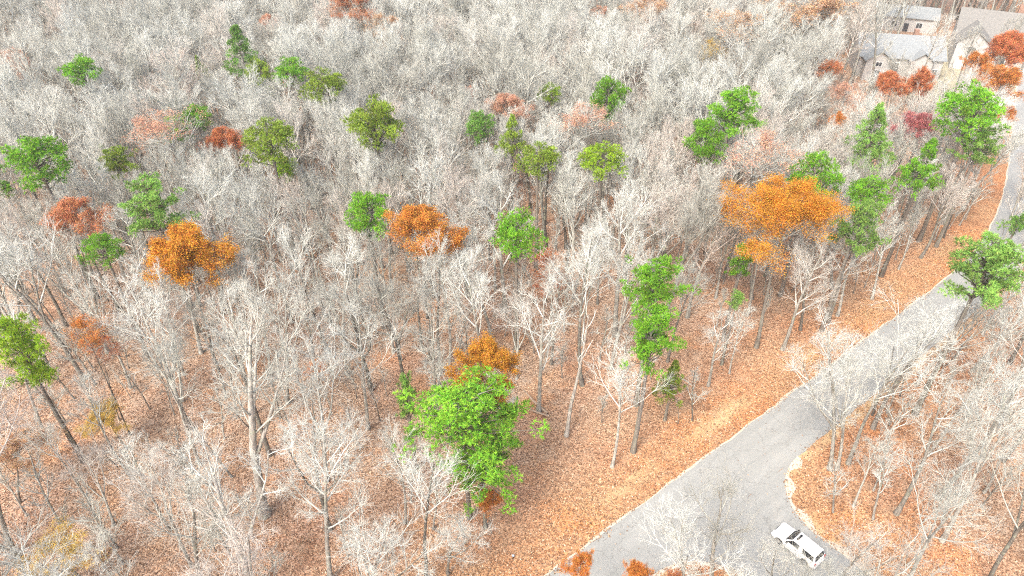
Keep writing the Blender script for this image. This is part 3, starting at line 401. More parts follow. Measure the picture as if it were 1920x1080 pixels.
 (-44.9,129.2,5.5),(24.4,174.2,9.1),(-86.3,146.9,9.0),(10.8,148.4,7.6),(35.7,110.6,5.3),(25.9,156.1,10.8),(4.6,149.0,9.3),(43.4,175.3,7.6),
 (-34.8,86.8,10.2),(-102.2,178.7,7.5),(-88.0,123.5,7.8),(-14.5,116.4,5.3),(84.5,178.9,10.5),(78.8,110.0,8.9),(-24.2,125.1,5.4),(40.8,107.3,10.0),
 (-69.1,100.0,6.5),(60.3,146.1,8.6),(-94.7,180.3,6.1),(53.5,104.4,9.6),(13.1,121.4,10.4),(-0.7,150.9,10.7),(15.0,135.1,10.8),(-41.6,102.9,5.7),
 (-19.6,137.6,6.7),(-84.1,171.3,6.4),(-18.8,94.5,9.0),(-4.3,101.2,9.8),(-31.3,121.0,6.5),(-24.9,90.8,10.1),(-126.3,179.8,6.6),(-29.5,180.8,7.2),
 (-90.7,157.3,5.4),(-3.4,186.8,7.4),(-14.2,161.8,5.6),(-27.3,185.8,9.5),(28.1,185.5,10.7),(-101.5,187.0,7.7),(-84.4,117.8,5.6),(-48.2,100.9,7.7),
 (-51.0,106.5,10.4),(3.9,116.1,7.0),(69.7,99.9,9.7),(23.0,95.1,6.0),(59.2,142.5,10.7),(-15.8,100.8,9.0),(2.3,162.1,5.5),(-70.5,168.1,5.6),
 (81.2,110.1,10.1),(6.3,95.9,6.2),(-53.5,161.5,7.1),(0.2,141.7,6.5),(55.0,116.0,6.1),(-52.1,140.7,6.6),(51.8,133.8,8.7),(-57.7,134.5,5.8),
 (-13.4,93.9,5.8),(29.9,165.2,7.9),(24.0,155.0,5.3),(-24.0,118.8,5.2),
]
NEAR = [
 (-38.2,16.3,21.9),(19.9,16.6,22.1),(5.5,17.4,21.9),(-28.2,16.5,17.7),(25.2,18.6,21.8),(30.0,16.7,17.3),(13.1,17.5,17.5),(-4.1,18.0,17.3),
 (-32.2,19.7,20.0),(18.6,21.1,17.1),(1.4,21.9,16.7),(12.8,23.1,19.1),(-22.0,21.8,15.9),(25.1,24.3,20.9),(6.0,22.3,16.1),(-44.0,23.1,17.7),
 (-37.1,25.2,22.4),(-17.7,26.5,19.9),(-30.9,24.8,15.9),(40.1,28.4,22.2),(45.9,25.7,15.8),(20.2,26.7,15.3),(-47.6,29.4,18.6),(-43.0,31.7,18.1),
 (47.9,30.9,16.1),(-49.6,33.9,20.8),(47.9,35.5,20.5),(-28.7,35.4,16.0),(-17.1,39.2,19.4),(51.6,41.6,22.0),(-53.0,38.9,15.9),(-32.0,39.1,14.0),
 (-10.2,40.1,15.7),(41.5,42.5,20.3),(-37.5,39.5,10.7),(-55.9,44.3,19.2),(55.6,45.3,19.0),(-31.7,46.4,20.5),(50.1,46.8,19.1),(-25.0,47.8,19.0),
 (42.9,47.7,17.4),(58.2,50.6,20.5),(-34.4,50.9,20.5),(39.1,51.7,20.5),(-49.7,50.4,16.9),(-57.6,51.7,17.2),(-8.1,52.9,18.6),(-20.3,50.0,9.8),
 (-62.6,54.9,16.8),(63.9,57.8,22.4),(-32.1,55.7,16.5),(-52.0,55.4,15.8),(-3.0,57.4,19.8),(59.2,56.1,16.4),(-16.2,57.9,19.7),(-49.8,58.9,21.8),
 (-56.0,58.6,20.9),(-43.7,57.5,17.1),(-61.1,60.1,21.4),(46.7,58.3,16.5),(-38.2,59.4,18.0),(-28.2,59.7,17.1),(59.5,61.8,19.7),(54.4,60.6,16.2),
 (0.5,59.5,12.2),(4.7,62.1,16.7),(-3.5,62.1,16.7),(18.8,62.6,17.0),(64.9,63.9,19.7),(-37.6,63.3,18.3),(-54.1,64.1,20.0),(-49.1,63.6,18.8),
 (-66.5,62.5,16.1),(-22.5,64.2,19.3),(-14.5,63.9,18.3),(-27.5,64.0,17.1),(33.1,64.3,17.4),(-33.1,65.5,19.4),(-18.6,64.8,17.2),(18.0,67.1,22.3),
 (13.1,67.5,22.2),(8.7,65.7,16.1),(-61.3,66.4,15.8),(-45.2,68.1,18.1),(-56.9,68.8,19.3),(-28.3,69.6,20.9),(59.2,67.2,14.7),(-61.8,70.3,21.6),
 (71.2,69.5,19.7),(-37.5,71.1,21.9),(-65.7,69.9,19.2),(22.7,70.5,19.9),(65.8,70.4,19.3),(-69.9,70.3,18.5),(-24.3,70.9,18.9),(15.8,71.7,19.9),
 (-1.0,71.8,19.8),(-6.9,70.7,17.2),(-10.9,70.2,15.6),(30.5,70.8,16.6),(-19.9,72.6,19.4),(-51.6,72.0,17.4),(-41.1,72.7,16.7),(-6.0,74.8,21.2),
 (-32.7,72.7,16.7),(-10.4,74.8,20.3),(73.1,74.2,17.9),(-47.5,73.9,16.8),(21.9,75.4,19.9),(27.2,74.4,16.2),(-37.6,77.1,22.0),(32.1,74.5,15.7),
 (-16.3,75.8,17.5),(15.1,75.8,17.4),(-26.9,76.3,18.0),(-73.7,75.5,16.2),(-2.3,76.4,17.9),(8.1,76.9,18.4),(-43.3,78.1,21.0),(-31.8,77.2,18.3),
 (-61.0,76.2,15.7),(-65.7,75.8,14.5),(-21.6,77.6,17.7),(-49.3,77.7,17.6),(-70.1,78.5,19.0),(19.2,79.1,19.8),(75.6,79.2,20.0),(-54.3,79.7,19.6),
 (-6.6,79.1,17.5),(-39.9,80.7,20.2),(35.6,80.1,18.2),(15.8,80.5,18.9),(-14.6,80.6,18.8),(-58.9,80.0,17.2),(7.7,81.1,19.2),(-18.3,81.4,19.7),
 (-10.1,82.5,21.9),(41.8,81.0,18.3),(-73.7,82.8,22.4),(-77.0,80.4,16.0),(32.5,82.1,19.4),(-36.7,82.3,19.8),(-24.9,81.0,16.8),(38.1,82.8,20.4),
 (-51.0,80.8,16.0),(-46.7,81.8,16.6),(48.6,82.2,16.9),(5.1,84.4,21.4),(-56.2,83.5,19.1),(18.4,84.4,21.0),(-21.5,82.5,16.7),(-64.1,81.2,13.1),
 (-3.2,83.6,18.3),(14.4,84.0,18.9),(45.0,83.5,17.9),(34.5,86.1,22.1),(-77.2,84.7,18.8),(-41.1,84.0,17.1),(-60.8,84.3,17.7),(78.4,84.9,18.0),
 (22.0,84.1,15.6),(59.3,84.3,15.5),(-7.1,85.8,18.3),(-21.1,86.6,19.6),(-33.6,84.0,13.4),(8.0,86.3,18.5),(53.6,85.0,15.5),(-26.4,84.5,14.3),
 (28.2,85.3,15.8),(-71.5,85.7,16.2),(-10.2,87.1,19.2),(-13.5,85.9,15.5),(30.8,87.8,19.6),(0.5,86.9,16.7),(-37.6,87.2,17.1),(40.8,86.8,16.1),
 (44.5,87.3,17.1),(-82.3,88.7,20.1),(-74.7,88.1,18.8),(4.8,88.6,19.6),(-57.6,88.7,18.7),(-25.5,88.4,18.1),(20.8,87.5,16.0),(36.3,89.2,19.7),
 (13.7,87.5,15.5),(-43.1,87.7,15.8),(-78.6,89.1,18.8),(80.9,88.9,18.2),(51.0,90.8,22.4),(-63.4,88.5,16.7),(17.2,90.0,19.3),(-18.1,90.3,19.4),
 (-66.2,91.4,21.5),(-31.5,91.7,21.7),(-3.1,89.0,15.7),(-69.4,90.2,17.7),(-7.6,89.7,16.4),(46.4,90.9,18.7),(-13.8,91.4,19.6),(54.8,90.8,18.4),
 (-21.9,92.4,21.8),(-55.1,92.0,20.5),(-51.6,91.0,18.1),(-74.2,92.2,19.8),(-59.3,92.7,20.8),(23.7,90.6,15.6),(-26.4,93.1,21.0),(-35.4,91.2,16.7),
 (67.2,93.7,21.8),(-85.0,94.1,21.5),(40.2,91.9,16.2),(14.1,93.0,18.3),(62.8,94.3,21.1),(20.6,92.6,17.1),(84.1,92.2,16.2),(-45.8,92.2,16.1),
 (-17.2,95.2,22.4),(59.7,92.6,16.7),(5.1,92.6,15.8),(-9.6,93.4,16.6),(43.9,94.3,18.0),(-37.3,95.7,20.5),(49.2,94.4,17.0),(-22.2,96.0,20.4),
 (-64.3,95.5,19.3),(32.9,93.9,15.6),(53.3,94.8,17.4),(-12.5,96.2,20.3),(25.7,95.0,16.9),(-69.0,97.1,21.5),(38.8,95.1,16.7),(-8.4,97.0,20.6),
 (-27.7,96.6,19.6),(-43.7,95.3,16.8),(-0.4,95.7,17.5),(21.2,97.6,21.2),(-79.2,95.5,16.2),(-74.7,96.7,18.3),(-56.5,96.8,18.6),(-40.6,96.9,18.7),
 (29.7,97.6,20.1),(-52.8,97.7,20.0),
]
FAR = [
 (35.2,96.3,16.8),(86.6,96.0,15.8),(12.4,96.8,16.8),(-82.0,98.5,20.4),(17.5,97.5,18.2),(-32.0,98.0,18.6),(-86.2,99.8,22.2),(2.9,97.4,16.7),
 (61.9,98.5,19.2),(39.1,98.7,19.1),(6.6,98.4,17.9),(68.9,97.9,16.7),(-61.7,98.6,18.1),(72.6,98.0,15.9),(55.2,99.5,18.6),(24.8,100.0,19.3),
 (-25.0,99.7,18.7),(-18.4,99.4,17.3),(-3.2,99.0,16.1),(-74.2,100.3,18.6),(-65.8,100.4,18.5),(-53.2,101.1,19.7),(-43.1,99.3,15.5),(58.8,100.2,17.2),
 (30.7,101.8,20.5),(50.5,99.4,15.1),(43.2,100.1,16.1),(-39.1,101.1,18.1),(-69.5,101.5,18.3),(-44.4,102.9,20.6),(-12.7,101.2,16.7),(-77.0,103.2,21.2),
 (-49.8,102.6,19.8),(36.6,102.7,19.7),(90.9,103.5,21.2),(61.8,102.2,18.1),(68.0,102.0,17.3),(-8.7,102.2,17.6),(-59.3,102.7,18.5),(-62.8,103.0,19.4),
 (10.4,101.2,15.1),(27.9,104.1,21.1),(-80.9,102.6,17.0),(-90.1,102.7,17.1),(-33.5,103.9,19.2),(-85.0,104.4,20.4),(72.3,102.1,14.9),(19.0,102.8,16.4),
 (23.8,105.4,22.2),(-54.9,105.3,21.5),(-4.0,102.7,15.7),(46.7,102.3,14.7),(-72.7,103.7,18.0),(55.9,103.4,17.0),(0.8,105.7,21.9),(40.5,104.7,19.4),
 (64.7,104.3,17.0),(-14.5,104.3,16.6),(-24.2,105.0,18.2),(69.4,105.7,19.5),(5.8,104.1,15.6),(-30.4,105.8,18.9),(-38.8,105.3,17.8),(10.3,106.0,19.2),
 (15.0,107.1,21.2),(-48.2,106.4,19.3),(-66.8,105.1,16.1),(43.7,106.3,18.0),(-78.0,106.7,19.0),(26.5,107.6,20.3),(-81.8,107.2,19.5),(-18.2,105.7,15.8),
 (-0.9,108.8,22.5),(-12.5,107.4,18.9),(47.2,108.2,19.2),(30.3,106.9,16.1),(-73.5,107.6,17.4),(-52.9,109.9,22.0),(-18.9,109.9,21.4),(-8.8,107.4,15.6),
 (-34.6,108.3,17.6),(-30.0,110.5,22.3),(34.1,107.8,16.3),(-86.3,107.8,16.2),(-60.8,107.9,16.0),(-43.3,108.2,16.3),(37.2,111.0,22.0),(-90.5,108.5,15.6),
 (-25.7,109.0,15.9),(41.6,111.1,20.5),(9.5,109.2,15.8),(11.8,112.1,22.0),(-39.5,109.7,16.6),(20.8,109.6,16.5),(-23.3,112.0,20.7),(-65.0,111.3,19.1),
 (-74.9,111.2,18.3),(-6.0,109.6,14.7),(-14.7,110.4,16.4),(27.1,112.5,20.8),(-79.3,111.6,18.8),(-71.5,112.7,20.7),(-58.6,110.9,16.4),(-46.9,111.5,17.6),
 (-90.5,112.5,19.3),(-12.8,113.2,20.7),(-84.0,112.0,18.0),(44.8,112.5,18.5),(1.6,111.3,15.9),(-2.8,111.9,16.8),(-61.7,112.8,18.1),(15.7,112.9,17.7),
 (51.5,112.8,17.2),(-42.6,111.9,15.2),(-67.9,113.6,18.4),(-20.0,113.4,17.8),(-74.5,114.9,21.0),(-32.1,114.8,20.4),(-94.1,113.8,18.1),(-16.4,113.6,17.4),
 (-26.9,113.5,16.7),(-9.3,112.1,13.7),(31.8,113.7,16.4),(22.2,113.5,15.6),(-37.0,116.6,22.5),(-53.9,113.9,16.2),(-49.2,114.4,16.7),(-63.9,116.4,21.1),
 (11.0,116.4,20.9),(-82.9,117.1,22.2),(-39.4,113.8,14.9),(-87.6,114.7,16.8),(35.9,115.6,18.0),(40.2,114.9,16.1),(-71.0,116.8,20.1),(6.2,115.0,15.6),
 (0.1,116.3,18.1),(-3.2,117.7,21.3),(28.5,116.5,18.4),(45.3,116.4,18.0),(17.5,118.6,22.4),(79.2,116.0,16.5),(-90.8,116.3,16.9),(-78.2,116.3,16.9),
 (-12.1,117.4,18.8),(-95.1,117.0,17.0),(24.8,118.2,19.3),(-22.7,117.7,18.2),(-28.2,116.9,16.2),(-46.4,117.2,16.9),(-16.8,117.6,16.0),(3.8,118.3,17.3),
 (42.8,119.0,18.5),(33.5,118.5,17.3),(-56.2,117.4,14.9),(-14.5,121.1,22.5),(-98.1,119.4,18.5),(-8.9,120.4,20.4),(8.7,119.2,17.6),(52.5,118.3,15.5),
 (-67.9,120.8,21.0),(48.1,119.2,17.2),(-22.8,121.4,21.8),(-32.5,119.9,18.0),(-52.6,118.6,15.0),(-57.2,120.9,20.1),(-63.9,121.7,21.7),(38.7,119.5,16.8),
 (-2.2,122.0,21.7),(50.2,121.9,21.4),(-28.9,121.2,19.5),(-92.2,120.1,16.8),(-73.1,120.4,17.4),(-38.1,121.5,19.5),(-19.3,120.4,17.0),(1.8,121.3,18.8),
 (16.4,123.0,22.4),(42.3,122.9,21.4),(-42.1,122.3,19.9),(-79.5,121.4,17.5),(5.9,121.4,17.1),(23.7,123.1,20.2),(-89.9,122.8,18.8),(11.5,122.0,16.9),
 (28.6,121.8,16.5),(19.8,122.1,16.7),(-60.3,123.0,17.5),(-25.5,123.5,18.3),(-97.4,125.0,21.5),(-53.3,121.9,13.9),(-14.7,124.8,20.3),(-86.8,124.6,19.4),
 (-82.1,124.0,17.9),(-5.8,124.0,17.8),(4.5,125.9,22.1),(69.3,123.8,17.3),(19.4,125.4,20.5),(-18.6,125.1,19.9),(-65.0,126.4,22.5),(-101.2,123.8,16.7),
 (-29.9,125.7,20.5),(-69.7,124.2,17.0),(-48.5,125.0,18.7),(8.8,124.7,17.9),(33.4,125.1,18.6),(-1.8,126.2,20.7),(-73.7,124.3,16.2),(37.7,123.8,15.2),
 (14.1,125.9,19.3),(-78.2,125.7,18.9),(-60.6,127.0,21.6),(-93.4,124.4,15.8),(49.3,125.4,17.8),(42.2,126.8,20.4),(-36.7,125.0,16.1),(-52.0,125.2,16.4),
 (-94.4,128.1,21.9),(-40.7,125.9,16.8),(58.5,127.5,20.2),(-101.6,128.2,21.6),(29.5,125.8,15.9),(54.0,126.6,17.3),(-22.9,126.2,16.2),(-72.7,128.3,20.6),
 (-44.6,126.2,15.7),(-5.4,127.5,18.4),(25.7,126.4,16.0),(-80.7,128.7,21.0),(-33.7,128.5,20.2),(-12.8,128.9,21.1),(11.5,128.9,21.0),(-89.6,127.0,16.5),
 (-84.9,127.9,18.2),(-26.8,128.3,19.1),(-17.9,129.6,21.4),(-9.4,127.0,15.7),(5.6,129.7,21.8),(21.4,129.1,19.8),(31.0,130.3,22.3),(-39.1,129.5,20.3),
 (46.2,129.2,19.4),(75.8,126.2,12.7),(17.6,130.1,21.3),(-30.3,129.6,19.7),(-0.3,130.7,21.7),(52.9,130.1,19.9),(-57.9,130.5,20.7),(-105.4,130.1,18.6),
 (-50.5,129.6,16.8),(26.4,131.4,20.5),(-54.5,129.4,15.6),(8.5,131.8,20.4),(-6.8,131.1,18.6),(-44.7,131.4,19.4),(-65.3,130.1,16.1),(-92.3,131.6,19.1),
 (-22.1,131.6,17.5),(-54.5,133.5,21.6),(-2.4,133.8,22.0),(23.0,133.1,20.5),(-26.9,132.3,18.5),(-36.3,132.3,18.5),(60.3,132.7,19.2),(-14.2,133.4,20.7),
 (-10.4,132.6,18.9),(49.1,131.8,17.0),(-101.8,132.3,17.8),(-106.1,134.1,21.3),(-62.6,133.9,20.7),(-30.5,133.8,19.7),(-83.9,132.0,15.7),(-88.6,132.9,17.7),
 (-71.7,132.6,16.9),(-76.8,132.9,17.4),(-97.0,133.0,17.5),(2.6,134.7,20.8),(12.2,133.1,17.1),(16.9,134.0,19.1),(47.0,135.1,21.3),(32.0,134.5,19.7),
 (70.7,131.3,12.0),(-48.6,133.4,15.6),(9.0,135.6,20.4),(-99.9,136.3,21.6),(26.3,136.2,20.9),(51.1,135.8,20.1),(37.0,135.2,18.7),(-83.4,136.1,20.6),
 (-39.5,134.9,18.0),(-21.3,135.2,17.9),(55.6,134.6,16.3),(41.6,135.7,18.6),(-67.2,136.4,19.3),(19.7,136.6,19.9),(-110.8,138.1,22.1),(79.3,132.8,10.3),
 (-5.8,136.3,17.6),(44.2,138.4,21.5),(-103.4,136.9,17.6),(-10.6,138.0,20.0),(-74.2,138.5,21.1),(-34.6,136.7,16.8),(-53.4,138.8,21.1),(-17.9,136.4,15.7),
 (-93.3,138.0,19.1),(-106.6,138.2,19.4),(89.6,137.3,17.3),(2.1,138.9,20.7),(40.3,139.0,20.1),(12.3,137.1,15.7),(-41.4,139.6,21.1),(-57.1,137.4,16.1),
 (-2.0,139.1,19.7),(62.0,138.5,18.1),(-14.7,139.3,19.9),(-45.4,138.3,17.6),(-69.4,140.2,21.3),(97.7,138.8,18.0),(-79.4,138.9,18.0),(-31.5,139.6,18.3),
 (32.1,139.1,16.9),(27.9,140.1,18.7),(-62.3,140.1,18.7),(-88.8,138.9,16.0),(67.5,140.8,20.2),(54.7,139.0,15.9),(82.9,140.6,19.1),(-85.4,141.3,20.6),
 (22.1,141.0,19.9),(7.4,139.5,16.1),(-35.9,139.9,17.0),(-112.5,141.9,21.3),(-6.7,141.7,20.7),(-49.7,140.0,16.8),(58.4,139.9,16.3),(47.8,141.5,19.3),
 (14.5,140.9,18.1),(-26.3,141.9,19.7),(9.7,142.8,21.7),(18.3,141.5,18.4),(-20.9,141.5,17.7),(52.1,142.0,18.8),(37.1,142.1,18.6),(3.3,142.6,19.7),
 (42.7,142.3,18.8),(-52.9,142.5,18.7),(-2.6,143.9,21.7),(-107.4,142.0,17.0),(-76.0,143.5,20.2),(-37.2,143.6,20.1),(32.8,143.0,18.3),(-93.9,142.4,16.7),
 (-101.0,142.6,16.4),(75.8,144.7,21.0),(-58.8,143.6,18.3),(61.3,143.9,18.1),(1.9,145.8,22.3),(21.7,144.4,19.2),(-87.8,143.8,16.8),(-16.1,143.6,16.4),
 (-19.2,145.7,20.9),(-46.7,144.0,17.0),(-67.6,144.2,16.8),(45.2,146.3,21.4),(48.7,145.0,18.3),(-28.1,146.5,21.4),(-42.1,144.1,15.8),(-97.7,145.2,18.3),
 (-77.7,146.6,21.3),(-104.4,147.1,22.3),(-12.4,145.6,18.6),(29.9,147.0,21.5),(17.8,145.2,17.6),(-23.6,146.7,20.7),(-81.4,146.1,19.1),(-64.1,145.1,16.9),
 (37.4,146.8,20.6),(-71.0,145.0,16.4),(-91.1,147.2,21.0),(14.2,145.7,17.6),(-44.4,147.7,21.0),(-68.5,148.4,22.4),(65.1,145.9,16.7),(33.6,147.3,19.7),
 (-115.8,146.3,17.2),(-110.6,145.6,15.5),(-60.0,147.2,19.0),(-55.2,147.2,18.9),(7.9,146.0,15.7),(-6.6,147.1,18.0),(25.1,148.0,20.0),(-38.7,147.5,17.7),
 (-33.8,146.6,15.5),(-84.4,148.0,18.7),(68.3,149.1,20.8),(56.2,149.1,20.6),(-15.6,147.4,16.5),(59.4,147.5,16.7),(-94.5,147.7,16.7),(65.0,150.2,22.0),
 (-108.0,149.1,19.3),(-116.9,150.2,21.4),(-72.6,148.3,17.1),(-20.3,150.6,22.3),(51.2,147.8,15.7),(-111.8,150.2,21.0),(-29.6,150.4,21.3),(-103.7,151.0,22.3),
 (-4.4,150.0,18.8),(-81.0,150.0,18.4),(-61.9,151.5,21.7),(42.9,149.9,17.4),(-24.3,150.4,18.4),(-77.2,150.7,19.0),(1.0,149.2,15.6),(-71.1,151.9,21.5),
 (-99.6,149.6,16.1),(12.6,149.7,16.3),(-1.0,152.4,22.0),(-65.9,152.2,21.5),(6.1,150.2,17.1),(22.6,151.8,20.5),(-46.1,150.7,17.5),(75.4,152.8,21.8),
 (59.1,151.1,18.0),(-40.3,151.3,18.4),(-35.7,150.6,16.6),(-92.3,150.4,16.1),(18.1,150.7,16.0),(28.5,150.6,15.8),(-96.2,152.7,20.3),(-87.7,150.9,16.2),
 (37.9,153.5,22.0),(-92.6,154.1,22.3),(32.4,152.2,17.9),(-42.8,154.1,21.8),(26.7,154.4,22.4),(-16.4,152.6,18.5),(-119.3,153.4,20.1),(-55.1,152.5,17.8),
 (-33.9,154.4,22.0),(-10.8,153.4,19.6),(4.7,153.4,19.1),(-112.4,154.6,21.7),(-108.5,154.4,21.5),(53.6,153.7,19.8),(41.8,153.1,18.3),(47.8,151.9,15.6),
 (8.3,154.9,22.3),(-27.0,153.0,17.9),(-99.7,154.4,20.5),(15.2,154.3,20.0),(61.1,155.2,21.3),(-6.5,153.4,17.0),(-104.6,155.3,21.0),(-49.0,153.5,16.0),
 (-59.7,154.8,18.1),(-116.1,155.5,19.7),(-23.4,153.9,16.0),(48.2,156.5,21.4),(-39.7,156.6,21.2),(56.9,155.4,18.4),(2.0,156.4,20.8),(68.0,154.7,16.9),
 (-67.6,157.2,21.8),(-7.1,157.2,21.8),(-20.2,155.8,18.6),(-45.7,156.9,20.8),(-77.0,154.8,16.1),(-89.2,155.6,17.8),(-83.3,155.2,16.0),(-29.3,157.0,19.7),
 (-63.5,158.1,22.0),(30.4,157.6,20.3),(-73.2,157.7,20.2),(40.1,157.3,19.4),(44.1,155.9,15.8),(-96.0,158.7,21.4),(-22.7,158.7,21.3),(-11.9,158.5,20.5),
 (65.9,158.1,19.6),(-3.1,157.1,17.2),(34.4,158.8,20.8),(25.6,158.4,19.8),(5.7,159.3,21.5),(-25.9,157.3,17.1),(-106.7,158.9,20.6),(13.4,158.4,19.4),
 (-53.1,156.9,16.0),(-122.1,157.3,16.6),(-16.3,158.1,18.2),(-33.7,158.8,19.5),(-70.0,160.0,21.8),(-87.9,160.1,22.0),(-44.0,160.5,21.7),(-55.2,160.8,22.0),
 (-81.4,160.7,21.8),(-101.6,158.2,15.6),(58.7,159.9,19.1),(-50.2,160.2,19.6),(-112.2,158.9,16.8),(55.0,158.6,15.9),(16.9,161.3,21.6),(50.5,160.0,18.4),
 (-117.6,160.0,18.0),(-37.5,160.8,19.7),(20.4,160.9,19.1),(72.3,159.3,15.5),(-5.0,162.2,21.7),(-59.3,160.4,17.8),(31.5,162.4,21.9),(-8.5,162.0,21.0),
 (-76.7,159.7,15.9),(-28.9,161.2,18.4),(38.0,160.2,16.2),(45.3,161.3,18.6),(24.8,162.2,20.6),(-92.4,160.4,15.9),(-23.4,162.1,19.2),(-95.5,163.6,22.2),
 (62.6,161.8,17.8),(-40.9,163.4,21.4),(-18.3,162.9,19.8),(-100.9,163.5,20.7),(0.6,161.7,16.5),(41.7,161.5,15.7),(-104.8,164.6,22.4),(-123.0,163.1,18.9),
 (-112.9,163.4,19.4),(-36.2,163.9,20.3),(-46.8,163.1,18.2),(-13.6,163.6,19.0),(11.2,162.3,15.5),(74.2,165.4,22.4),(-74.3,164.4,20.0),(67.0,164.2,19.2),
 (6.6,163.7,18.1),(60.5,165.0,20.9),(-62.6,163.7,17.7),(51.8,165.7,22.0),(55.2,163.0,15.9),(-127.1,165.8,22.2),(26.5,166.0,22.4),(34.9,164.1,18.1),
 (-1.7,164.8,19.4),(-86.9,165.7,21.5),(9.5,165.5,20.8),(-57.8,163.9,17.2),(3.2,166.2,22.3),(-82.6,165.5,20.4),(-66.7,163.4,15.6),(-9.3,166.5,22.4),
 (-69.8,166.0,21.0),(-79.1,165.1,18.9),(46.3,165.5,19.8),(-22.0,165.8,20.6),(-17.1,166.1,20.4),(-50.6,165.6,19.0),(-54.7,166.6,20.6),(-30.0,165.6,17.9),
 (-109.4,167.1,20.4),(16.9,165.3,15.9),(-25.5,167.2,20.1),(33.1,167.5,20.4),(-118.7,165.7,16.1),(37.4,167.6,20.0),(21.6,167.2,18.8),(66.9,168.4,21.3),
 (-100.1,166.9,17.7),(-93.0,167.3,18.6),(-36.6,167.8,19.6),(6.3,168.7,21.3),(63.5,168.0,19.7),(58.5,169.2,21.8),(-33.2,168.1,19.3),(-85.1,169.4,21.9),
 (-60.2,167.9,18.5),(40.8,167.7,17.9),(12.1,167.7,18.0),(-79.9,169.1,20.8),(70.3,166.9,15.8),(-65.2,168.0,18.0),(-44.8,167.6,17.2),(-4.0,167.8,16.8),
 (24.7,169.6,20.9),(-115.8,169.1,19.7),(2.6,170.1,21.8),(-127.0,169.5,20.4),(55.1,168.9,19.0),(48.6,169.5,19.7),(-50.6,170.7,22.3),(-15.6,169.4,19.3),
 (-41.3,170.0,20.2),(-73.0,170.2,20.5),(-68.4,170.6,20.6),(-9.8,171.3,22.2),(-96.4,169.1,17.1),(-37.9,171.4,22.1),(-19.6,170.2,19.4),(75.7,171.5,21.8),
 (-5.5,171.9,22.2),(-122.4,169.2,16.1),(17.5,170.1,17.5),(-27.0,171.2,19.9),(-88.7,170.8,18.8),(-58.0,172.0,21.3),(-104.8,171.0,18.5),(-112.4,170.0,16.2),
 (21.7,172.4,21.6),(43.4,172.1,20.6),(28.6,171.0,18.0),(9.9,172.8,21.1),(-54.1,171.8,18.8),(-44.3,172.3,19.4),(-101.3,171.2,16.9),(-119.6,173.6,21.9),
 (-97.8,173.7,22.1),(-109.5,172.4,19.1),(-16.6,173.2,20.9),(39.0,171.0,15.6),(93.6,173.7,21.1),(81.1,172.0,17.3),(18.5,173.8,21.1),(-66.6,173.8,21.0),
 (69.8,172.0,16.8),(-62.0,172.0,16.8),(-82.3,174.3,21.2),(-93.2,173.0,18.3),(-31.1,172.3,16.6),(6.2,172.7,17.3),(-2.2,173.7,19.5),(35.7,173.5,19.1),
 (-112.9,173.7,19.5),(58.4,174.6,21.4),(32.3,174.7,21.0),(-48.6,173.6,18.7),(-21.1,173.6,18.7),(62.2,172.6,16.2),(66.1,173.1,16.7),(14.3,173.5,17.0),
 (-12.7,174.6,19.4),(-129.5,173.3,16.4),(-78.1,173.4,16.1),(1.3,175.8,21.1),(51.8,173.4,15.8),(-125.6,173.9,16.7),(21.2,176.4,22.0),(88.2,174.3,17.2),
 (68.2,176.0,21.0),(47.7,174.0,16.4),(83.8,177.0,22.4),(-70.9,175.1,18.1),(-74.9,175.2,18.1),(-36.1,174.4,16.1),(-87.4,174.7,16.6),(-24.4,177.2,21.5),
 (-104.0,175.9,18.5),(42.8,177.8,22.5),(-40.5,174.9,15.8),(-110.3,177.0,20.5),(-123.2,176.6,19.4),(54.7,176.4,18.9),(16.0,177.3,20.7),(-33.5,177.4,20.2),
 (-131.0,177.8,21.0),(-96.9,178.4,22.0),(-55.4,175.6,15.8),(-4.6,177.9,21.0),(77.7,176.9,18.7),(-30.4,176.0,16.5),(73.5,177.2,19.2),(-80.2,177.3,19.2),
 (34.0,177.8,20.2),(-8.9,176.3,16.5),(30.5,178.2,20.7),(-43.4,178.0,20.2),(11.6,177.2,18.4),(-127.5,178.3,20.8),(-62.6,177.1,17.8),(64.2,177.1,18.0),
 (-50.9,178.1,19.9),(-12.4,178.5,20.4),(26.8,177.8,18.5),(94.7,178.7,20.5),(50.9,177.4,17.4),(-20.4,179.6,22.2),(-67.1,178.6,19.9),(-16.6,177.1,16.5),
 (91.3,178.2,18.7),(39.1,178.1,18.5),(46.5,179.2,20.7),(-58.5,178.1,18.0),(-88.7,178.6,18.6),(-134.8,179.6,20.7),(-103.2,180.4,22.0),(-119.7,180.3,21.6),
 (-115.7,177.9,16.1),(60.0,179.2,18.9),(19.6,179.3,18.9),(-38.9,178.8,17.0),(-108.8,180.3,20.1),(-92.4,179.6,18.2),(5.9,179.0,16.9),(-28.2,178.9,16.1),
 (10.3,181.4,21.5),(-47.1,179.0,16.0),(123.5,179.4,16.8),(23.4,179.1,15.9),(56.4,180.4,18.8),(-114.1,181.4,20.9),(-55.0,179.9,17.4),(-8.6,180.2,18.1),
 (-14.0,182.1,22.3),(2.4,180.5,18.4),(68.7,180.2,17.7),(97.7,181.1,19.4),(-35.5,182.6,22.4),(31.6,182.1,21.0),(16.3,182.2,21.3),(-1.3,180.8,18.0),
 (87.3,180.0,15.8),(-125.0,182.4,20.8),(-69.9,182.0,19.5),(27.4,182.5,20.5),(-74.3,180.8,16.7),(-44.1,181.5,18.0),(-78.6,180.9,16.1),(-84.3,181.6,17.5),
 (-18.6,183.1,20.8),(-60.4,182.4,19.1),(38.1,182.2,18.6),(86.1,183.4,21.0),(122.0,184.1,22.5),(64.0,181.3,16.1),(22.2,183.9,21.7),(75.5,182.0,17.2),
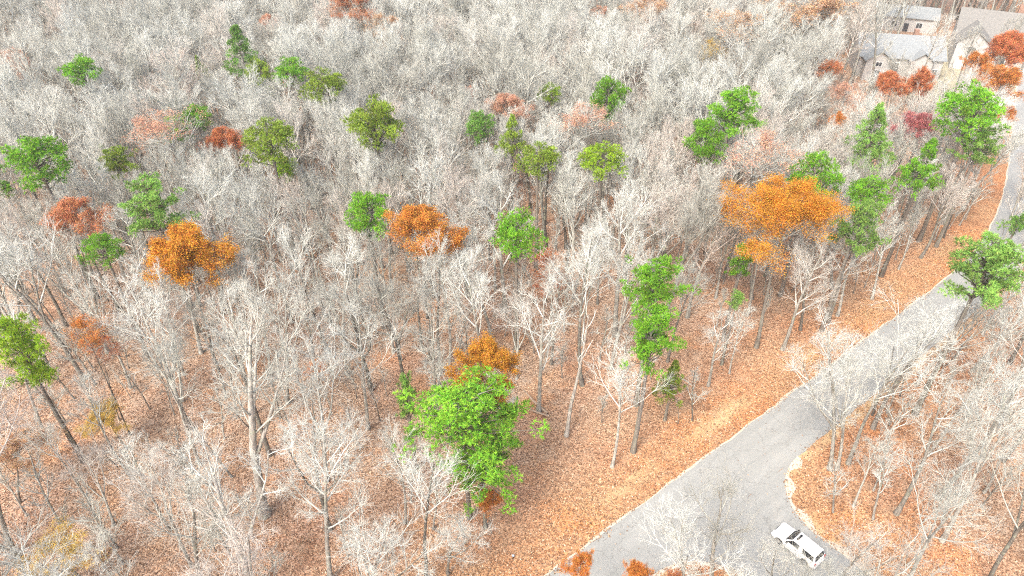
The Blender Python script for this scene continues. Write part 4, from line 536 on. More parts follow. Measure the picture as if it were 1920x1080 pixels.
 (125.8,182.6,18.6),(-131.3,183.6,20.6),(-24.2,181.7,15.9),(51.4,182.9,18.5),(47.1,183.0,18.6),(92.7,182.4,17.1),(61.0,183.7,19.8),(80.9,182.1,15.8),
 (-49.8,182.1,15.9),(71.6,184.0,19.8),(-94.5,184.6,21.3),(-28.7,182.5,16.3),(-9.9,184.4,20.5),(-69.0,185.3,22.4),(-105.5,183.8,18.8),(112.4,184.8,21.0),
 (-4.7,183.6,18.1),(-81.2,185.0,21.0),(-109.5,184.7,19.7),(117.5,183.6,17.0),(-65.0,183.2,16.2),(-99.3,184.2,18.1),(-135.5,183.3,15.7),(-76.9,185.4,19.8),
 (11.4,185.9,21.0),(54.0,186.6,22.4),(-39.2,184.9,18.4),(43.2,183.8,15.8),(37.1,186.5,21.8),(56.9,184.3,16.8),(-87.5,184.9,17.9),(94.6,186.0,20.4),
 (-30.6,186.6,21.3),(-103.1,186.7,21.4),(-116.9,184.3,15.8),(-6.1,186.8,21.1),(-25.1,187.0,21.3),(89.7,185.8,18.7),(-113.1,185.3,17.5),(-73.0,185.5,17.7),
 (66.9,187.3,21.6),(79.4,185.8,18.3),(-56.2,185.1,16.8),(5.6,184.6,15.6),(-120.8,186.1,18.6),(119.0,187.6,21.9),(-0.0,186.1,18.2),(127.2,186.5,19.0),
 (21.0,187.8,21.7),(26.7,186.6,19.0),(-51.1,186.1,17.3),(44.2,187.9,20.9),(33.0,187.8,20.3),(-14.7,187.9,20.5),(-35.2,186.4,16.6),(16.9,188.3,20.8),
 (-134.4,188.3,20.8),(-43.4,186.3,16.2),(-137.8,186.4,16.5),(-21.3,187.1,17.9),(-92.1,187.8,19.2),(82.7,188.1,19.7),(-130.7,188.7,20.7),(4.1,189.4,22.1),
 (-10.7,188.5,19.5),(60.2,188.2,18.5),(-61.4,187.2,15.8),(48.2,187.2,15.9),(-126.0,187.2,15.7),(-99.8,189.5,20.9),(9.6,189.2,19.7),(72.8,188.6,18.3),
 (115.0,190.9,22.3),(-78.9,189.0,18.0),(-86.4,188.3,16.4),(-51.6,189.5,18.8),(28.5,190.3,20.5),(-107.5,188.8,16.5),(-0.0,190.4,20.0),(-19.1,190.3,19.7),
 (63.2,190.5,20.1),(131.3,191.6,22.3),(78.1,190.2,19.1),(-66.7,190.3,19.4),(119.1,191.6,22.0),(23.9,190.5,18.3),(-120.0,191.4,20.2),(-8.7,192.2,21.4),
 (-114.5,189.8,16.1),(83.1,192.1,21.0),(-138.5,191.3,19.0),(-72.5,190.4,17.0),(-94.6,190.7,17.7),(-55.6,191.1,18.3),(-78.4,192.9,22.4),(-41.6,190.2,16.3),
 (-89.4,190.5,17.0),(-61.0,192.0,20.1),(-31.0,190.5,16.6),(-4.1,191.1,17.6),(93.0,191.1,17.6),(19.4,191.2,17.6),(15.6,191.5,18.0),(-37.5,190.9,16.6),
 (-47.5,192.2,19.4),(86.5,191.6,17.9),(-127.8,193.5,22.3),(50.8,190.8,16.1),(124.8,191.7,18.0),(38.2,192.0,18.7),(42.8,191.7,17.9),(-82.9,190.8,15.7),
 (-21.4,192.8,19.9),(-123.7,191.9,17.8),(-34.3,193.0,20.0),(56.6,191.7,17.2),(-102.2,192.8,19.1),(68.1,193.6,20.7),(-132.4,193.0,19.3),(-142.2,193.0,19.0),
 (-13.4,193.4,19.7),(-26.6,193.3,19.2),(11.4,192.8,18.1),(-98.1,194.7,21.8),(47.1,193.4,18.6),(71.8,192.9,17.3),(-39.5,193.9,19.5),(115.1,194.4,20.7),
 (89.2,194.7,21.3),(26.4,194.0,19.5),(-106.9,193.6,18.6),(14.2,194.9,20.5),(-120.4,194.8,20.4),(5.0,194.2,18.9),(-67.6,194.4,19.3),(22.4,194.3,18.7),
 (32.5,193.3,16.4),(-115.8,193.7,16.9),(118.8,195.5,20.5),(-101.4,196.2,22.1),(78.4,194.0,17.1),(-90.3,195.8,21.2),(19.2,196.3,21.6),(-111.6,195.4,19.4),
 (-52.6,196.5,21.4),(-56.5,195.7,19.5),(129.4,196.0,20.1),(-84.7,195.7,19.4),(-140.8,196.5,20.9),(-43.0,194.9,17.4),(-76.9,196.9,21.7),(-136.5,195.2,17.9),
 (-73.3,195.2,17.8),(64.2,194.6,16.2),(0.5,194.4,15.8),(76.0,196.8,20.8),(70.3,196.8,20.7),(-31.7,195.7,18.4),(53.5,196.2,19.1),(133.6,194.7,15.7),
 (83.2,195.7,17.7),(-93.8,196.1,18.5),(-47.9,197.8,21.9),(93.5,196.4,18.5),(-7.2,196.1,17.5),(-122.9,197.2,19.9),(124.6,196.8,19.0),(-16.1,197.8,20.9),
 (-40.4,197.9,20.8),(59.7,197.0,18.9),(-81.0,196.9,18.6),(-104.7,197.9,20.7),(134.0,198.6,22.4),(-129.7,197.7,20.2),(-10.8,197.1,18.9),(39.2,197.7,20.1),
 (-58.7,198.4,21.4),(-62.2,197.3,18.9),(-19.8,197.3,18.8),(-35.5,196.7,17.3),(48.6,198.0,19.7),(55.6,199.2,22.1),(67.1,198.8,21.2),(-117.5,198.4,19.6),
 (-26.1,197.4,17.5),(-65.8,197.5,17.5),(-109.3,199.7,21.8),(-137.8,199.5,21.5),(-2.8,197.3,16.4),(116.1,198.9,19.9),(91.2,199.2,20.3),(28.3,198.8,18.9),
 (4.1,198.0,17.2),(0.8,199.6,20.4),(-92.7,199.7,20.3),(111.6,200.1,21.3),(33.5,198.7,18.0),(-98.1,198.9,18.4),(121.4,200.2,21.1),(-87.8,199.3,19.1),
 (8.8,198.2,16.1),(14.8,199.5,18.8),(-84.2,200.9,21.8),(-44.9,200.1,19.9),(81.4,200.0,19.4),(95.2,200.4,20.4),(87.8,200.4,20.2),(43.1,199.3,17.6),
 (23.8,200.6,19.9),(-79.7,200.6,19.1),(-33.8,201.7,21.3),(75.5,201.7,21.1),(71.3,200.5,18.5),(-69.7,201.4,20.4),(-37.3,200.2,17.6),(-122.5,200.7,18.3),
 (-7.8,202.0,20.8),(-114.7,201.3,19.0),(-143.4,200.0,15.7),(135.4,202.0,20.0),(-101.8,202.0,19.8),(128.6,201.7,19.3),(37.1,200.9,17.2),(-29.3,201.4,17.9),
 (-147.1,202.7,20.8),(50.3,201.5,18.1),(-132.8,200.6,15.9),(7.0,201.9,18.7),(60.3,201.3,17.1),(17.5,202.2,18.8),(21.2,203.5,20.9),(100.6,203.9,21.8),
 (-13.4,202.1,17.9),(-111.9,203.5,21.0),(-60.4,202.2,18.0),(-22.0,201.2,15.7),(-106.5,203.2,19.7),(-52.9,202.5,18.2),(114.2,203.2,19.6),(-74.9,201.6,15.7),
 (-143.3,203.7,20.5),(84.4,202.6,17.7),(-65.3,202.5,17.6),(1.7,203.5,19.7),(132.2,204.7,22.1),(-17.8,204.4,21.5),(26.5,203.6,19.6),(45.9,203.1,18.4),
 (-127.5,203.1,18.3),(91.6,203.2,18.2),(11.5,204.2,20.3),(-88.0,203.9,19.2),(104.3,205.1,22.0),(-41.4,203.2,17.8),(-56.6,203.3,17.8),(137.0,205.3,21.7),
 (-22.5,205.1,21.3),(49.8,205.3,21.5),(56.4,203.0,16.4),(-45.7,203.5,17.6),(-119.2,205.2,21.2),(69.5,203.5,17.4),(124.1,203.8,17.9),(38.8,204.3,18.9),
 (-132.0,204.8,20.0),(118.8,204.8,19.4),(-138.3,203.5,16.5),(-97.1,204.0,17.4),(-3.1,203.6,16.3),(94.9,204.9,19.3),(61.3,204.9,19.0),(-101.4,205.7,20.9),
 (33.9,204.5,18.1),(108.2,205.2,19.4),(-69.1,206.5,22.2),(-115.1,204.8,18.3),(75.7,206.1,21.0),(-36.4,204.7,17.5),(79.5,204.9,18.0),(-92.3,204.5,16.9),
 (140.6,206.0,20.4),(-72.4,205.1,18.3),(-9.9,205.9,19.8),(65.6,206.7,21.3),(88.2,205.2,18.0),(15.4,206.1,19.9),(-84.0,206.7,20.9),(-107.4,207.4,22.2),
 (-32.4,205.8,18.3),(-54.6,207.8,22.3),(-77.0,206.0,18.5),(0.0,207.8,22.3),(-39.3,207.5,21.4),(5.9,206.3,18.6),(-150.3,207.5,21.1),(-123.0,207.3,20.4),
 (-135.9,206.4,18.1),(29.8,205.5,16.1),(122.1,206.7,18.0),(-43.2,208.1,21.0),(37.4,207.9,20.3),(42.6,206.7,17.3),(83.5,207.6,19.2),(-131.9,209.1,22.4),
 (-48.0,206.4,16.6),(-98.7,208.6,21.2),(-62.6,206.9,17.4),(-13.7,207.6,18.7),(-35.7,208.4,20.5),(12.4,207.8,19.0),(56.4,206.6,16.1),(126.0,208.8,20.5),
 (46.7,206.8,15.7),(53.0,208.6,19.6),(116.7,207.7,17.5),(-50.8,209.6,21.8),(-28.5,207.2,16.3),(-138.6,209.4,21.0),(32.8,209.5,21.1),(-143.6,207.2,16.0),
 (-5.1,208.2,17.5),(-112.5,208.0,16.7),(-66.6,210.0,21.1),(-80.8,208.6,17.8),(-90.4,208.4,17.1),(22.8,208.3,17.0),(100.3,209.9,20.3),(87.5,208.8,17.7),
 (58.7,209.6,19.5),(92.6,208.2,16.3),(27.6,209.4,18.9),(13.4,211.1,22.4),(8.9,209.2,18.1),(69.7,209.4,18.6),(-126.6,209.7,18.9),(-58.0,209.4,18.1),
 (108.0,209.2,17.7),(79.7,209.7,18.7),(120.7,210.7,20.8),(-94.8,209.7,18.4),(111.6,209.0,16.7),(-152.5,210.8,20.1),(-62.3,211.6,21.8),(135.0,210.0,18.2),
 (-146.8,211.8,22.1),(44.5,210.0,18.1),(-44.6,212.1,22.5),(85.6,211.8,21.8),(114.8,211.6,21.2),(131.0,209.1,15.7),(-143.0,211.0,19.3),(-9.0,209.5,15.8),
 (141.9,210.7,18.4),(5.3,211.6,20.0),(17.3,209.8,16.1),(21.7,212.0,20.9),(-70.6,211.3,19.1),(-84.8,211.9,20.5),(-19.7,209.9,16.1),(-74.3,212.3,21.0),
 (-119.2,210.9,17.4),(-102.2,211.3,17.8),(-54.5,213.2,21.9),(-113.0,212.4,20.0),(36.5,211.6,18.1),(-123.0,213.5,22.3),(117.9,213.2,21.7),(40.0,210.9,16.4),
 (96.0,212.2,18.6),(49.4,211.4,16.9),(-23.9,211.3,16.6),(-15.5,211.2,16.2),(75.3,211.1,15.9),(45.6,214.0,22.0),(-28.7,212.0,17.4),(64.5,211.4,15.9),
 (102.8,213.2,19.8),(108.8,213.4,20.1),(-10.8,212.8,19.0),(-140.3,213.6,20.7),(129.3,213.2,19.6),(-135.8,211.5,15.9),(-33.4,212.4,18.0),(-108.0,212.8,18.6),
 (30.1,212.5,17.8),(-0.9,212.9,18.0),(121.1,215.0,22.1),(144.9,214.6,20.9),(71.0,213.1,17.5),(-5.5,213.5,18.3),(79.0,215.1,21.8),(-39.1,212.8,16.5),
 (-129.8,215.3,21.9),(-46.5,215.6,22.1),(-64.5,214.6,19.8),(-155.3,215.8,22.5),(-99.7,215.3,21.0),(-36.1,215.7,21.8),(50.3,215.6,21.6),(41.3,215.6,21.5),
 (-81.6,215.5,21.1),(138.2,215.4,20.8),(62.9,215.2,20.4),(-132.9,213.5,16.3),(59.0,214.2,18.0),(-88.8,214.3,18.1),(-50.7,215.0,19.3),(-94.6,215.6,20.6),
 (-41.5,215.8,21.1),(115.2,215.5,20.2),(66.9,213.8,16.6),(54.4,215.1,19.2),(133.7,214.1,17.1),(-116.3,214.9,18.8),(84.2,215.0,18.8),(10.6,215.2,19.2),
 (89.2,214.2,16.7),(74.5,215.6,19.8),(93.5,214.5,17.3),(34.7,214.5,17.2),(-70.0,215.7,19.7),(-18.8,215.8,19.5),(-28.0,215.4,18.7),(16.5,215.7,19.3),
 (2.6,214.1,15.6),(-77.8,214.4,16.2),(-103.9,214.8,17.1),(6.2,215.8,18.8),(-57.5,215.2,17.1),(-151.6,214.5,15.6),(26.2,214.9,16.3),(-14.7,215.9,17.8),
 (125.6,215.5,16.9),(105.6,215.9,17.4),(99.3,215.1,15.7),(-144.6,215.7,16.9),(-22.9,215.7,16.6),(-32.1,215.8,15.6),
]
SAPLINGS = [
 (68.2,71.7,4.9),(39.7,53.6,9.4),(35.8,43.6,8.4),(-21.0,30.2,9.5),(5.1,25.2,6.0),(-17.7,56.4,6.3),(41.4,84.1,5.7),(-30.7,58.3,10.7),
 (-3.4,77.9,9.1),(-27.1,87.9,10.3),(34.5,40.3,9.3),(-46.8,78.0,6.3),(-24.9,35.7,10.3),(-44.7,75.9,5.2),(-10.3,29.9,6.7),(58.1,86.0,7.1),
 (-22.9,68.9,10.5),(-13.3,62.6,9.7),(-27.7,40.1,9.1),(-40.1,34.1,10.6),(45.7,81.3,8.9),(62.2,61.6,9.4),(-54.6,60.8,10.0),(-18.1,70.6,5.6),
 (-4.0,53.1,9.0),(-10.2,62.1,9.1),(3.0,24.9,5.4),(-39.7,36.5,7.3),(-20.4,33.0,5.8),(-27.8,51.0,5.8),(-55.8,55.5,4.7),(-34.0,62.4,5.4),
 (-0.8,80.2,5.0),(-58.7,74.1,10.3),(13.3,76.6,8.9),(-30.1,26.5,10.4),(-11.2,35.9,7.0),(15.5,64.6,8.6),(-37.6,84.4,9.3),(50.1,38.2,7.2),
 (29.2,73.2,10.5),(48.3,77.1,7.2),(-60.9,86.8,5.6),(-1.8,56.1,7.6),(-19.0,74.8,4.8),(7.9,71.9,8.2),(-40.6,65.3,7.1),(39.9,77.0,5.5),
 (-5.4,61.8,8.1),(-67.3,75.4,10.0),(-33.2,76.1,10.7),(50.5,87.3,6.7),(-23.9,62.4,10.9),(35.5,35.5,5.6),(-31.2,41.6,10.0),(54.0,87.7,6.0),
 (-26.9,72.2,7.4),(-20.9,27.2,9.5),(-45.3,60.7,5.2),(-22.0,71.3,7.0),(-14.9,36.4,7.1),(39.9,49.9,4.7),(-66.7,71.5,7.0),(-17.9,72.6,7.0),
 (-16.3,70.8,8.0),(-46.3,40.6,9.9),(2.7,63.9,6.8),(38.1,76.2,8.2),(-35.7,42.7,7.3),(-28.0,44.9,10.0),(-3.0,67.7,5.8),(18.2,30.4,10.6),
 (-23.9,78.1,8.1),(-34.5,69.9,8.5),(13.9,64.0,6.4),(29.0,77.7,7.7),(-59.0,82.6,7.6),(-48.8,82.5,6.7),(3.0,73.8,6.9),(6.6,68.0,9.4),
 (-24.1,38.3,5.5),(38.6,39.7,7.2),(-32.7,32.1,9.3),(-49.4,56.0,8.8),(-14.2,76.6,7.9),(5.5,76.6,10.6),(-1.7,52.6,5.8),(-24.0,84.0,8.8),
 (-20.8,66.5,10.1),(-52.8,44.2,4.9),(-47.4,68.0,4.6),(-56.1,71.4,8.8),(-4.3,49.8,10.1),(-35.8,72.8,5.7),(-1.3,50.5,9.3),(-69.6,85.5,5.5),
 (-66.0,74.1,6.6),(-58.3,63.7,4.7),(-22.4,25.9,8.4),(-50.2,45.4,5.5),(-51.6,78.4,5.6),(-63.1,73.0,7.8),(-39.9,54.0,7.7),(-42.8,80.3,8.7),
 (9.8,52.8,5.6),(52.8,56.4,7.5),(38.4,48.5,9.4),(-18.1,67.2,9.7),(-46.3,62.7,6.0),(-14.4,39.5,6.2),(49.0,53.6,7.8),(-54.2,67.1,10.2),
 (-6.4,64.4,9.9),(7.4,82.9,8.1),(-53.7,73.9,6.4),(34.0,75.5,7.9),(-14.3,56.9,4.6),(19.7,85.8,4.7),(-39.1,72.8,10.6),(-54.4,52.1,7.0),
 (-31.8,75.1,5.1),(-40.9,77.4,8.2),(1.7,79.3,7.2),(-19.9,53.7,5.8),(-24.0,57.9,7.1),(-54.4,81.6,7.5),(-10.3,44.7,6.1),(20.8,82.5,9.4),
 (19.7,68.9,4.7),(-31.8,29.1,5.3),(-36.2,45.8,5.6),(1.0,82.1,9.0),(36.2,84.4,6.5),(51.7,82.4,7.4),(-19.2,77.1,9.3),(-27.0,36.8,6.0),
 (19.8,52.9,7.7),(-30.6,54.2,8.9),(-12.4,34.1,7.9),(-20.3,63.3,10.8),(44.1,56.5,6.5),(-43.0,67.4,5.1),(41.5,53.9,9.0),(16.3,59.5,5.8),
 (8.2,74.8,9.7),(50.4,60.0,6.8),(-46.8,47.7,4.6),(-43.7,85.2,11.0),(-14.5,53.2,5.6),(46.3,75.8,5.9),(-51.8,86.7,8.2),(-64.7,86.8,9.0),
 (-8.6,54.7,9.4),(51.6,61.4,5.7),(56.6,52.2,8.7),(-55.9,62.2,9.4),(-4.5,58.5,6.0),(-7.5,56.7,10.9),(-51.8,62.2,6.9),(9.5,80.2,10.7),
 (-58.9,69.9,7.6),(-69.7,80.9,5.8),(-34.8,82.7,9.3),(-35.0,35.7,10.5),(-32.2,69.9,10.6),(-66.2,83.0,7.3),(54.5,51.5,5.5),(-72.1,76.8,6.5),
 (46.0,35.2,7.6),(43.8,44.5,5.7),(53.1,54.8,7.8),(-54.1,69.3,7.7),(-49.6,60.8,8.1),(-47.2,38.3,8.0),(-25.4,69.5,9.5),(50.2,50.2,5.8),
 (-21.3,60.1,9.3),(26.8,83.4,7.1),(-9.9,42.5,7.6),(40.0,79.0,8.8),(-42.3,39.3,9.7),(-35.2,30.9,8.6),(31.9,69.2,6.0),(-36.1,37.2,9.7),
 (57.4,57.1,8.3),(-48.1,85.8,10.6),(-71.9,87.7,6.7),(16.0,73.5,6.8),(10.0,76.9,9.3),(-22.1,57.8,7.4),(48.1,51.1,9.2),(-29.9,84.3,8.7),
 (-42.0,61.8,10.4),(-42.9,55.9,4.8),(-40.2,46.4,4.6),(61.7,66.0,8.4),(-8.9,51.3,7.5),(-39.6,87.9,4.9),(-4.3,37.8,7.7),(30.9,41.1,7.5),
 (-19.1,83.7,10.7),(11.6,86.3,8.3),(53.6,45.3,7.6),(-46.1,70.1,7.2),(-36.4,29.2,5.8),(-30.0,43.9,9.1),(-38.0,66.1,6.8),(-5.6,84.6,5.7),
 (-7.4,39.3,9.1),(28.2,87.1,7.0),(66.3,68.0,4.6),(10.5,62.7,8.4),(47.8,55.5,7.8),(-15.2,66.5,11.0),(25.5,84.7,6.8),(18.7,87.8,5.0),
 (55.5,83.9,7.8),(43.8,79.2,10.4),(1.4,69.9,10.7),(-19.6,47.8,4.9),(-23.1,50.3,7.6),(-62.6,83.5,5.2),(-25.3,52.8,9.1),(39.1,85.9,7.8),
 (-30.4,49.7,8.7),(-0.7,85.5,5.7),(-16.0,48.8,6.6),(58.4,54.6,6.8),(-62.4,67.7,8.4),(32.9,79.9,7.8),(-46.7,54.6,5.5),(26.1,68.7,8.3),
 (19.4,81.2,10.6),(-5.3,71.9,8.5),(-73.4,80.3,8.1),(-54.0,57.7,8.4),(23.5,82.9,10.9),(61.2,68.6,4.7),(50.0,57.9,6.2),(-7.9,66.0,7.4),
 (-56.3,78.9,5.7),(22.5,73.7,8.1),(45.1,41.3,7.1),(-12.0,74.1,5.1),(3.1,59.9,7.4),(-54.3,50.3,9.5),(-18.8,57.8,6.0),(-3.1,85.5,5.0),
 (-1.3,78.5,4.7),(-55.1,76.3,6.2),(-31.1,61.7,8.7),(-60.2,78.2,11.0),(27.4,76.8,4.7),(-50.5,67.2,5.6),(-14.5,87.6,8.7),(0.7,72.0,6.4),
 (-31.0,80.0,9.4),(40.8,72.3,5.6),(-27.6,82.6,7.3),(-0.9,67.0,8.8),(-52.2,70.2,5.4),(-28.5,77.8,7.6),(-12.8,78.5,10.6),(-37.4,79.9,7.6),
 (-36.9,53.1,6.8),(48.9,83.9,5.7),(-25.0,86.7,10.4),(-48.0,58.0,10.1),(-48.3,35.5,7.0),(-37.1,75.2,6.5),(-25.6,40.5,4.6),(-48.8,52.6,9.4),
 (-54.5,84.7,5.5),(-41.9,74.9,10.3),(-58.5,56.2,8.0),(71.6,75.7,5.7),(-11.9,47.0,6.0),(-9.7,48.5,4.8),(5.9,59.8,7.3),(-33.3,67.5,10.2),
]

# ---------------------------------------------------------------- helpers
def link(o, parent=None):
    COL.objects.link(o)
    if parent is not None:
        o.parent = parent
    return o

def tag(o, label=None, cat=None, group=None, kind=None):
    if label: o['label'] = label
    if cat: o['category'] = cat
    if group: o['group'] = group
    if kind: o['kind'] = kind
    return o

def empty(name, loc=(0, 0, 0), rz=0.0):
    o = bpy.data.objects.new(name, None)
    o.location = loc
    o.rotation_euler = (0, 0, rz)
    o.empty_display_size = 0.3
    return link(o)

def make_mesh(name, verts, polys, mats=(), mat_idx=None, rnd=None):
    """polys: list of (M,k) int arrays"""
    me = bpy.data.meshes.new(name)
    verts = np.asarray(verts, np.float32)
    me.vertices.add(len(verts))
    me.vertices.foreach_set('co', verts.ravel())
    polys = [np.asarray(p, np.int32) for p in polys if len(p)]
    tot = np.concatenate([np.full(len(p), p.shape[1], np.int32) for p in polys])
    idx = np.concatenate([p.ravel() for p in polys])
    me.loops.add(len(idx))
    me.loops.foreach_set('vertex_index', idx)
    me.polygons.add(len(tot))
    st = np.concatenate([[0], np.cumsum(tot)[:-1]]).astype(np.int32)
    me.polygons.foreach_set('loop_start', st)
    for m in mats: me.materials.append(m)
    if mat_idx is not None:
        me.polygons.foreach_set('material_index', np.asarray(mat_idx, np.int32))
    if rnd is not None:
        a = me.attributes.new('rnd', 'FLOAT', 'FACE')
        a.data.foreach_set('value', np.asarray(rnd, np.float32))
    me.update(calc_edges=True)
    return me

def norm(v):
    return v / np.maximum(np.linalg.norm(v, axis=-1, keepdims=True), 1e-9)

def tubes(P, Rr, S=3):
    """P (N,K,3) polylines, Rr (N,K) radii -> verts, quads"""
    N, K, _ = P.shape
    T = np.empty_like(P)
    T[:, 1:-1] = P[:, 2:] - P[:, :-2]
    T[:, 0] = P[:, 1] - P[:, 0]
    T[:, -1] = P[:, -1] - P[:, -2]
    T = norm(T)
    ref = np.broadcast_to(np.array([0.91, 0.37, 0.17]), T.shape)
    A = norm(np.cross(T, ref))
    B = np.cross(T, A)
    ang = np.arange(S) * 2 * np.pi / S
    V = P[:, :, None, :] + Rr[:, :, None, None] * (A[:, :, None, :] * np.cos(ang)[None, None, :, None] + B[:, :, None, :] * np.sin(ang)[None, None, :, None])
    base = (np.arange(N)[:, None, None] * K + np.arange(K - 1)[None, :, None]) * S
    s = np.arange(S)[None, None, :]
    s2 = (s + 1) % S
    q = np.stack([base + s, base + s2, base + S + s2, base + S + s], -1)
    return V.reshape(-1, 3), q.reshape(-1, 4)

def join(parts):
    vs, qs, o = [], [], 0
    for v, q in parts:
        vs.append(v); qs.append(q + o); o += len(v)
    return np.concatenate(vs), np.concatenate(qs)

# ---------------------------------------------------------------- materials
def new_mat(name):
    m = bpy.data.materials.new(name)
    m.use_nodes = True
    t = m.node_tree
    b = t.nodes['Principled BSDF']
    b.inputs['Roughness'].default_value = 0.9
    b.inputs['Specular IOR Level'].default_value = 0.15
    return m, t, b

def N(t, kind, **kw):
    n = t.nodes.new(kind)
    for k, v in kw.items(): setattr(n, k, v)
    return n

def ramp(t, stops, src=None, interp='LINEAR'):
    n = t.nodes.new('ShaderNodeValToRGB')
    n.color_ramp.interpolation = interp
    e = n.color_ramp.elements
    while len(e) < len(stops): e.new(0.5)
    for i, (p, c) in enumerate(stops):
        e[i].position = p
        e[i].color = (*c, 1) if len(c) == 3 else c
    if src is not None: t.links.new(src, n.inputs[0])
    return n.outputs[0]

def noise(t, vec, scale, detail=3, rough=0.55):
    n = t.nodes.new('ShaderNodeTexNoise')
    n.inputs['Scale'].default_value = scale
    n.inputs['Detail'].default_value = detail
    n.inputs['Roughness'].default_value = rough
    if vec is not None: t.links.new(vec, n.inputs['Vector'])
    return n.outputs['Fac']

def mix(t, fac, a, b, mode='MIX'):
    n = t.nodes.new('ShaderNodeMix')
    n.data_type = 'RGBA'
    n.blend_type = mode
    for s, v in ((n.inputs[0], fac), (n.inputs[6], a), (n.inputs[7], b)):
        if hasattr(v, 'is_linked'): t.links.new(v, s)
        elif isinstance(v, (int, float)): s.default_value = v
        else: s.default_value = (*v, 1)
    return n.outputs[2]

def bark_mat(name, lo, hi, dark, pink, twig=False):
    m, t, b = new_mat(name)
    tc = N(t, 'ShaderNodeTexCoord')
    oi = N(t, 'ShaderNodeObjectInfo')
    base = ramp(t, [(0.0, dark), (0.22, lo), (0.62, hi), (0.82, hi), (1.0, pink)], oi.outputs['Random'])
    mp = N(t, 'ShaderNodeMapping')
    mp.inputs['Scale'].default_value = (1, 1, 0.25)
    t.links.new(tc.outputs['Object'], mp.inputs[0])
    f = noise(t, mp.outputs[0], 5.0 if not twig else 1.6, 4)
    c = mix(t, ramp(t, [(0.38, (0, 0, 0)), (0.62, (1, 1, 1))], f), mix(t, 0.62 if not twig else 0.25, base, (0.10, 0.085, 0.07)), base)
    if not twig:
        f2 = noise(t, tc.outputs['Object'], 1.3, 3)
        c = mix(t, ramp(t, [(0.52, (0, 0, 0)), (0.66, (0.7, 0.7, 0.7))], f2), c, (0.33, 0.36, 0.28))
    t.links.new(c, b.inputs['Base Color'])
    if not twig:
        bp = N(t, 'ShaderNodeBump')
        bp.inputs['Strength'].default_value = 0.6
        bp.inputs['Distance'].default_value = 0.04
        t.links.new(noise(t, mp.outputs[0], 18, 3), bp.inputs['Height'])
        t.links.new(bp.outputs[0], b.inputs['Normal'])
    return m

M = {}
M['trunk'] = bark_mat('trunk_bark', (0.36, 0.35, 0.31), (0.54, 0.535, 0.48), (0.10, 0.09, 0.075), (0.15, 0.13, 0.11))
M['twig'] = bark_mat('twig_bark', (0.565, 0.575, 0.515), (0.71, 0.725, 0.665), (0.43, 0.43, 0.375), (0.64, 0.56, 0.49), True)
M['palebark'] = bark_mat('pale_trunk_bark', (0.52, 0.51, 0.45), (0.62, 0.61, 0.56), (0.42, 0.41, 0.36), (0.5, 0.47, 0.42))
M['pinebark'] = bark_mat('pine_bark', (0.20, 0.175, 0.15), (0.28, 0.255, 0.22), (0.14, 0.12, 0.10), (0.25, 0.2, 0.16))
M['oakbark'] = bark_mat('oak_bark', (0.19, 0.17, 0.145), (0.26, 0.24, 0.205), (0.12, 0.10, 0.085), (0.22, 0.185, 0.155))

def leaf_mat(name, var, trans, hue=0.018):
    m, t, b = new_mat(name)
    oi = N(t, 'ShaderNodeObjectInfo')
    at = N(t, 'ShaderNodeAttribute', attribute_name='rnd')
    hs = N(t, 'ShaderNodeHueSaturation')
    t.links.new(oi.outputs['Color'], hs.inputs['Color'])
    mr = N(t, 'ShaderNodeMapRange')
    mr.inputs['To Min'].default_value = 1 - var; mr.inputs['To Max'].default_value = 1 + var
    t.links.new(at.outputs['Fac'], mr.inputs[0])
    t.links.new(mr.outputs[0], hs.inputs['Value'])
    mh = N(t, 'ShaderNodeMapRange')
    mh.inputs['To Min'].default_value = 0.5 - hue; mh.inputs['To Max'].default_value = 0.5 + hue
    m7 = N(t, 'ShaderNodeMath', operation='FRACT')
    m6 = N(t, 'ShaderNodeMath', operation='MULTIPLY'); m6.inputs[1].default_value = 7.31
    t.links.new(at.outputs['Fac'], m6.inputs[0]); t.links.new(m6.outputs[0], m7.inputs[0])
    t.links.new(m7.outputs[0], mh.inputs[0]); t.links.new(mh.outputs[0], hs.inputs['Hue'])
    t.links.new(hs.outputs[0], b.inputs['Base Color'])
    b.inputs['Roughness'].default_value = 0.6
    tr = N(t, 'ShaderNodeBsdfTranslucent')
    t.links.new(hs.outputs[0], tr.inputs[0])
    mx = N(t, 'ShaderNodeMixShader'); mx.inputs[0].default_value = trans
    t.links.new(b.outputs[0], mx.inputs[1]); t.links.new(tr.outputs[0], mx.inputs[2])
    t.links.new(mx.outputs[0], t.nodes['Material Output'].inputs[0])
    return m

M['needle'] = leaf_mat('pine_needles', 0.5, 0.3, 0.03)
M['leaf'] = leaf_mat('autumn_leaves', 0.45, 0.35, 0.028)

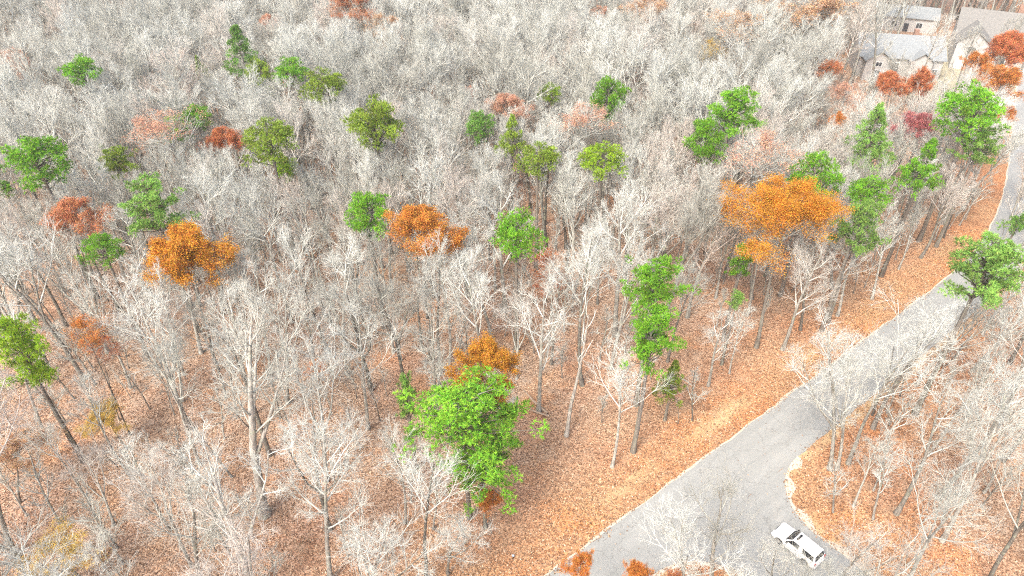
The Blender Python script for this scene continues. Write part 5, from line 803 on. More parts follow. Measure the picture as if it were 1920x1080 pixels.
def ground_mat():
    m, t, b = new_mat('leaf_litter_ground')
    tc = N(t, 'ShaderNodeTexCoord')
    ob = tc.outputs['Object']
    vo = N(t, 'ShaderNodeTexVoronoi')
    vo.inputs['Scale'].default_value = 8.5
    t.links.new(ob, vo.inputs['Vector'])
    sep = N(t, 'ShaderNodeSeparateColor')
    t.links.new(vo.outputs['Color'], sep.inputs[0])
    leafc = ramp(t, [(0.0, (0.14, 0.10, 0.075)), (0.22, (0.29, 0.195, 0.135)), (0.5, (0.415, 0.285, 0.195)), (0.8, (0.52, 0.375, 0.265)), (1.0, (0.64, 0.51, 0.39))], sep.outputs[0])
    big = noise(t, ob, 0.09, 4)
    red = mix(t, ramp(t, [(0.42, (0, 0, 0)), (0.62, (0.75, 0.75, 0.75))], big), leafc, mix(t, 1.0, leafc, (1.0, 0.84, 0.80), 'MULTIPLY'))
    mid = noise(t, ob, 0.55, 4)
    pale = mix(t, ramp(t, [(0.5, (0, 0, 0)), (0.72, (0.55, 0.55, 0.55))], mid), red, (0.42, 0.35, 0.28))
    soil = ramp(t, [(0.56, (0, 0, 0)), (0.70, (0.7, 0.7, 0.7))], noise(t, ob, 0.23, 5, 0.65))
    pale = mix(t, soil, pale, mix(t, 1.0, pale, (0.55, 0.47, 0.44), 'MULTIPLY'))
    orange = ramp(t, [(0.5, (0, 0, 0)), (0.68, (0.8, 0.8, 0.8))], noise(t, ob, 0.14, 4, 0.6))
    pale = mix(t, orange, pale, mix(t, 1.0, pale, (1.25, 0.98, 0.72), 'MULTIPLY'))
    zone = N(t, 'ShaderNodeAttribute', attribute_name='zone')
    zs = N(t, 'ShaderNodeSeparateColor'); t.links.new(zone.outputs['Color'], zs.inputs[0])
    def fuzzy(chan, sc):
        a = N(t, 'ShaderNodeMath', operation='MULTIPLY_ADD')
        a.inputs[1].default_value = 1.6
        t.links.new(chan, a.inputs[0])
        s = N(t, 'ShaderNodeMath', operation='SUBTRACT'); s.inputs[1].default_value = 0.82
        t.links.new(noise(t, ob, sc, 5, 0.7), s.inputs[0])
        t.links.new(s.outputs[0], a.inputs[2])
        return ramp(t, [(0.05, (0, 0, 0)), (0.45, (1, 1, 1))], a.outputs[0])
    c_or = ramp(t, [(0.15, (0, 0, 0)), (0.75, (1, 1, 1))], zs.outputs[2])
    pale = mix(t, c_or, pale, mix(t, 1.0, pale, (1.03, 0.81, 0.60), 'MULTIPLY'))
    straw = ramp(t, [(0.25, (0.40, 0.25, 0.13)), (0.5, (0.53, 0.37, 0.20)), (0.75, (0.62, 0.48, 0.29))], noise(t, ob, 7.0, 4, 0.7))
    c = mix(t, fuzzy(zs.outputs[0], 0.5), pale, straw)
    lawn = ramp(t, [(0.3, (0.34, 0.31, 0.21)), (0.7, (0.44, 0.40, 0.29))], noise(t, ob, 2.0, 4, 0.7))
    c = mix(t, fuzzy(zs.outputs[1], 0.3), c, lawn)
    t.links.new(c, b.inputs['Base Color'])
    bp = N(t, 'ShaderNodeBump'); bp.inputs['Strength'].default_value = 0.8; bp.inputs['Distance'].default_value = 0.06
    t.links.new(sep.outputs[1], bp.inputs['Height'])
    t.links.new(bp.outputs[0], b.inputs['Normal'])
    return m
M['ground'] = ground_mat()

def asphalt_mat():
    m, t, b = new_mat('worn_asphalt')
    tc = N(t, 'ShaderNodeTexCoord')
    mp = N(t, 'ShaderNodeMapping')
    mp.inputs['Rotation'].default_value = (0, 0, -math.atan2(0.613, 0.79))
    t.links.new(tc.outputs['Object'], mp.inputs[0])
    st = N(t, 'ShaderNodeMapping'); st.inputs['Scale'].default_value = (0.12, 1.0, 1.0)
    t.links.new(mp.outputs[0], st.inputs[0])
    f = noise(t, st.outputs[0], 0.9, 4)
    c = ramp(t, [(0.3, (0.285, 0.292, 0.277)), (0.7, (0.34, 0.347, 0.33))], f)
    f2 = noise(t, tc.outputs['Object'], 26, 3, 0.7)
    c = mix(t, ramp(t, [(0.3, (0.28, 0.28, 0.28)), (0.6, (0, 0, 0))], f2), c, (0.16, 0.155, 0.145))
    f3 = noise(t, tc.outputs['Object'], 0.6, 5, 0.65)
    c = mix(t, ramp(t, [(0.55, (0, 0, 0)), (0.75, (0.35, 0.35, 0.35))], f3), c, (0.40, 0.37, 0.32))
    vc = N(t, 'ShaderNodeTexVoronoi', feature='DISTANCE_TO_EDGE')
    vc.inputs['Scale'].default_value = 0.32
    wv = N(t, 'ShaderNodeVectorMath', operation='MULTIPLY_ADD')
    nz = N(t, 'ShaderNodeTexNoise'); nz.inputs['Scale'].default_value = 0.9; nz.inputs['Detail'].default_value = 5
    t.links.new(tc.outputs['Object'], nz.inputs['Vector'])
    t.links.new(nz.outputs['Color'], wv.inputs[0]); wv.inputs[1].default_value = (2.2, 2.2, 2.2); t.links.new(tc.outputs['Object'], wv.inputs[2])
    t.links.new(wv.outputs[0], vc.inputs['Vector'])
    c = mix(t, ramp(t, [(0.0, (0.45, 0.45, 0.45)), (0.016, (0, 0, 0))], vc.outputs['Distance']), c, (0.13, 0.125, 0.115))
    t.links.new(c, b.inputs['Base Color'])
    bp = N(t, 'ShaderNodeBump'); bp.inputs['Strength'].default_value = 0.3; bp.inputs['Distance'].default_value = 0.01
    t.links.new(f2, bp.inputs['Height']); t.links.new(bp.outputs[0], b.inputs['Normal'])
    return m
M['asphalt'] = asphalt_mat()

def simple(name, col, rough=0.7, spec=0.3, nscale=3.0, var=0.15, metal=0.0):
    m, t, b = new_mat(name)
    tc = N(t, 'ShaderNodeTexCoord')
    f = noise(t, tc.outputs['Object'], nscale, 4)
    lo = tuple(v * (1 - var) for v in col); hi = tuple(min(1, v * (1 + var)) for v in col)
    t.links.new(ramp(t, [(0.35, lo), (0.65, hi)], f), b.inputs['Base Color'])
    b.inputs['Roughness'].default_value = rough
    b.inputs['Specular IOR Level'].default_value = spec
    b.inputs['Metallic'].default_value = metal
    return m
M['gravel'] = simple('pale_gravel_edge', (0.52, 0.46, 0.37), 0.95, 0.1, 9.0, 0.25)
M['concrete'] = simple('pale_concrete', (0.45, 0.42, 0.38), 0.9, 0.2, 1.2, 0.08)
M['log'] = simple('weathered_log', (0.40, 0.31, 0.23), 0.95, 0.1, 4.0, 0.3)

def vcol_mat(name):
    m, t, b = new_mat(name)
    at = N(t, 'ShaderNodeAttribute', attribute_name='rnd')
    c = ramp(t, [(0.0, (0.14, 0.085, 0.055)), (0.3, (0.30, 0.175, 0.105)), (0.6, (0.40, 0.245, 0.15)), (0.85, (0.50, 0.35, 0.23)), (1.0, (0.64, 0.51, 0.38))], at.outputs['Fac'])
    t.links.new(c, b.inputs['Base Color'])
    return m
M['litter'] = vcol_mat('fallen_leaves')
def straw_mat():
    m, t, b = new_mat('dry_grass')
    at = N(t, 'ShaderNodeAttribute', attribute_name='rnd')
    c = ramp(t, [(0.0, (0.38, 0.25, 0.13)), (0.5, (0.52, 0.37, 0.20)), (1.0, (0.64, 0.50, 0.30))], at.outputs['Fac'])
    t.links.new(c, b.inputs['Base Color'])
    return m
M['straw'] = straw_mat()

# ---------------------------------------------------------------- road frame: t runs along the road, n across it
TX, TY = 0.79, 0.613
def tn(t, n):
    return np.array([t * TX + n * TY, t * TY - n * TX])
def to_tn(x, y):
    return x * TX + y * TY, x * TY - y * TX
# left edge of the road (t, n), it bends away past t = 108
EDGE = [(-60, -25.4), (0, -25.4), (27, -25.4), (60, -25.4), (92, -25.3), (104, -25.7), (114, -27.4), (124, -30.0), (134, -33.3), (146, -37.7), (162, -43.7), (180, -50.5), (205, -60), (260, -80)]
EDGE_T = np.array([e[0] for e in EDGE], float); EDGE_N = np.array([e[1] for e in EDGE], float)
WID = 5.8
def edge_n(t):
    return np.interp(t, EDGE_T, EDGE_N)
SIDE0, SIDE1 = 37.6, 46.2        # the side road lies between these along the main road

def road_dist(x, y):
    """signed distance outside the paved areas (negative on them), the side: -1 wood, +1 houses' side"""
    t, n = to_tn(x, y)
    e = edge_n(t)
    left = e - n                      # >0 beyond the left edge
    right = n - (e + WID)
    d = np.maximum(left, right)
    side = np.where(n < e + WID * 0.5, -1, 1)
    u_ = np.clip(n - (e + WID), 0, 6.5)
    fl0 = 6.5 - np.sqrt(np.maximum(0, 6.5 ** 2 - (6.5 - u_) ** 2))
    ds = np.where(n > e, np.maximum(SIDE0 - fl0 - t, t - (SIDE1 + fl0)), 99.0)
    return np.minimum(d, ds), side, left

def gz(x, y):
    x = np.asarray(x, float); y = np.asarray(y, float)
    d, s, l = road_dist(x, y)
    k = np.clip((d - 2.0) / 12.0, 0, 1)
    hk = np.clip((np.hypot(x - 100, y - 168) - 40) / 20.0, 0, 1)
    z = 0.45 * np.sin(x * 0.071 + 1.3) * np.cos(y * 0.063) + 0.22 * np.sin(x * 0.17 + y * 0.13) + 0.10 * np.sin(x * 0.41 - y * 0.37)
    return z * k * hk - 0.015

# ---------------------------------------------------------------- ground
rng = np.random.default_rng(11)
def build_ground():
    xs = np.concatenate([np.linspace(-1500, -190, 14), np.arange(-180, 180.1, 1.5), np.linspace(190, 1500, 14)])
    ys = np.concatenate([np.linspace(-1500, -10, 12), np.arange(0, 240.1, 1.5), np.linspace(250, 2500, 18)])
    X, Y = np.meshgrid(xs, ys)
    V = np.stack([X, Y, gz(X, Y)], -1).reshape(-1, 3)
    nx, ny = len(xs), len(ys)
    i = (np.arange(ny - 1)[:, None] * nx + np.arange(nx - 1)[None, :])
    q = np.stack([i, i + 1, i + nx + 1, i + nx], -1).reshape(-1, 4)
    me = make_mesh('ground', V, [q], [M['ground']])
    d, s, l = road_dist(V[:, 0], V[:, 1])
    straw = np.where(s < 0, 0.48 * np.exp(-((l - 2.6) / 1.3) ** 2) * (0.55 + 0.6 * np.sin(V[:, 0] * 0.31 + 0.7) * np.cos(V[:, 1] * 0.23)), np.exp(-((d - 0.4) / 0.8) ** 2) * 0.6)
    t, n = to_tn(V[:, 0], V[:, 1])
    straw = straw * np.clip((t - 10) / 10, 0, 1) * np.clip((112 - t) / 25, 0.1, 1)
    lawn = np.exp(-(((V[:, 0] - 97) / 17) ** 2 + ((V[:, 1] - 150) / 8.0) ** 2) ** 2)
    lawn = np.maximum(lawn, np.exp(-(((V[:, 0] - 112) / 22) ** 2 + ((V[:, 1] - 168) / 18.0) ** 2) ** 2) * 0.8)
    a = me.attributes.new('zone', 'FLOAT_COLOR', 'POINT')
    a.data.foreach_set('color', np.stack([straw, lawn, np.clip(np.exp(-np.maximum(d, 0) / 11.0), 0, 1), 1 + 0 * lawn], -1).astype(np.float32).ravel())
    o = link(bpy.data.objects.new('ground', me))
    tag(o, 'leaf covered forest floor', None, None, 'structure')
build_ground()

def strip(name, A, B, za, zb, mat, label):
    A = np.asarray(A); B = np.asarray(B); n = len(A)
    V = np.concatenate([np.c_[A, np.full(n, za)], np.c_[B, np.full(n, zb)]])
    i = np.arange(n - 1)
    q = np.stack([i, i + n, i + n + 1, i + 1], -1)
    o = link(bpy.data.objects.new(name, make_mesh(name, V, [q], [mat])))
    tag(o, label, None, None, 'structure')
    return o

ts = np.concatenate([np.arange(-60, 95, 1.0), np.arange(95, 250, 1.5)])
rj = np.random.default_rng(3)
def wob(k, amp):
    return amp * (np.sin(ts * 0.9 + k) * 0.5 + np.sin(ts * 2.3 + 2 * k) * 0.3) + rj.normal(0, amp * 0.35, len(ts))
Lp = np.array([tn(t, edge_n(t) + a) for t, a in zip(ts, wob(1, 0.10))])
Cp = np.array([tn(t, edge_n(t) + WID / 2) for t in ts])
Rp = np.array([tn(t, edge_n(t) + WID + a) for t, a in zip(ts, wob(4, 0.10))])
n_ = len(ts)
V = np.concatenate([np.c_[Lp, np.full(n_, 0.015)], np.c_[Cp, np.full(n_, 0.07)], np.c_[Rp, np.full(n_, 0.015)]])
i_ = np.arange(n_ - 1)
q = np.concatenate([np.stack([i_, i_ + n_, i_ + n_ + 1, i_ + 1], -1), np.stack([i_ + n_, i_ + 2 * n_, i_ + 2 * n_ + 1, i_ + n_ + 1], -1)])
road = link(bpy.data.objects.new('road', make_mesh('road', V, [q], [M['asphalt']])))
tag(road, 'worn grey asphalt road running through the wood', None, None, 'structure')
# side road with its flared mouth
ns = np.linspace(0.0, 1, 60) ** 2 * 40
e0 = -25.4 + WID
fl = 6.5 - np.sqrt(np.maximum(0, 6.5 ** 2 - (6.5 - np.clip(ns, 0, 6.5)) ** 2))
ja, jb = rj.normal(0, 0.05, 60), rj.normal(0, 0.05, 60)
SA = np.array([tn(SIDE0 - f + j, e0 + n - 0.05) for n, f, j in zip(ns, fl, ja)])
SB = np.array([tn(SIDE1 + f + j, e0 + n - 0.05) for n, f, j in zip(ns, fl, jb)])
strip('side_road', SA, SB, 0.011, 0.011, M['asphalt'], 'short grey side road joining the main road')
# pale gravel lips along the road edges
def lip(name, A, outward, wd, label, hgt=0.05):
    A = np.asarray(A); n = len(A)
    O2 = A + outward * wd
    V = np.concatenate([np.c_[A, np.full(n, 0.022)], np.c_[A + outward * wd * 0.35, hgt + rj.normal(0, 0.008, n)], np.c_[O2, np.full(n, -0.06)]])
    i = np.arange(n - 1)
    q = np.concatenate([np.stack([i, i + 1, i + n + 1, i + n], -1), np.stack([i + n, i + n + 1, i + 2 * n + 1, i + 2 * n], -1)])
    o = link(bpy.data.objects.new(name, make_mesh(name, V, [q], [M['gravel']])))
    tag(o, label, None, None, 'structure')
lip('kerb_strip', Lp[60:], np.array([-TY, TX]) * (1 + 0.5 * np.sin(ts[60:] * 0.55) * np.sin(ts[60:] * 0.13))[:, None], 0.30, 'pale gravel lip along the wooded road edge', 0.03)
out = SB[:, :] - SA[:, :]; out = out / np.linalg.norm(out, axis=1)[:, None]
nb = np.gradient(SB, axis=0); nb = np.stack([-nb[:, 1], nb[:, 0]], -1); nb /= np.linalg.norm(nb, axis=1)[:, None]
nb *= np.sign((nb * out).sum(1))[:, None]
lip('kerb_strip', SB[:36], nb[:36] * (0.8 + 0.5 * np.sin(np.arange(36) * 0.7))[:, None], 1.1, 'pale gravel lip around the side road corner', 0.04)
na = np.gradient(SA, axis=0); na = np.stack([-na[:, 1], na[:, 0]], -1); na /= np.linalg.norm(na, axis=1)[:, None]
na *= -np.sign((na * out).sum(1))[:, None]
lip('kerb_strip', SA[:36], na[:36], 0.5, 'pale gravel lip on the near side of the side road', 0.04)
drv = [(100, 139), (104, 146), (108, 154), (110, 160)]
strip('driveway', [(97.5, 132), (98.5, 141), (101, 149), (103, 158.5)], [(103, 130), (105, 139), (108.5, 147), (110.5, 157.5)], 0.01, 0.012, M['concrete'], 'pale concrete drive below the tan roofed house')

# ---------------------------------------------------------------- tree generators
def polylines(start, direc, length, K, wobble, up, rg):
    """random curved polylines; start (N,3), direc (N,3), length (N,)"""
    Nn = len(start)
    P = np.empty((Nn, K, 3)); P[:, 0] = start
    d = norm(direc)
    step = length / (K - 1)
    for k in range(1, K):
        d = norm(d + rg.normal(0, wobble, (Nn, 3)) + np.array([0, 0, up]))
        P[:, k] = P[:, k - 1] + d * step[:, None]
    return P

def spawn(P, Rr, per, t0, t1, a0, a1, lenf, K, wobble, up, r0, r1, rg, even=True):
    """children along every polyline"""
    Nn, Kp, _ = P.shape
    t = t0 + (t1 - t0) * ((np.arange(per)[None, :] + rg.random((Nn, per))) / per)
    f = t * (Kp - 1)
    i = np.clip(f.astype(int), 0, Kp - 2)
    fr = (f - i)[..., None]
    rows = np.arange(Nn)[:, None]
    s = P[rows, i] * (1 - fr) + P[rows, i + 1] * fr
    rr = Rr[rows, i] * (1 - fr[..., 0]) + Rr[rows, i + 1] * fr[..., 0]
    tan = norm(P[rows, i + 1] - P[rows, i])
    az = (np.arange(per)[None, :] * 2.399 + rg.random((Nn, 1)) * 6.28 + rg.normal(0, 0.5, (Nn, per)))
    ref = np.broadcast_to(np.array([0.31, -0.53, 0.79]), tan.shape)
    ref = np.where(np.abs((tan * ref).sum(-1, keepdims=True)) > 0.93, np.array([0.9, 0.3, -0.3]), ref)
    A = norm(np.cross(tan, ref)); B = np.cross(tan, A)
    side = A * np.cos(az)[..., None] + B * np.sin(az)[..., None]
    ang = np.radians(a0 + (a1 - a0) * rg.random((Nn, per)))[..., None]
    d = tan * np.cos(ang) + side * np.sin(ang)
    L = lenf(t, rg.random((Nn, per)))
    s = s.reshape(-1, 3); d = d.reshape(-1, 3); L = L.reshape(-1); rr = rr.reshape(-1)
    C = polylines(s, d, L, K, wobble, up, rg)
    ra = np.minimum(r0, rr * 0.75)
    CR = ra[:, None] + (np.minimum(r1, ra * 0.6) - ra)[:, None] * np.linspace(0, 1, K)[None, :] ** 0.8
    return C, CR, L

def bare_tree(seed, H=20.0, base=0.42, limbs=11, ang=(22, 48), limb_len=0.34, r=0.24, tw=(7, 6, 5), spread=1.0, lean=0.02, fork=False, dead=False, wisp=0.0, even=False):
    """returns trunk mesh data, crown mesh data, tip points"""
    rg = np.random.default_rng(seed)
    K = 11
    P = polylines(np.array([[0, 0, -0.4]]), np.array([[rg.normal(0, lean), rg.normal(0, lean), 1.0]]), np.array([H * 0.97]), K, 0.045, 0.03, rg)
    tt = np.linspace(0, 1, K)
    TR = (r * (1 - tt) ** 0.75 + 0.025)[None, :]
    TR[0, 0] *= 1.5; TR[0, 1] *= 1.02
    wood = [tubes(P, TR, 7)]
    span = 1 - base
    def ll(t, u):
        k = (t - base) / span
        return H * limb_len * (1.02 - 0.68 * k) * ((0.9 + 0.15 * u) if even else (0.7 + 0.55 * u)) * spread
    L1, R1, _ = spawn(P, TR, limbs, base, 0.985, ang[0], ang[1], ll, 8, 0.10, 0.085, (0.13 - 0.035 * wisp) * (H / 20), 0.026, rg)
    if fork:
        F, FR, _ = spawn(P, TR, 2, base * 0.75, base * 1.05, 14, 26, lambda t, u: H * (1 - t) * (0.75 + 0.2 * u), 9, 0.05, 0.05, r * 0.72, 0.04, rg)
        F1, FR1, _ = spawn(F, FR, 5, 0.35, 0.98, 25, 50, lambda t, u: H * 0.2 * (1.2 - 0.6 * t) * (0.7 + 0.5 * u), 8, 0.10, 0.08, 0.1, 0.028, rg)
        wood.append(tubes(F, FR, 6))
        L1 = np.concatenate([L1, F1]); R1 = np.concatenate([R1, FR1])
    pale = tubes(L1, R1, 4)
    li = np.linalg.norm(L1[:, -1] - L1[:, 0], axis=1)
    def l2(t, u): return li[:, None] * 0.50 * (1.15 - 0.65 * t) * (0.6 + 0.7 * u)
    L2, R2, len2 = spawn(L1, R1, tw[0], 0.18, 1.0, 22, 46, l2, 6, 0.085 + 0.115 * wisp, 0.08 - 0.03 * wisp, 0.054 - 0.016 * wisp, 0.018 - 0.003 * wisp, rg)
    if dead:
        v, qd = join([pale, tubes(L2[::3], R2[::3], 3)])
        return join(wood), (v, qd), L2[:, -1]
    def l3(t, u): return len2[:, None] * (0.55 + 0.15 * wisp) * (1.1 - 0.5 * t) * (0.6 + 0.7 * u)
    L3, R3, len3 = spawn(L2, R2, tw[1], 0.15, 1.0, 20, 46, l3, 4 + int(wisp > 0), 0.09 + 0.13 * wisp, 0.08 - 0.03 * wisp, 0.024 - 0.004 * wisp, 0.013 - 0.002 * wisp, rg)
    def l4(t, u): return np.clip(len3[:, None] * (0.7 + 0.2 * wisp), 0.35, 1.6) * (0.55 + 0.7 * u)
    L4, R4, _ = spawn(L3, R3, tw[2], 0.12, 1.0, 18, 44, l4, 3 + int(wisp > 0), 0.10 + 0.15 * wisp, 0.07 - 0.02 * wisp, 0.0130 - 0.0005 * wisp, 0.008, rg)
    crown = [pale, tubes(L2, R2, 3), tubes(L3, R3, 3), tubes(L4, R4, 3)]
    tips = np.concatenate([L4[:, -1], L4[:, 1], L3[:, -1]])
    return join(wood), join(crown), tips

class Variant:
    def __init__(self, name, seed, **kw):
        self.H = kw.get('H', 20.0)
        (tv, tq), (cv, cq), tips = bare_tree(seed, **kw)
        self.trunk = make_mesh(name + '_trunk', tv, [tq], [M['palebark' if name.startswith(('great', 'snag')) else 'oakbark' if name.startswith('oak') else 'trunk']])
        self.crown = make_mesh(name + '_crown', cv, [cq], [M['twig']])
        self.tips = tips
        self.mid = (np.percentile(tips[:, :2], 4, axis=0) + np.percentile(tips[:, :2], 96, axis=0)) / 2
        self.width = 2 * np.percentile(np.hypot(tips[:, 0] - self.mid[0], tips[:, 1] - self.mid[1]), 95)
        self.top = tips[:, 2].max()
        self.r = kw.get('r', 0.24)
        self.leaves = {}
    def leaf_mesh(self, dens, seed=5, fine=1.0):
        key = (round(dens, 2), fine)
        if key not in self.leaves:
            self.leaves[key] = make_leaves(self.tips, dens, seed, fine)
        return self.leaves[key]

def make_leaves(tips, dens, seed, fine=1.0):
    rg = np.random.default_rng(seed)
    # leaves come in patches: a 3-D cell keeps or drops its leaves
    per = max(2, int(round(11 * fine ** 1.2 * min(1, dens + 0.15))))
    keep = np.ones(len(tips), bool)
    if dens < 0.97:
        cell = np.floor(tips / 1.3).astype(int)
        h = np.sin(cell[:, 0] * 12.9898 + cell[:, 1] * 78.233 + cell[:, 2] * 37.719 + seed) * 43758.5453
        h = h - np.floor(h)
        keep = (h < 0.35 + 0.6 * dens) & (rg.random(len(tips)) < 0.35 + 0.65 * dens)
    c = np.repeat(tips[keep], per, 0)
    c = c + rg.normal(0, 0.23, c.shape)
    n = len(c)
    nrm = norm(rg.normal(0, 1, (n, 3)) + np.array([0, 0, 0.9]))
    a = norm(np.cross(nrm, rg.normal(0, 1, (n, 3)))); b = np.cross(nrm, a)
    l = (0.06 + 0.05 * rg.random(n))[:, None] / fine; wd = l * 0.62
    V = np.stack([c - a * l, c + b * wd + nrm * l * 0.25, c + a * l, c - b * wd + nrm * l * 0.25], 1).reshape(-1, 3)
    i = np.arange(n)[:, None] * 4
    cc = np.floor(c / 0.8).astype(int)
    hh = np.sin(cc[:, 0] * 41.3 + cc[:, 1] * 17.7 + cc[:, 2] * 29.1) * 9173.13
    hh = hh - np.floor(hh)
    return make_mesh('leaves', V, [i + np.array([0, 1, 2, 3])], [M['leaf']], rnd=np.clip(0.5 * hh + 0.5 * rg.random(n) + 0.0, 0, 1))

BARE = [Variant('bare%d' % k, 100 + k, base=b_, limbs=l_, ang=a_, limb_len=ln_, r=r_, tw=(8, 6, 4), fork=f_)
        for k, (b_, l_, a_, ln_, r_, f_) in enumerate([
            (0.42, 11, (22, 46), 0.33, 0.22, False), (0.50, 10, (18, 40), 0.32, 0.20, False), (0.36, 12, (25, 52), 0.33, 0.25, False),
            (0.46, 8, (20, 44), 0.32, 0.24, True), (0.55, 10, (25, 50), 0.31, 0.19, False), (0.40, 9, (18, 38), 0.34, 0.23, True),
            (0.48, 12, (28, 58), 0.30, 0.21, False), (0.38, 10, (20, 42), 0.36, 0.25, False), (0.52, 9, (15, 36), 0.36, 0.2, True),
            (0.44, 11, (24, 50), 0.35, 0.23, False)])]
OPEN = [Variant('open%d' % k, 150 + k, base=b_, limbs=l_, ang=a_, limb_len=ln_, r=r_, tw=(6, 5, 5), fork=f_, wisp=1.0)
        for k, (b_, l_, a_, ln_, r_, f_) in enumerate([
            (0.40, 8, (25, 55), 0.36, 0.23, True), (0.46, 9, (22, 50), 0.36, 0.20, False), (0.36, 9, (28, 60), 0.35, 0.24, False),
            (0.50, 7, (25, 55), 0.37, 0.20, True), (0.42, 9, (30, 65), 0.34, 0.22, False)])]
OAKV = [Variant('oak%d' % k, 300 + k, base=b_, limbs=l_, ang=a_, limb_len=ln_, r=0.2, tw=(6, 5, 4), even=True)
        for k, (b_, l_, a_, ln_) in enumerate([(0.70, 18, (35, 75), 0.30), (0.66, 17, (36, 76), 0.31), (0.72, 18, (35, 74), 0.28), (0.64, 17, (34, 72), 0.30)])]
SAPL = [Variant('sapling%d' % k, 400 + k, H=9.0, base=0.3, limbs=9, ang=(25, 55), limb_len=0.26, r=0.065, tw=(5, 4, 3), lean=0.08) for k in range(5)]
BIG = [Variant('great%d' % k, 600 + k, H=24.0, base=b_, limbs=8, ang=(25, 50), limb_len=0.30, r=r_, tw=(6, 5, 4), fork=True, wisp=1.0) for k, (b_, r_) in enumerate([(0.42, 0.46), (0.36, 0.40), (0.45, 0.34)])]
SNAG = Variant('snag', 501, H=19.0, base=0.62, limbs=6, ang=(20, 40), limb_len=0.25, r=0.24, tw=(4, 3, 2), dead=True)

# ---- pines
def pine_crown(seed, shape):
    """crown 6.5 m wide and 5 m tall, its foot at z = 0"""
    rg = np.random.default_rng(seed)
    W, Hc = 3.25, 5.0
    C = []
    rad = []
    if shape == 'r':
        n = 96
        d = norm(rg.normal(0, 1, (n, 3)) + np.array([0, 0, 0.25]))
        k = 0.35 + 0.62 * rg.random(n) ** 0.55
        bump = 1 + 0.16 * np.sin(d[:, 0] * 4 + seed) * np.cos(d[:, 1] * 5 + seed * 2)
        C = d * (k * bump)[:, None] * np.array([W - 0.3, W - 0.3, Hc * 0.46]) + np.array([0, 0, Hc * 0.48])
        low = C[:, 2] < Hc * 0.3
        C = C[~low | (rg.random(n) < 0.55)]
        rad = 0.50 + 0.30 * rg.random(len(C))
    elif shape == 'c':
        n = 100
        z = rg.random(n) ** 1.25
        rr = (1.04 - z) ** 0.8 * W * 1.1 * (0.45 + 0.55 * rg.random(n) ** 0.5) * (0.8 + 0.3 * np.sin(z * 22 + seed))
        az = rg.random(n) * 6.283
        C = np.stack([rr * np.cos(az), rr * np.sin(az), 0.15 + z * (Hc - 0.35)], -1)
        rad = 0.36 + 0.30 * (1 - z)
    else:
        tiers = 9
        for q in range(tiers):
            z0 = 0.3 + (Hc - 0.9) * (q + 0.3 * rg.random()) / (tiers - 1)
            nb = 2 + (q % 2) if q < tiers - 2 else 3
            for j in range(nb):
                az = q * 2.4 + j * 6.283 / nb + rg.normal(0, 0.4)
                ln = W * (0.55 + 0.45 * rg.random()) * (1.0 if q < tiers * 0.55 else 1.25 - 0.85 * q / tiers)
                for f in np.linspace(0.45, 1.0, 3 + int(ln > 2.2)):
                    sp = 0.25 + 0.35 * f
                    for _ in range(1 + int(rg.random() < 0.6)):
                        C.append([ln * f * math.cos(az) + rg.normal(0, sp), ln * f * math.sin(az) + rg.normal(0, sp), z0 + 0.45 * f * f + rg.normal(0, 0.16)])
                        rad.append(0.42 + 0.26 * rg.random())
        C = np.array(C); rad = np.array(rad)
    n = len(C)
    # woody branches to each clump
    st = np.c_[np.zeros(n), np.zeros(n), np.clip(C[:, 2] - np.hypot(C[:, 0], C[:, 1]) * (0.45 if shape != 'c' else 0.1), -0.4, Hc * 0.86)]
    f = np.linspace(0, 1, 4)[None, :, None]
    P = st[:, None] * (1 - f) + C[:, None] * f + np.concatenate([np.zeros((n, 1, 3)), rg.normal(0, 0.14, (n, 2, 3)), np.zeros((n, 1, 3))], 1)
    P[:, 1:3, 2] += 0.12
    bv, bq = tubes(P, np.broadcast_to(np.array([0.06, 0.045, 0.03, 0.015])[None], (n, 4)), 3)
    top = np.array([[[0, 0, -0.2], [0.05, 0.03, Hc * 0.45], [0.0, 0.06, Hc * 0.9]]])
    tv, tq = tubes(top, np.array([[0.13, 0.09, 0.03]]), 5)
    wv, wq = join([(bv, bq), (tv, tq)])
    # needle tufts
    per = 24
    cc = np.repeat(C, per, 0); cr = np.repeat(rad, per)
    d = norm(rg.normal(0, 1, (len(cc), 3)) + np.array([0, 0, 0.45]))
    off = d * (0.35 + 0.65 * rg.random((len(cc), 1))) * cr[:, None] * np.array([1.0, 1.0, 0.62])
    tc_ = cc + off
    ax = norm(d + np.array([0, 0, 0.5]) + rg.normal(0, 0.3, d.shape))
    nn = 9
    T = np.repeat(tc_, nn, 0); A = np.repeat(ax, nn, 0)
    dd = norm(A * 0.75 + rg.normal(0, 0.62, A.shape))
    sd = norm(np.cross(dd, rg.normal(0, 1, dd.shape)))
    L = (0.16 + 0.14 * rg.random(len(T)))[:, None]
    wdt = 0.026
    V = np.stack([T - sd * wdt, T + sd * wdt, T + dd * L], 1).reshape(-1, 3)
    tri = np.arange(len(V)).reshape(-1, 3)
    rr = np.repeat(np.clip(rg.normal(0.5, 0.2, len(tc_)) + np.repeat(rg.normal(0, 0.22, n), per), 0, 1), nn)
    rr = np.clip(rr + rg.normal(0, 0.1, len(rr)), 0, 1)
    allv = np.concatenate([wv, V])
    mi = np.r_[np.zeros(len(wq), int), np.ones(len(tri), int)]
    return make_mesh('pine_crown', allv, [wq, tri + len(wv)], [M['pinebark'], M['needle']], mi, np.r_[np.zeros(len(wq)), rr])

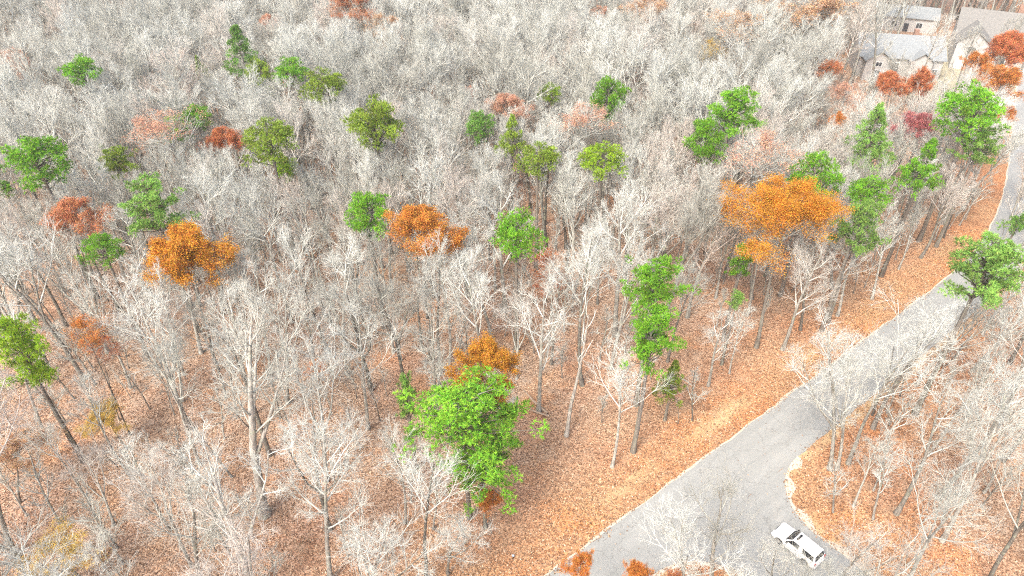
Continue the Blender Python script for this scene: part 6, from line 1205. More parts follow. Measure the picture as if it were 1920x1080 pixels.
PCR = {s: [pine_crown(700 + 10 * j + k, s) for k in range(3)] for j, s in enumerate('rct')}
def unit_trunk(seed):
    """radius 1, height 1, level rings, so that it can be scaled to any trunk"""
    rg = np.random.default_rng(seed)
    K, S = 9, 8
    z = np.linspace(-0.02, 1, K)
    off = np.concatenate([np.zeros((2, 2)), np.cumsum(rg.normal(0, 0.16, (K - 2, 2)), 0)])
    off -= np.linspace(0, 1, K)[:, None] ** 2 * off[-1]
    rr = 1.0 - 0.55 * np.clip(z, 0, 1); rr[0] *= 1.35
    an = np.arange(S) * 2 * np.pi / S
    V = np.stack([off[:, None, 0] + rr[:, None] * np.cos(an), off[:, None, 1] + rr[:, None] * np.sin(an), np.repeat(z[:, None], S, 1)], -1).reshape(-1, 3)
    b0 = np.arange(K - 1)[:, None] * S; s = np.arange(S)[None, :]; s2 = (s + 1) % S
    return V, np.stack([b0 + s, b0 + s2, b0 + S + s2, b0 + S + s], -1).reshape(-1, 4)
PTR = []
for k in range(3):
    v_, q_ = unit_trunk(40 + k)
    PTR.append(make_mesh('pine_trunk', v_, [q_], [M['pinebark']]))

LAND = []      # (x, y, short phrase)
rp = random.Random(5)
for k, (x, y, Ht, wm, ch, colr, shp, short, label) in enumerate(PINES):
    z0 = float(gz(x, y))
    root = empty('pine_tree', (x, y, z0 - 0.05), rp.random() * 6.28)
    tag(root, label, 'pine tree', 'pines scattered through the wood')
    t_ = bpy.data.objects.new('trunk', PTR[k % 3]); link(t_, root)
    zc = Ht - ch
    rad = 0.10 + 0.009 * Ht
    t_.scale = (rad, rad, zc + 0.35 * ch)
    c_ = bpy.data.objects.new('crown', PCR[shp][k % 3]); link(c_, root)
    c_.location = (0, 0, zc)
    c_.scale = (wm / 6.5, wm / 6.5, ch / 5.0)
    j = rp.uniform(0.88, 1.12)
    c_.color = (colr[0] * j, colr[1] * j, colr[2] * j, 1)
    LAND.append((x, y, short))

for k, (x, y, Ht, wm, ch, colr, dens, short, label) in enumerate(OAKS):
    z0 = float(gz(x, y))
    v = OAKV[k % 4]
    rz_ = rp.random() * 6.28
    k_ = wm / v.width
    mx_ = k_ * (v.mid[0] * math.cos(rz_) - v.mid[1] * math.sin(rz_)); my_ = k_ * (v.mid[0] * math.sin(rz_) + v.mid[1] * math.cos(rz_))
    root = empty('oak_tree', (x - mx_, y - my_, z0 - 0.05), rz_)
    tag(root, label, 'oak tree', 'oaks and small trees still in leaf')
    s_, h_ = wm / v.width, Ht / v.top
    for nm, me in (('trunk', v.trunk), ('crown', v.crown)):
        o = bpy.data.objects.new(nm, me); link(o, root); o.scale = (s_, s_, h_)
        if nm == 'trunk': o.scale = (0.8 * s_, 0.8 * s_, h_)
        if nm == 'crown':
            f_ = min(1.0, max(0.7, ch / (0.30 * Ht)))
            o.scale = (s_, s_, h_ * f_); o.location = (0, 0, Ht * (1 - f_))
            lf = bpy.data.objects.new('leaves', v.leaf_mesh(dens, 5, 1.7 if wm > 9 and dens > 0.5 else 1.0)); link(lf, o)
            j = rp.uniform(0.92, 1.08)
            lf.color = (colr[0] * j, colr[1] * j, colr[2] * j, 1)
    LAND.append((x, y, short))

# ---------------------------------------------------------------- bare trees
def ordinal(n):
    w_ = ['', 'second ', 'third ', 'fourth ', 'fifth ', 'sixth ', 'seventh ', 'eighth ', 'ninth ', 'tenth ', 'eleventh ', 'twelfth ', 'thirteenth ', 'fourteenth ', 'fifteenth ']
    return w_[n] if n < len(w_) else '%dth ' % (n + 1)
LX = np.array([l[0] for l in LAND]); LY = np.array([l[1] for l in LAND])
def place_words(x, y):
    i = int(np.argmin((LX - x) ** 2 + (LY - y) ** 2))
    dx, dy = x - LX[i], y - LY[i]
    if abs(dx) > abs(dy): d = 'right of' if dx > 0 else 'left of'
    else: d = 'behind' if dy > 0 else 'before'
    return i, d, math.hypot(dx, dy)

rf = random.Random(21)
trees = []
for x, y, h, r, lean in PLACED: trees.append((x, y, h, r, lean))
for x, y, h in NEAR: trees.append((x, y, h, None, None))
bucket = {}
for k, (x, y, h, r, lean) in enumerate(trees):
    i, d, dist = place_words(x, y)
    bucket.setdefault((i, d), []).append((dist, k))
words = {}
for (i, d), lst in bucket.items():
    lst.sort()
    for o_, (dist, k) in enumerate(lst):
        words[k] = (ordinal(o_), d, LAND[i][2])
for k, (x, y, h, r, lean) in enumerate(trees):
    v = SNAG if k == 12 else BARE[rf.randrange(len(BARE))]
    if y < 64 and v is not SNAG: v = OPEN[rf.randrange(len(OPEN))]
    if r and r >= 0.36: v = BIG[k % 3]
    z0 = float(gz(x, y))
    s = h / v.top
    root = empty('bare_tree', (x, y, z0), rf.random() * 6.28)
    if lean is not None:
        root.rotation_euler = (Matrix.Rotation(R(lean), 3, 'Y') @ Matrix.Rotation(rf.random() * 6.28, 3, 'Z')).to_euler()
    else:
        root.rotation_euler = (Matrix.Rotation(R(rf.gauss(0, 3)), 3, 'Y') @ Matrix.Rotation(R(rf.gauss(0, 3)), 3, 'X') @ Matrix.Rotation(rf.random() * 6.28, 3, 'Z')).to_euler()
    sx = s * (rf.uniform(0.85, 1.15))
    root.scale = (sx, sx, s)
    for nm, me in (('trunk', v.trunk), ('crown', v.crown)):
        o = bpy.data.objects.new(nm, me); link(o, root)
    o_, d, sh = words[k]
    size = 'tall' if h > 20 else ('short' if h < 17 else 'middling')
    look = 'dead pale snag' if v is SNAG else '%s bare tree' % size
    tag(root, '%s, %sone %s the %s' % (look, o_ or 'nearest ', d, sh), 'bare tree', 'leafless trees of the wood')

# thin understorey saplings
bucket = {}
for k, (x, y, h) in enumerate(SAPLINGS):
    i, d, dist = place_words(x, y)
    bucket.setdefault((i, d), []).append((dist, k))
for (i, d), lst in bucket.items():
    lst.sort()
    for o_, (dist, k) in enumerate(lst):
        words[k] = (ordinal(o_), d, LAND[i][2])
for k, (x, y, h) in enumerate(SAPLINGS):
    v = SAPL[rf.randrange(5)]
    s = h / 9.0
    root = empty('sapling', (x, y, float(gz(x, y))), rf.random() * 6.28)
    root.scale = (s * rf.uniform(0.9, 1.4),) * 2 + (s,)
    root.rotation_euler = (R(rf.gauss(0, 5)), R(rf.gauss(0, 5)), rf.random() * 6.28)
    for nm, me in (('trunk', v.trunk), ('crown', v.crown)):
        link(bpy.data.objects.new(nm, me), root)
    o_, d, sh = words[k]
    tag(root, 'thin bare sapling, %sone %s the %s' % (o_ or 'nearest ', d, sh), 'sapling', 'thin saplings under the trees')

# ---------------------------------------------------------------- the far wood: one mass
def far_wood():
    allp = FAR + UNDER
    n = len(allp)
    me = bpy.data.meshes.new('distant_woods')
    me.vertices.add(n)
    co = np.array([(x, y, float(gz(x, y))) for x, y, h in allp], np.float32)
    me.vertices.foreach_set('co', co.ravel())
    rg = np.random.default_rng(77)
    a = me.attributes.new('pick', 'INT', 'POINT'); pk_ = rg.integers(0, len(BARE), n); pk_[len(FAR):] = len(BARE) + rg.integers(0, len(SAPL), len(UNDER))
    a.data.foreach_set('value', pk_.astype(np.int32))
    a = me.attributes.new('turn', 'FLOAT_VECTOR', 'POINT')
    a.data.foreach_set('vector', np.c_[rg.normal(0, 0.05, n), rg.normal(0, 0.05, n), rg.random(n) * 6.28].astype(np.float32).ravel())
    a = me.attributes.new('size', 'FLOAT_VECTOR', 'POINT')
    s = np.array([f[2] for f in FAR] + [f[2] * 20.0 / 9.0 for f in UNDER]) / 20.0; wv = np.maximum(s, 0.8) * rg.uniform(0.95, 1.25, n)
    a.data.foreach_set('vector', np.c_[wv, wv, s].astype(np.float32).ravel())
    o = link(bpy.data.objects.new('distant_woods', me))
    tag(o, 'grey mass of leafless woods filling the distance', 'woods', None, 'stuff')
    ng = bpy.data.node_groups.new('distant_woods', 'GeometryNodeTree')
    ng.interface.new_socket('Geometry', in_out='INPUT', socket_type='NodeSocketGeometry')
    ng.interface.new_socket('Geometry', in_out='OUTPUT', socket_type='NodeSocketGeometry')
    gi = ng.nodes.new('NodeGroupInput'); go = ng.nodes.new('NodeGroupOutput')
    def named(nm, ty):
        x_ = ng.nodes.new('GeometryNodeInputNamedAttribute'); x_.data_type = ty; x_.inputs[0].default_value = nm
        return [s_ for s_ in x_.outputs if s_.enabled][0]
    pk, tr, sz = named('pick', 'INT'), named('turn', 'FLOAT_VECTOR'), named('size', 'FLOAT_VECTOR')
    eu = ng.nodes.new('FunctionNodeEulerToRotation'); ng.links.new(tr, eu.inputs[0])
    jo = ng.nodes.new('GeometryNodeJoinGeometry')
    for part in ('trunk', 'crown'):
        js = ng.nodes.new('GeometryNodeJoinGeometry')
        for v in reversed(BARE + SAPL):
            ob = bpy.data.objects.new('source_' + part, getattr(v, part))
            oi = ng.nodes.new('GeometryNodeObjectInfo'); oi.inputs['Object'].default_value = ob
            oi.inputs['As Instance'].default_value = True
            ng.links.new(oi.outputs['Geometry'], js.inputs[0])
        ip = ng.nodes.new('GeometryNodeInstanceOnPoints')
        ng.links.new(gi.outputs[0], ip.inputs['Points'])
        ng.links.new(js.outputs[0], ip.inputs['Instance'])
        ip.inputs['Pick Instance'].default_value = True
        ng.links.new(pk, ip.inputs['Instance Index'])
        ng.links.new(eu.outputs[0], ip.inputs['Rotation'])
        ng.links.new(sz, ip.inputs['Scale'])
        ng.links.new(ip.outputs[0], jo.inputs[0])
    ng.links.new(jo.outputs[0], go.inputs[0])
    md = o.modifiers.new('woods', 'NODES'); md.node_group = ng
far_wood()

# ---------------------------------------------------------------- fallen leaves and dry grass
def litter():
    rg = np.random.default_rng(9)
    n0 = 260000
    y = 26 + 66 * rg.random(n0) ** 1.25
    hw = 0.58 * y + 27
    x = (rg.random(n0) * 2 - 1) * hw
    d, s, l = road_dist(x, y)
    drift = 0.35 * np.sin(x * 0.9 + 0.4 * y) * np.sin(0.37 * x - 0.8 * y)
    keep = (d + drift > 0.05 + 0.7 * (rg.random(n0) - 0.7)) | (rg.random(n0) < 0.05 * np.exp(np.minimum(d, 0) / 0.9) + 0.004)
    print('litter', keep.sum())
    x, y, d = x[keep][:165000], y[keep][:165000], d[keep][:165000]
    n = len(x)
    c = np.stack([x, y, gz(x, y) + np.where(d < 0.3, 0.075, 0.025) + 0.03 * rg.random(n)], -1)
    nrm = norm(rg.normal(0, 0.45, (n, 3)) + np.array([0, 0, 1.0]))
    a = norm(np.cross(nrm, rg.normal(0, 1, (n, 3)))); b = np.cross(nrm, a)
    L = (0.06 + 0.06 * rg.random(n))[:, None]
    V = np.stack([c - a * L, c + b * L * 0.6 + nrm * L * 0.3, c + a * L, c - b * L * 0.6 + nrm * L * 0.3], 1).reshape(-1, 3)
    q = np.arange(n * 4).reshape(-1, 4)
    o = link(bpy.data.objects.new('fallen_leaves', make_mesh('fallen_leaves', V, [q], [M['litter']], rnd=rg.random(n))))
    tag(o, 'brown fallen leaves strewn over the forest floor', 'leaves', None, 'stuff')
    # dry grass along the verge
    n0 = 26000
    t = rg.uniform(12, 108, n0); l = np.abs(rg.normal(2.7, 1.2, n0)) + 0.3
    px, py = tn(t, edge_n(t) - l)
    t2 = rg.uniform(46.5, 58, 5000); 
    n = n0
    patch = np.sin(px * 0.35 + 1) * np.cos(py * 0.41) + 0.5 * np.sin(px * 1.1) + rg.normal(0, 0.6, n)
    k = patch > 0.35
    px, py = px[k], py[k]; n = len(px)
    c = np.stack([px, py, gz(px, py)], -1)
    dd = norm(rg.normal(0, 0.6, (n, 3)) + np.array([0, 0, 0.8])); dd[:, 2] = np.abs(dd[:, 2])
    sd = norm(np.cross(dd, rg.normal(0, 1, (n, 3))))
    L = (0.14 + 0.18 * rg.random(n))[:, None]
    V = np.stack([c - sd * 0.02, c + sd * 0.02, c + dd * L], 1).reshape(-1, 3)
    o = link(bpy.data.objects.new('dry_grass', make_mesh('dry_grass', V, [np.arange(n * 3).reshape(-1, 3)], [M['straw']], rnd=rg.random(n))))
    tag(o, 'straw coloured dry grass along the road verge', 'grass', None, 'stuff')
litter()

# ---------------------------------------------------------------- fallen logs, marker
def log(pts_, r0, r1, label):
    P = np.array(pts_, float)[None]
    K = P.shape[1]
    Rr = np.linspace(r0, r1, K)[None]
    v, q = tubes(P, Rr, 8)
    o = link(bpy.data.objects.new('fallen_log', make_mesh('fallen_log', v, [q, np.array([list(range(8))[::-1]]), np.array([list(range((K - 1) * 8, K * 8))])], [M['log']])))
    tag(o, label, 'log', 'fallen logs on the forest floor')
log([(1.3, 57.0, 0.5), (2.4, 55.5, 0.3), (3.9, 53.8, 0.15)], 0.10, 0.16, 'pale fallen limb sloping to the leaves beside the foreground pines, upper one')
log([(1.6, 54.6, 0.12), (2.6, 54.0, 0.15), (4.1, 53.4, 0.12)], 0.07, 0.13, 'pale fallen limb lying flat beside the foreground pines, lower one')
log([(-29.5, 44.6, 0.2), (-27.6, 44.4, 0.22), (-25.2, 44.2, 0.2)], 0.08, 0.12, 'brown fallen log behind the largest foreground trunk, left piece')
log([(-25.4, 44.0, 0.2), (-23.6, 43.6, 0.2), (-21.6, 43.7, 0.18)], 0.13, 0.08, 'brown fallen log right of the largest foreground trunk')
log([(-24.8, 43.7, 0.35), (-23.2, 43.3, 0.25), (-21.9, 43.0, 0.2)], 0.09, 0.06, 'thin fallen log lying across the brown one')

def box_v(x0, x1, y0, y1, z0, z1):
    v = np.array([(x, y, z) for z in (z0, z1) for x, y in ((x0, y0), (x1, y0), (x1, y1), (x0, y1))], float)
    q = np.array([(3, 2, 1, 0), (4, 5, 6, 7), (0, 1, 5, 4), (1, 2, 6, 5), (2, 3, 7, 6), (3, 0, 4, 7)])
    return v, q

def part(name, parent, geo, mat, bevel=0.0, smooth=False, mw=None):
    v, q = geo
    me = make_mesh(name, v, [q] if not isinstance(q, list) else q, [mat])
    o = link(bpy.data.objects.new(name, me), parent)
    if not smooth: me.shade_flat()
    if bevel:
        b = o.modifiers.new('bevel', 'BEVEL'); b.width = bevel; b.segments = 2; b.limit_method = 'ANGLE'
    return o

M['bluegrey'] = simple('blue_grey_plastic', (0.48, 0.54, 0.62), 0.5, 0.4)
M['darkwood'] = simple('dark_post', (0.06, 0.045, 0.035), 0.8, 0.2)
mk = empty('marker_post', (0.1, 36.28, float(gz(0.1, 36.28))))
part('post', mk, box_v(-0.05, 0.05, -0.05, 0.05, -0.1, 0.34), M['darkwood'], 0.01)
part('cap', mk, box_v(-0.11, 0.11, -0.09, 0.09, 0.34, 0.5), M['bluegrey'], 0.03)
tag(mk, 'small pale blue capped marker post in the leaves near the bottom edge', 'marker post')

# ---------------------------------------------------------------- parked car
M['paint'] = simple('white_car_paint', (0.80, 0.80, 0.79), 0.22, 0.5, 2.0, 0.015)
M['glass'] = simple('dark_car_glass', (0.012, 0.014, 0.016), 0.06, 0.6, 2.0, 0.05)
M['black'] = simple('black_trim', (0.02, 0.02, 0.02), 0.6, 0.3)
M['rubber'] = simple('tyre_rubber', (0.022, 0.022, 0.022), 0.85, 0.2)
M['alloy'] = simple('alloy_rim', (0.55, 0.55, 0.56), 0.35, 0.5, 3.0, 0.05, 0.8)
M['redlens'] = simple('red_lens', (0.35, 0.02, 0.015), 0.2, 0.5)
M['clearlens'] = simple('clear_lens', (0.65, 0.66, 0.66), 0.12, 0.6)
M['silver'] = simple('grey_bumper', (0.50, 0.50, 0.49), 0.5, 0.4)

def prism(profile, y0, y1):
    """side profile (x,z) extruded over y"""
    n = len(profile)
    v = np.array([(x, y0, z) for x, z in profile] + [(x, y1, z) for x, z in profile], float)
    i = np.arange(n)
    q = np.stack([i, (i + 1) % n, (i + 1) % n + n, i + n], -1)
    return v, [q, np.array([list(range(n))[::-1]]), np.array([list(range(n, 2 * n))])]

def build_car():
    yaw = math.atan2(39.38 - 35.96, 24.88 - 27.96)
    cx, cy_ = tn(43.4, -13.4)
    car = empty('parked_suv', (cx, cy_, 0.02), math.atan2(TX, -TY))
    car.scale = (0.95, 0.95, 0.95)
    tag(car, 'white sport utility car with dark windows parked on the side road', 'car')
    arch = lambda xc, r=0.43: [(xc + r * math.cos(a), 0.36 + r * math.sin(a)) for a in np.linspace(math.pi, 0, 9)]
    prof = [(-2.28, 0.42)] + [p for p in [(-1.90, 0.34)]] + arch(-1.40) + [(-0.90, 0.32), (0.92, 0.32)] + arch(1.42) + [(1.88, 0.34), (2.24, 0.42), (2.32, 0.62), (2.28, 0.86), (2.12, 0.98), (0.98, 1.10), (-2.20, 1.10), (-2.32, 0.92), (-2.33, 0.6)]
    body = part('body', car, prism(prof, -0.91, 0.91), M['paint'], 0.05)
    # hood: slightly domed panel
    hx = np.linspace(0.98, 2.14, 7); hy = np.linspace(-0.74, 0.74, 7)
    X, Y = np.meshgrid(hx, hy)
    Z = 1.105 - (X - 0.98) * 0.105 + 0.045 * (1 - (Y / 0.74) ** 2) - 0.10 * np.clip((X - 1.9) / 0.24, 0, 1) ** 2
    v = np.stack([X, Y, Z], -1).reshape(-1, 3); i = (np.arange(6)[:, None] * 7 + np.arange(6)[None, :])
    part('hood', car, (v, np.stack([i, i + 1, i + 8, i + 7], -1).reshape(-1, 4)), M['paint'], smooth=True)
    # cabin: frustum with sloping front
    def frus(b, tp, z0, z1):
        v = np.array([(b[0], -b[2], z0), (b[1], -b[2], z0), (b[1], b[2], z0), (b[0], b[2], z0), (tp[0], -tp[2], z1), (tp[1], -tp[2], z1), (tp[1], tp[2], z1), (tp[0], tp[2], z1)], float)
        q = np.array([(3, 2, 1, 0), (4, 5, 6, 7), (0, 1, 5, 4), (1, 2, 6, 5), (2, 3, 7, 6), (3, 0, 4, 7)])
        return v, q
    b_, t_, z0, z1 = (-2.24, 1.02, 0.86), (-2.02, 0.30, 0.70), 1.08, 1.74
    cab = part('cabin', car, frus(b_, t_, z0, z1), M['paint'], 0.06)
    def on_side(s, pts2, off=0.012):
        """quad on a cabin flank: (x, k) with k from 0 (belt) to 1 (roof)"""
        v = []
        for x, k in pts2:
            v.append((x, s * (b_[2] + (t_[2] - b_[2]) * k + off), z0 + (z1 - z0) * k))
        vv = np.array(v); inn = vv.copy(); inn[:, 1] -= s * 0.03
        n = len(v); i = np.arange(n)
        f = np.array([list(range(n))]) if s < 0 else np.array([list(range(n))[::-1]])
        return np.concatenate([vv, inn]), [f, np.stack([i, (i + 1) % n, (i + 1) % n + n, i + n], -1)]
    for s in (-1, 1):
        part('side_window', car, on_side(s, [(-0.42, 0.12), (0.72, 0.12), (0.30, 0.88), (-0.42, 0.88)]), M['glass'])
        part('side_window', car, on_side(s, [(-2.03, 0.14), (-0.90, 0.12), (-0.74, 0.88), (-1.92, 0.88)]), M['glass'])
        dr = part('door', car, box_v(-0.44, 0.84, s * 0.90 - 0.02, s * 0.90 + 0.02, 0.40, 1.05), M['paint'], 0.015)
        part('door_handle', car, box_v(-0.36, -0.16, s * 0.925 - 0.015, s * 0.925 + 0.02, 0.92, 0.96), M['black'])
        part('side_trim', car, box_v(-0.88, 0.90, s * 0.91 - 0.01, s * 0.925 + 0.01, 0.55, 0.64), M['silver'], 0.008)
        mir = part('mirror', car, box_v(0.62, 0.78, s * 0.99 - 0.10, s * 0.99 + 0.10, 1.10, 1.28), M['black'], 0.03)
        part('roof_rail', car, box_v(-1.8, 0.05, s * 0.60 - 0.02, s * 0.60 + 0.02, 1.745, 1.80), M['silver'], 0.01)
        part('headlight', car, box_v(2.17, 2.315, s * 0.66 - 0.17, s * 0.66 + 0.17, 0.70, 0.88), M['clearlens'], 0.03)
        part('tail_light', car, box_v(-2.345, -2.24, s * 0.80 - 0.09, s * 0.80 + 0.09, 0.72, 1.06), M['redlens'], 0.02)
    def slab(p, thick, mat, name):
        vv = np.array(p, float); inn = vv + np.array(thick)
        i = np.arange(4)
        part(name, car, (np.concatenate([vv, inn]), np.concatenate([[[0, 1, 2, 3]], np.stack([i, (i + 1) % 4, (i + 1) % 4 + 4, i + 4], -1)])), mat)
    def front(k, y):  # point on the windscreen plane
        x = b_[1] + (t_[1] - b_[1]) * k
        return (x + 0.012, y, z0 + (z1 - z0) * k + 0.012)
    slab([front(0.10, -0.78), front(0.10, 0.78), front(0.90, 0.66), front(0.90, -0.66)], (-0.03, 0, -0.03), M['glass'], 'windscreen')
    def rear(k, y):
        x = b_[0] + (t_[0] - b_[0]) * k
        return (x - 0.014, y, z0 + (z1 - z0) * k + 0.006)
    slab([rear(0.12, -0.72), rear(0.90, -0.62), rear(0.90, 0.62), rear(0.12, 0.72)], (0.03, 0, 0), M['glass'], 'rear_window')
    part('sunroof', car, box_v(-0.02, 0.20, -0.42, 0.42, 1.72, 1.755), M['glass'], 0.01)
    part('front_bumper', car, box_v(2.10, 2.40, -0.88, 0.88, 0.42, 0.66), M['paint'], 0.05)
    part('grille', car, box_v(2.25, 2.325, -0.44, 0.44, 0.70, 0.86), M['black'], 0.01)
    part('rear_bumper', car, box_v(-2.45, -2.2, -0.88, 0.88, 0.42, 0.68), M['silver'], 0.05)
    part('licence_plate', car, box_v(-2.36, -2.325, -0.16, 0.16, 0.74, 0.9), M['clearlens'])
    part('underbody', car, box_v(-2.1, 2.1, -0.72, 0.72, 0.24, 0.5), M['black'])
    for sx in (-1.40, 1.42):
        for s in (-1, 1):
            a = np.linspace(0, 2 * math.pi, 25)[:-1]
            def ring(r, y): return np.stack([sx + r * np.cos(a), np.full(24, y), 0.36 + r * np.sin(a)], -1)
            yo, yi = s * 0.93, s * 0.70
            rings = [ring(0.20, yo - s * 0.02), ring(0.33, yo), ring(0.36, yo - s * 0.03), ring(0.36, yi), ring(0.2, yi)]
            v = np.concatenate(rings); qs = []
            i = np.arange(24)
            for k in range(4):
                qs.append(np.stack([k * 24 + i, k * 24 + (i + 1) % 24, (k + 1) * 24 + (i + 1) % 24, (k + 1) * 24 + i], -1))
            wh = part('wheel', car, (v, np.concatenate(qs)), M['rubber'], smooth=True)
            # rim with five spokes
            vs, qs2, off = [], [], 0
            rv = np.concatenate([ring(0.235, yo - s * 0.012), ring(0.19, yo - s * 0.02), ring(0.19, yo - s * 0.10)])
            qq = np.concatenate([np.stack([k * 24 + i, k * 24 + (i + 1) % 24, (k + 1) * 24 + (i + 1) % 24, (k + 1) * 24 + i], -1) for k in range(2)])
            geo = [(rv, qq)]
            for k in range(5):
                an = k * 2 * math.pi / 5 + 0.3
                u = np.array([math.cos(an), 0, math.sin(an)]); p_ = np.array([-math.sin(an), 0, math.cos(an)])
                c0 = np.array([sx, yo - s * 0.03, 0.36])
                pv = np.array([c0 - p_ * 0.035, c0 + p_ * 0.035, c0 + u * 0.2 + p_ * 0.025, c0 + u * 0.2 - p_ * 0.025])
                pv2 = pv - np.array([0, s * 0.03, 0])
                geo.append((np.concatenate([pv, pv2]), np.array([(0, 1, 2, 3), (0, 3, 7, 4), (1, 2, 6, 5), (4, 5, 6, 7)])))
            part('rim', wh, join(geo), M['alloy'])
build_car()

# ---------------------------------------------------------------- houses
M['siding'] = simple('white_siding', (0.46, 0.455, 0.44), 0.7, 0.3, 0.8, 0.04)
M['shingle'] = simple('blue_grey_shingles', (0.25, 0.27, 0.275), 0.9, 0.2, 3.0, 0.12)
M['shingle2'] = simple('tan_grey_shingles', (0.21, 0.205, 0.19), 0.9, 0.2, 3.0, 0.12)
M['trim'] = simple('white_trim', (0.8, 0.8, 0.79), 0.6, 0.3, 2.0, 0.03)
M['pane'] = simple('window_glass', (0.05, 0.06, 0.07), 0.08, 0.6, 1.0, 0.1)
M['door'] = simple('garage_door', (0.70, 0.69, 0.66), 0.6, 0.3, 1.0, 0.03)
M['brick'] = simple('brick_chimney', (0.32, 0.20, 0.15), 0.9, 0.2, 6.0, 0.3)

def gable_roof(parent, x0, x1, y0, y1, ze, rise, mat, axis='x', over=0.5, th=0.16):
    x0 -= over; x1 += over; y0 -= over; y1 += over
    if axis == 'x':
        m = (y0 + y1) / 2
        p = [(x0, y0, ze), (x1, y0, ze), (x1, m, ze + rise), (x0, m, ze + rise), (x0, y1, ze), (x1, y1, ze)]
    else:
        m = (x0 + x1) / 2
        p = [(x0, y1, ze), (x0, y0, ze), (m, y0, ze + rise), (m, y1, ze + rise), (x1, y1, ze), (x1, y0, ze)]
    p = np.array(p, float); lo = p - np.array([0, 0, th])
    v = np.concatenate([p, lo])
    q = np.array([(0, 1, 2, 3), (3, 2, 5, 4), (6, 9, 8, 7), (9, 10, 11, 8), (0, 6, 7, 1), (4, 5, 11, 10), (0, 3, 9, 6), (3, 4, 10, 9), (1, 7, 8, 2), (2, 8, 11, 5)])
    return part('roof', parent, (v, q), mat)

def gable_wall(parent, x0, x1, y0, y1, ze, rise, axis):
    if axis == 'x':
        m = (y0 + y1) / 2; f = ze + rise * 1.0
        prof = [(y0, -0.1), (y1, -0.1), (y1, ze), (m, f - 0.3), (y0, ze)]
        v = np.array([(x0, y, z) for y, z in prof] + [(x1, y, z) for y, z in prof])
    else:
        m = (x0 + x1) / 2; f = ze + rise
        prof = [(x0, -0.1), (x1, -0.1), (x1, ze), (m, f - 0.3), (x0, ze)]
        v = np.array([(x, y1, z) for x, z in prof] + [(x, y0, z) for x, z in prof])
    i = np.arange(5)
    return part('wall', parent, (v, [np.stack([i, (i + 1) % 5, (i + 1) % 5 + 5, i + 5], -1), np.array([[4, 3, 2, 1, 0]]), np.array([[5, 6, 7, 8, 9]])]), M['siding'])

def window(parent, xc, zc, wd, ht, yf):
    """in a wall that faces -Y at y = yf"""
    f = part('window', parent, box_v(xc - wd / 2 - 0.1, xc + wd / 2 + 0.1, yf - 0.06, yf + 0.05, zc - ht / 2 - 0.1, zc + ht / 2 + 0.1), M['trim'])
    part('pane', f, box_v(xc - wd / 2, xc - 0.03, yf - 0.075, yf - 0.055, zc - ht / 2, zc + ht / 2), M['pane'])
    part('pane', f, box_v(xc + 0.03, xc + wd / 2, yf - 0.075, yf - 0.055, zc - ht / 2, zc + ht / 2), M['pane'])

def house_a():
    h = empty('grey_roofed_house', (86.5, 155.5, 0), R(-11))
    tag(h, 'white walled house with blue grey gabled roof behind orange oaks', 'house')
    gable_wall(h, -8.5, 9.0, 0.5, 11.0, 4.6, 3.6, 'x')
    gable_roof(h, -8.5, 9.0, 0.5, 11.0, 4.6, 3.6, M['shingle'], 'x')
    gable_wall(h, -7.6, -2.2, -2.0, 1.2, 4.4, 2.2, 'y')
    gable_roof(h, -7.6, -2.2, -2.0, 5.2, 4.45, 2.2, M['shingle'], 'y', 0.45)
    gable_wall(h, 2.0, 6.5, -0.8, 1.2, 4.3, 2.0, 'y')
    gable_roof(h, 2.0, 6.5, -0.8, 4.6, 4.35, 2.0, M['shingle'], 'y', 0.4)
    window(h, -4.9, 1.6, 1.5, 1.5, -2.0); window(h, -4.9, 3.7, 1.2, 0.9, -2.0)
    window(h, 4.2, 1.7, 1.8, 1.5, -0.8); window(h, -0.6, 2.9, 1.2, 1.2, 0.5); window(h, 7.8, 1.7, 1.0, 1.4, 0.5)
    d = part('door', h, box_v(-0.95, 0.05, 0.42, 0.56, 0, 2.1), M['pane'])
    part('handle', d, box_v(-0.1, -0.04, 0.37, 0.42, 1.0, 1.12), M['alloy'])
    part('chimney', h, box_v(3.0, 3.9, 6.2, 7.2, 6.5, 9.2), M['brick'])
    part('step', h, box_v(-1.4, 0.5, -0.7, 0.42, -0.05, 0.16), M['concrete'])
house_a()

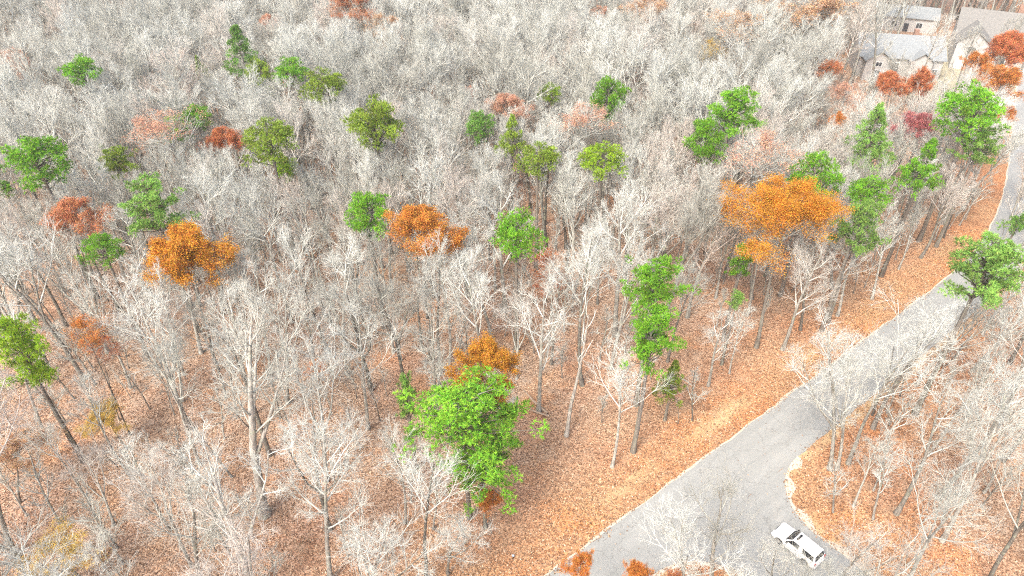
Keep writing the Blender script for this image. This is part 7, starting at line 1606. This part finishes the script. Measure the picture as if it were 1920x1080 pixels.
def house_b():
    h = empty('tan_roofed_house', (108.0, 161.0, 0), R(-26))
    tag(h, 'large tan roofed house with white gable and garage at the upper right', 'house')
    gable_wall(h, -6.0, 16.0, 5.0, 18.0, 6.0, 4.6, 'x')
    gable_roof(h, -6.0, 16.0, 5.0, 18.0, 6.0, 4.6, M['shingle2'], 'x', 0.6)
    gable_wall(h, -6.0, 0.5, -1.0, 5.6, 6.0, 2.8, 'y')
    gable_roof(h, -6.0, 0.5, -1.0, 11.0, 6.05, 2.8, M['shingle2'], 'y', 0.5)
    gable_wall(h, 9.0, 15.0, 1.6, 5.6, 5.6, 2.6, 'y')
    gable_roof(h, 9.0, 15.0, 1.6, 11.0, 5.65, 2.6, M['shingle2'], 'y', 0.5)
    g = part('garage_door', h, box_v(-5.2, -0.3, -1.06, -0.98, 0, 2.5), M['door'])
    for k in range(3):
        part('panel', g, box_v(-5.1, -0.4, -1.085, -1.055, 0.12 + 0.8 * k, 0.82 + 0.8 * k), M['trim'])
    window(h, -2.75, 4.6, 1.7, 1.3, -1.0)
    window(h, 12, 1.7, 1.8, 1.5, 1.6); window(h, 12, 4.2, 1.5, 1.2, 1.6)
    for xw in (2.6, 5.0, 7.3): window(h, xw, 4.5, 1.1, 1.3, 5.0)
    window(h, 7.0, 1.7, 1.6, 1.5, 5.0); window(h, 2.4, 1.7, 1.1, 1.5, 5.0)
    d = part('door', h, box_v(4.2, 5.3, 4.92, 5.06, 0, 2.2), M['pane'])
    part('handle', d, box_v(4.3, 4.37, 4.86, 4.92, 1.0, 1.12), M['alloy'])
    part('chimney', h, box_v(5.2, 6.4, 12.6, 13.8, 9.0, 12.0), M['brick'])
house_b()

def shed():
    h = empty('pale_roofed_outbuilding', (104.0, 190.0, 0), R(-20))
    tag(h, 'long pale roofed outbuilding behind the houses at the top edge', 'outbuilding')
    gable_wall(h, -7, 7, 0, 8, 3.6, 2.0, 'x')
    gable_roof(h, -7, 7, 0, 8, 3.6, 2.0, M['shingle'], 'x', 0.4)
    window(h, -3, 1.8, 1.4, 1.2, 0.0); window(h, 3, 1.8, 1.4, 1.2, 0.0)
    part('door', h, box_v(-0.6, 0.6, -0.06, 0.05, 0, 2.1), M['pane'])
shed()

# ---------------------------------------------------------------- thin haze over the whole wood
def haze():
    v, q = box_v(-1600, 1600, -1600, 2600, -3.0, 62.0)
    m = bpy.data.materials.new('thin_haze')
    m.use_nodes = True
    t = m.node_tree
    t.nodes.remove(t.nodes['Principled BSDF'])
    pv = t.nodes.new('ShaderNodeVolumePrincipled')
    pv.inputs['Color'].default_value = (0.96, 0.97, 0.96, 1)
    pv.inputs['Density'].default_value = 0.0003
    pv.inputs['Anisotropy'].default_value = 0.2
    t.links.new(pv.outputs[0], t.nodes['Material Output'].inputs['Volume'])
    o = link(bpy.data.objects.new('haze', make_mesh('haze', v, [q], [m])))
    tag(o, 'thin pale haze over the far woods', 'haze', None, 'stuff')
haze()
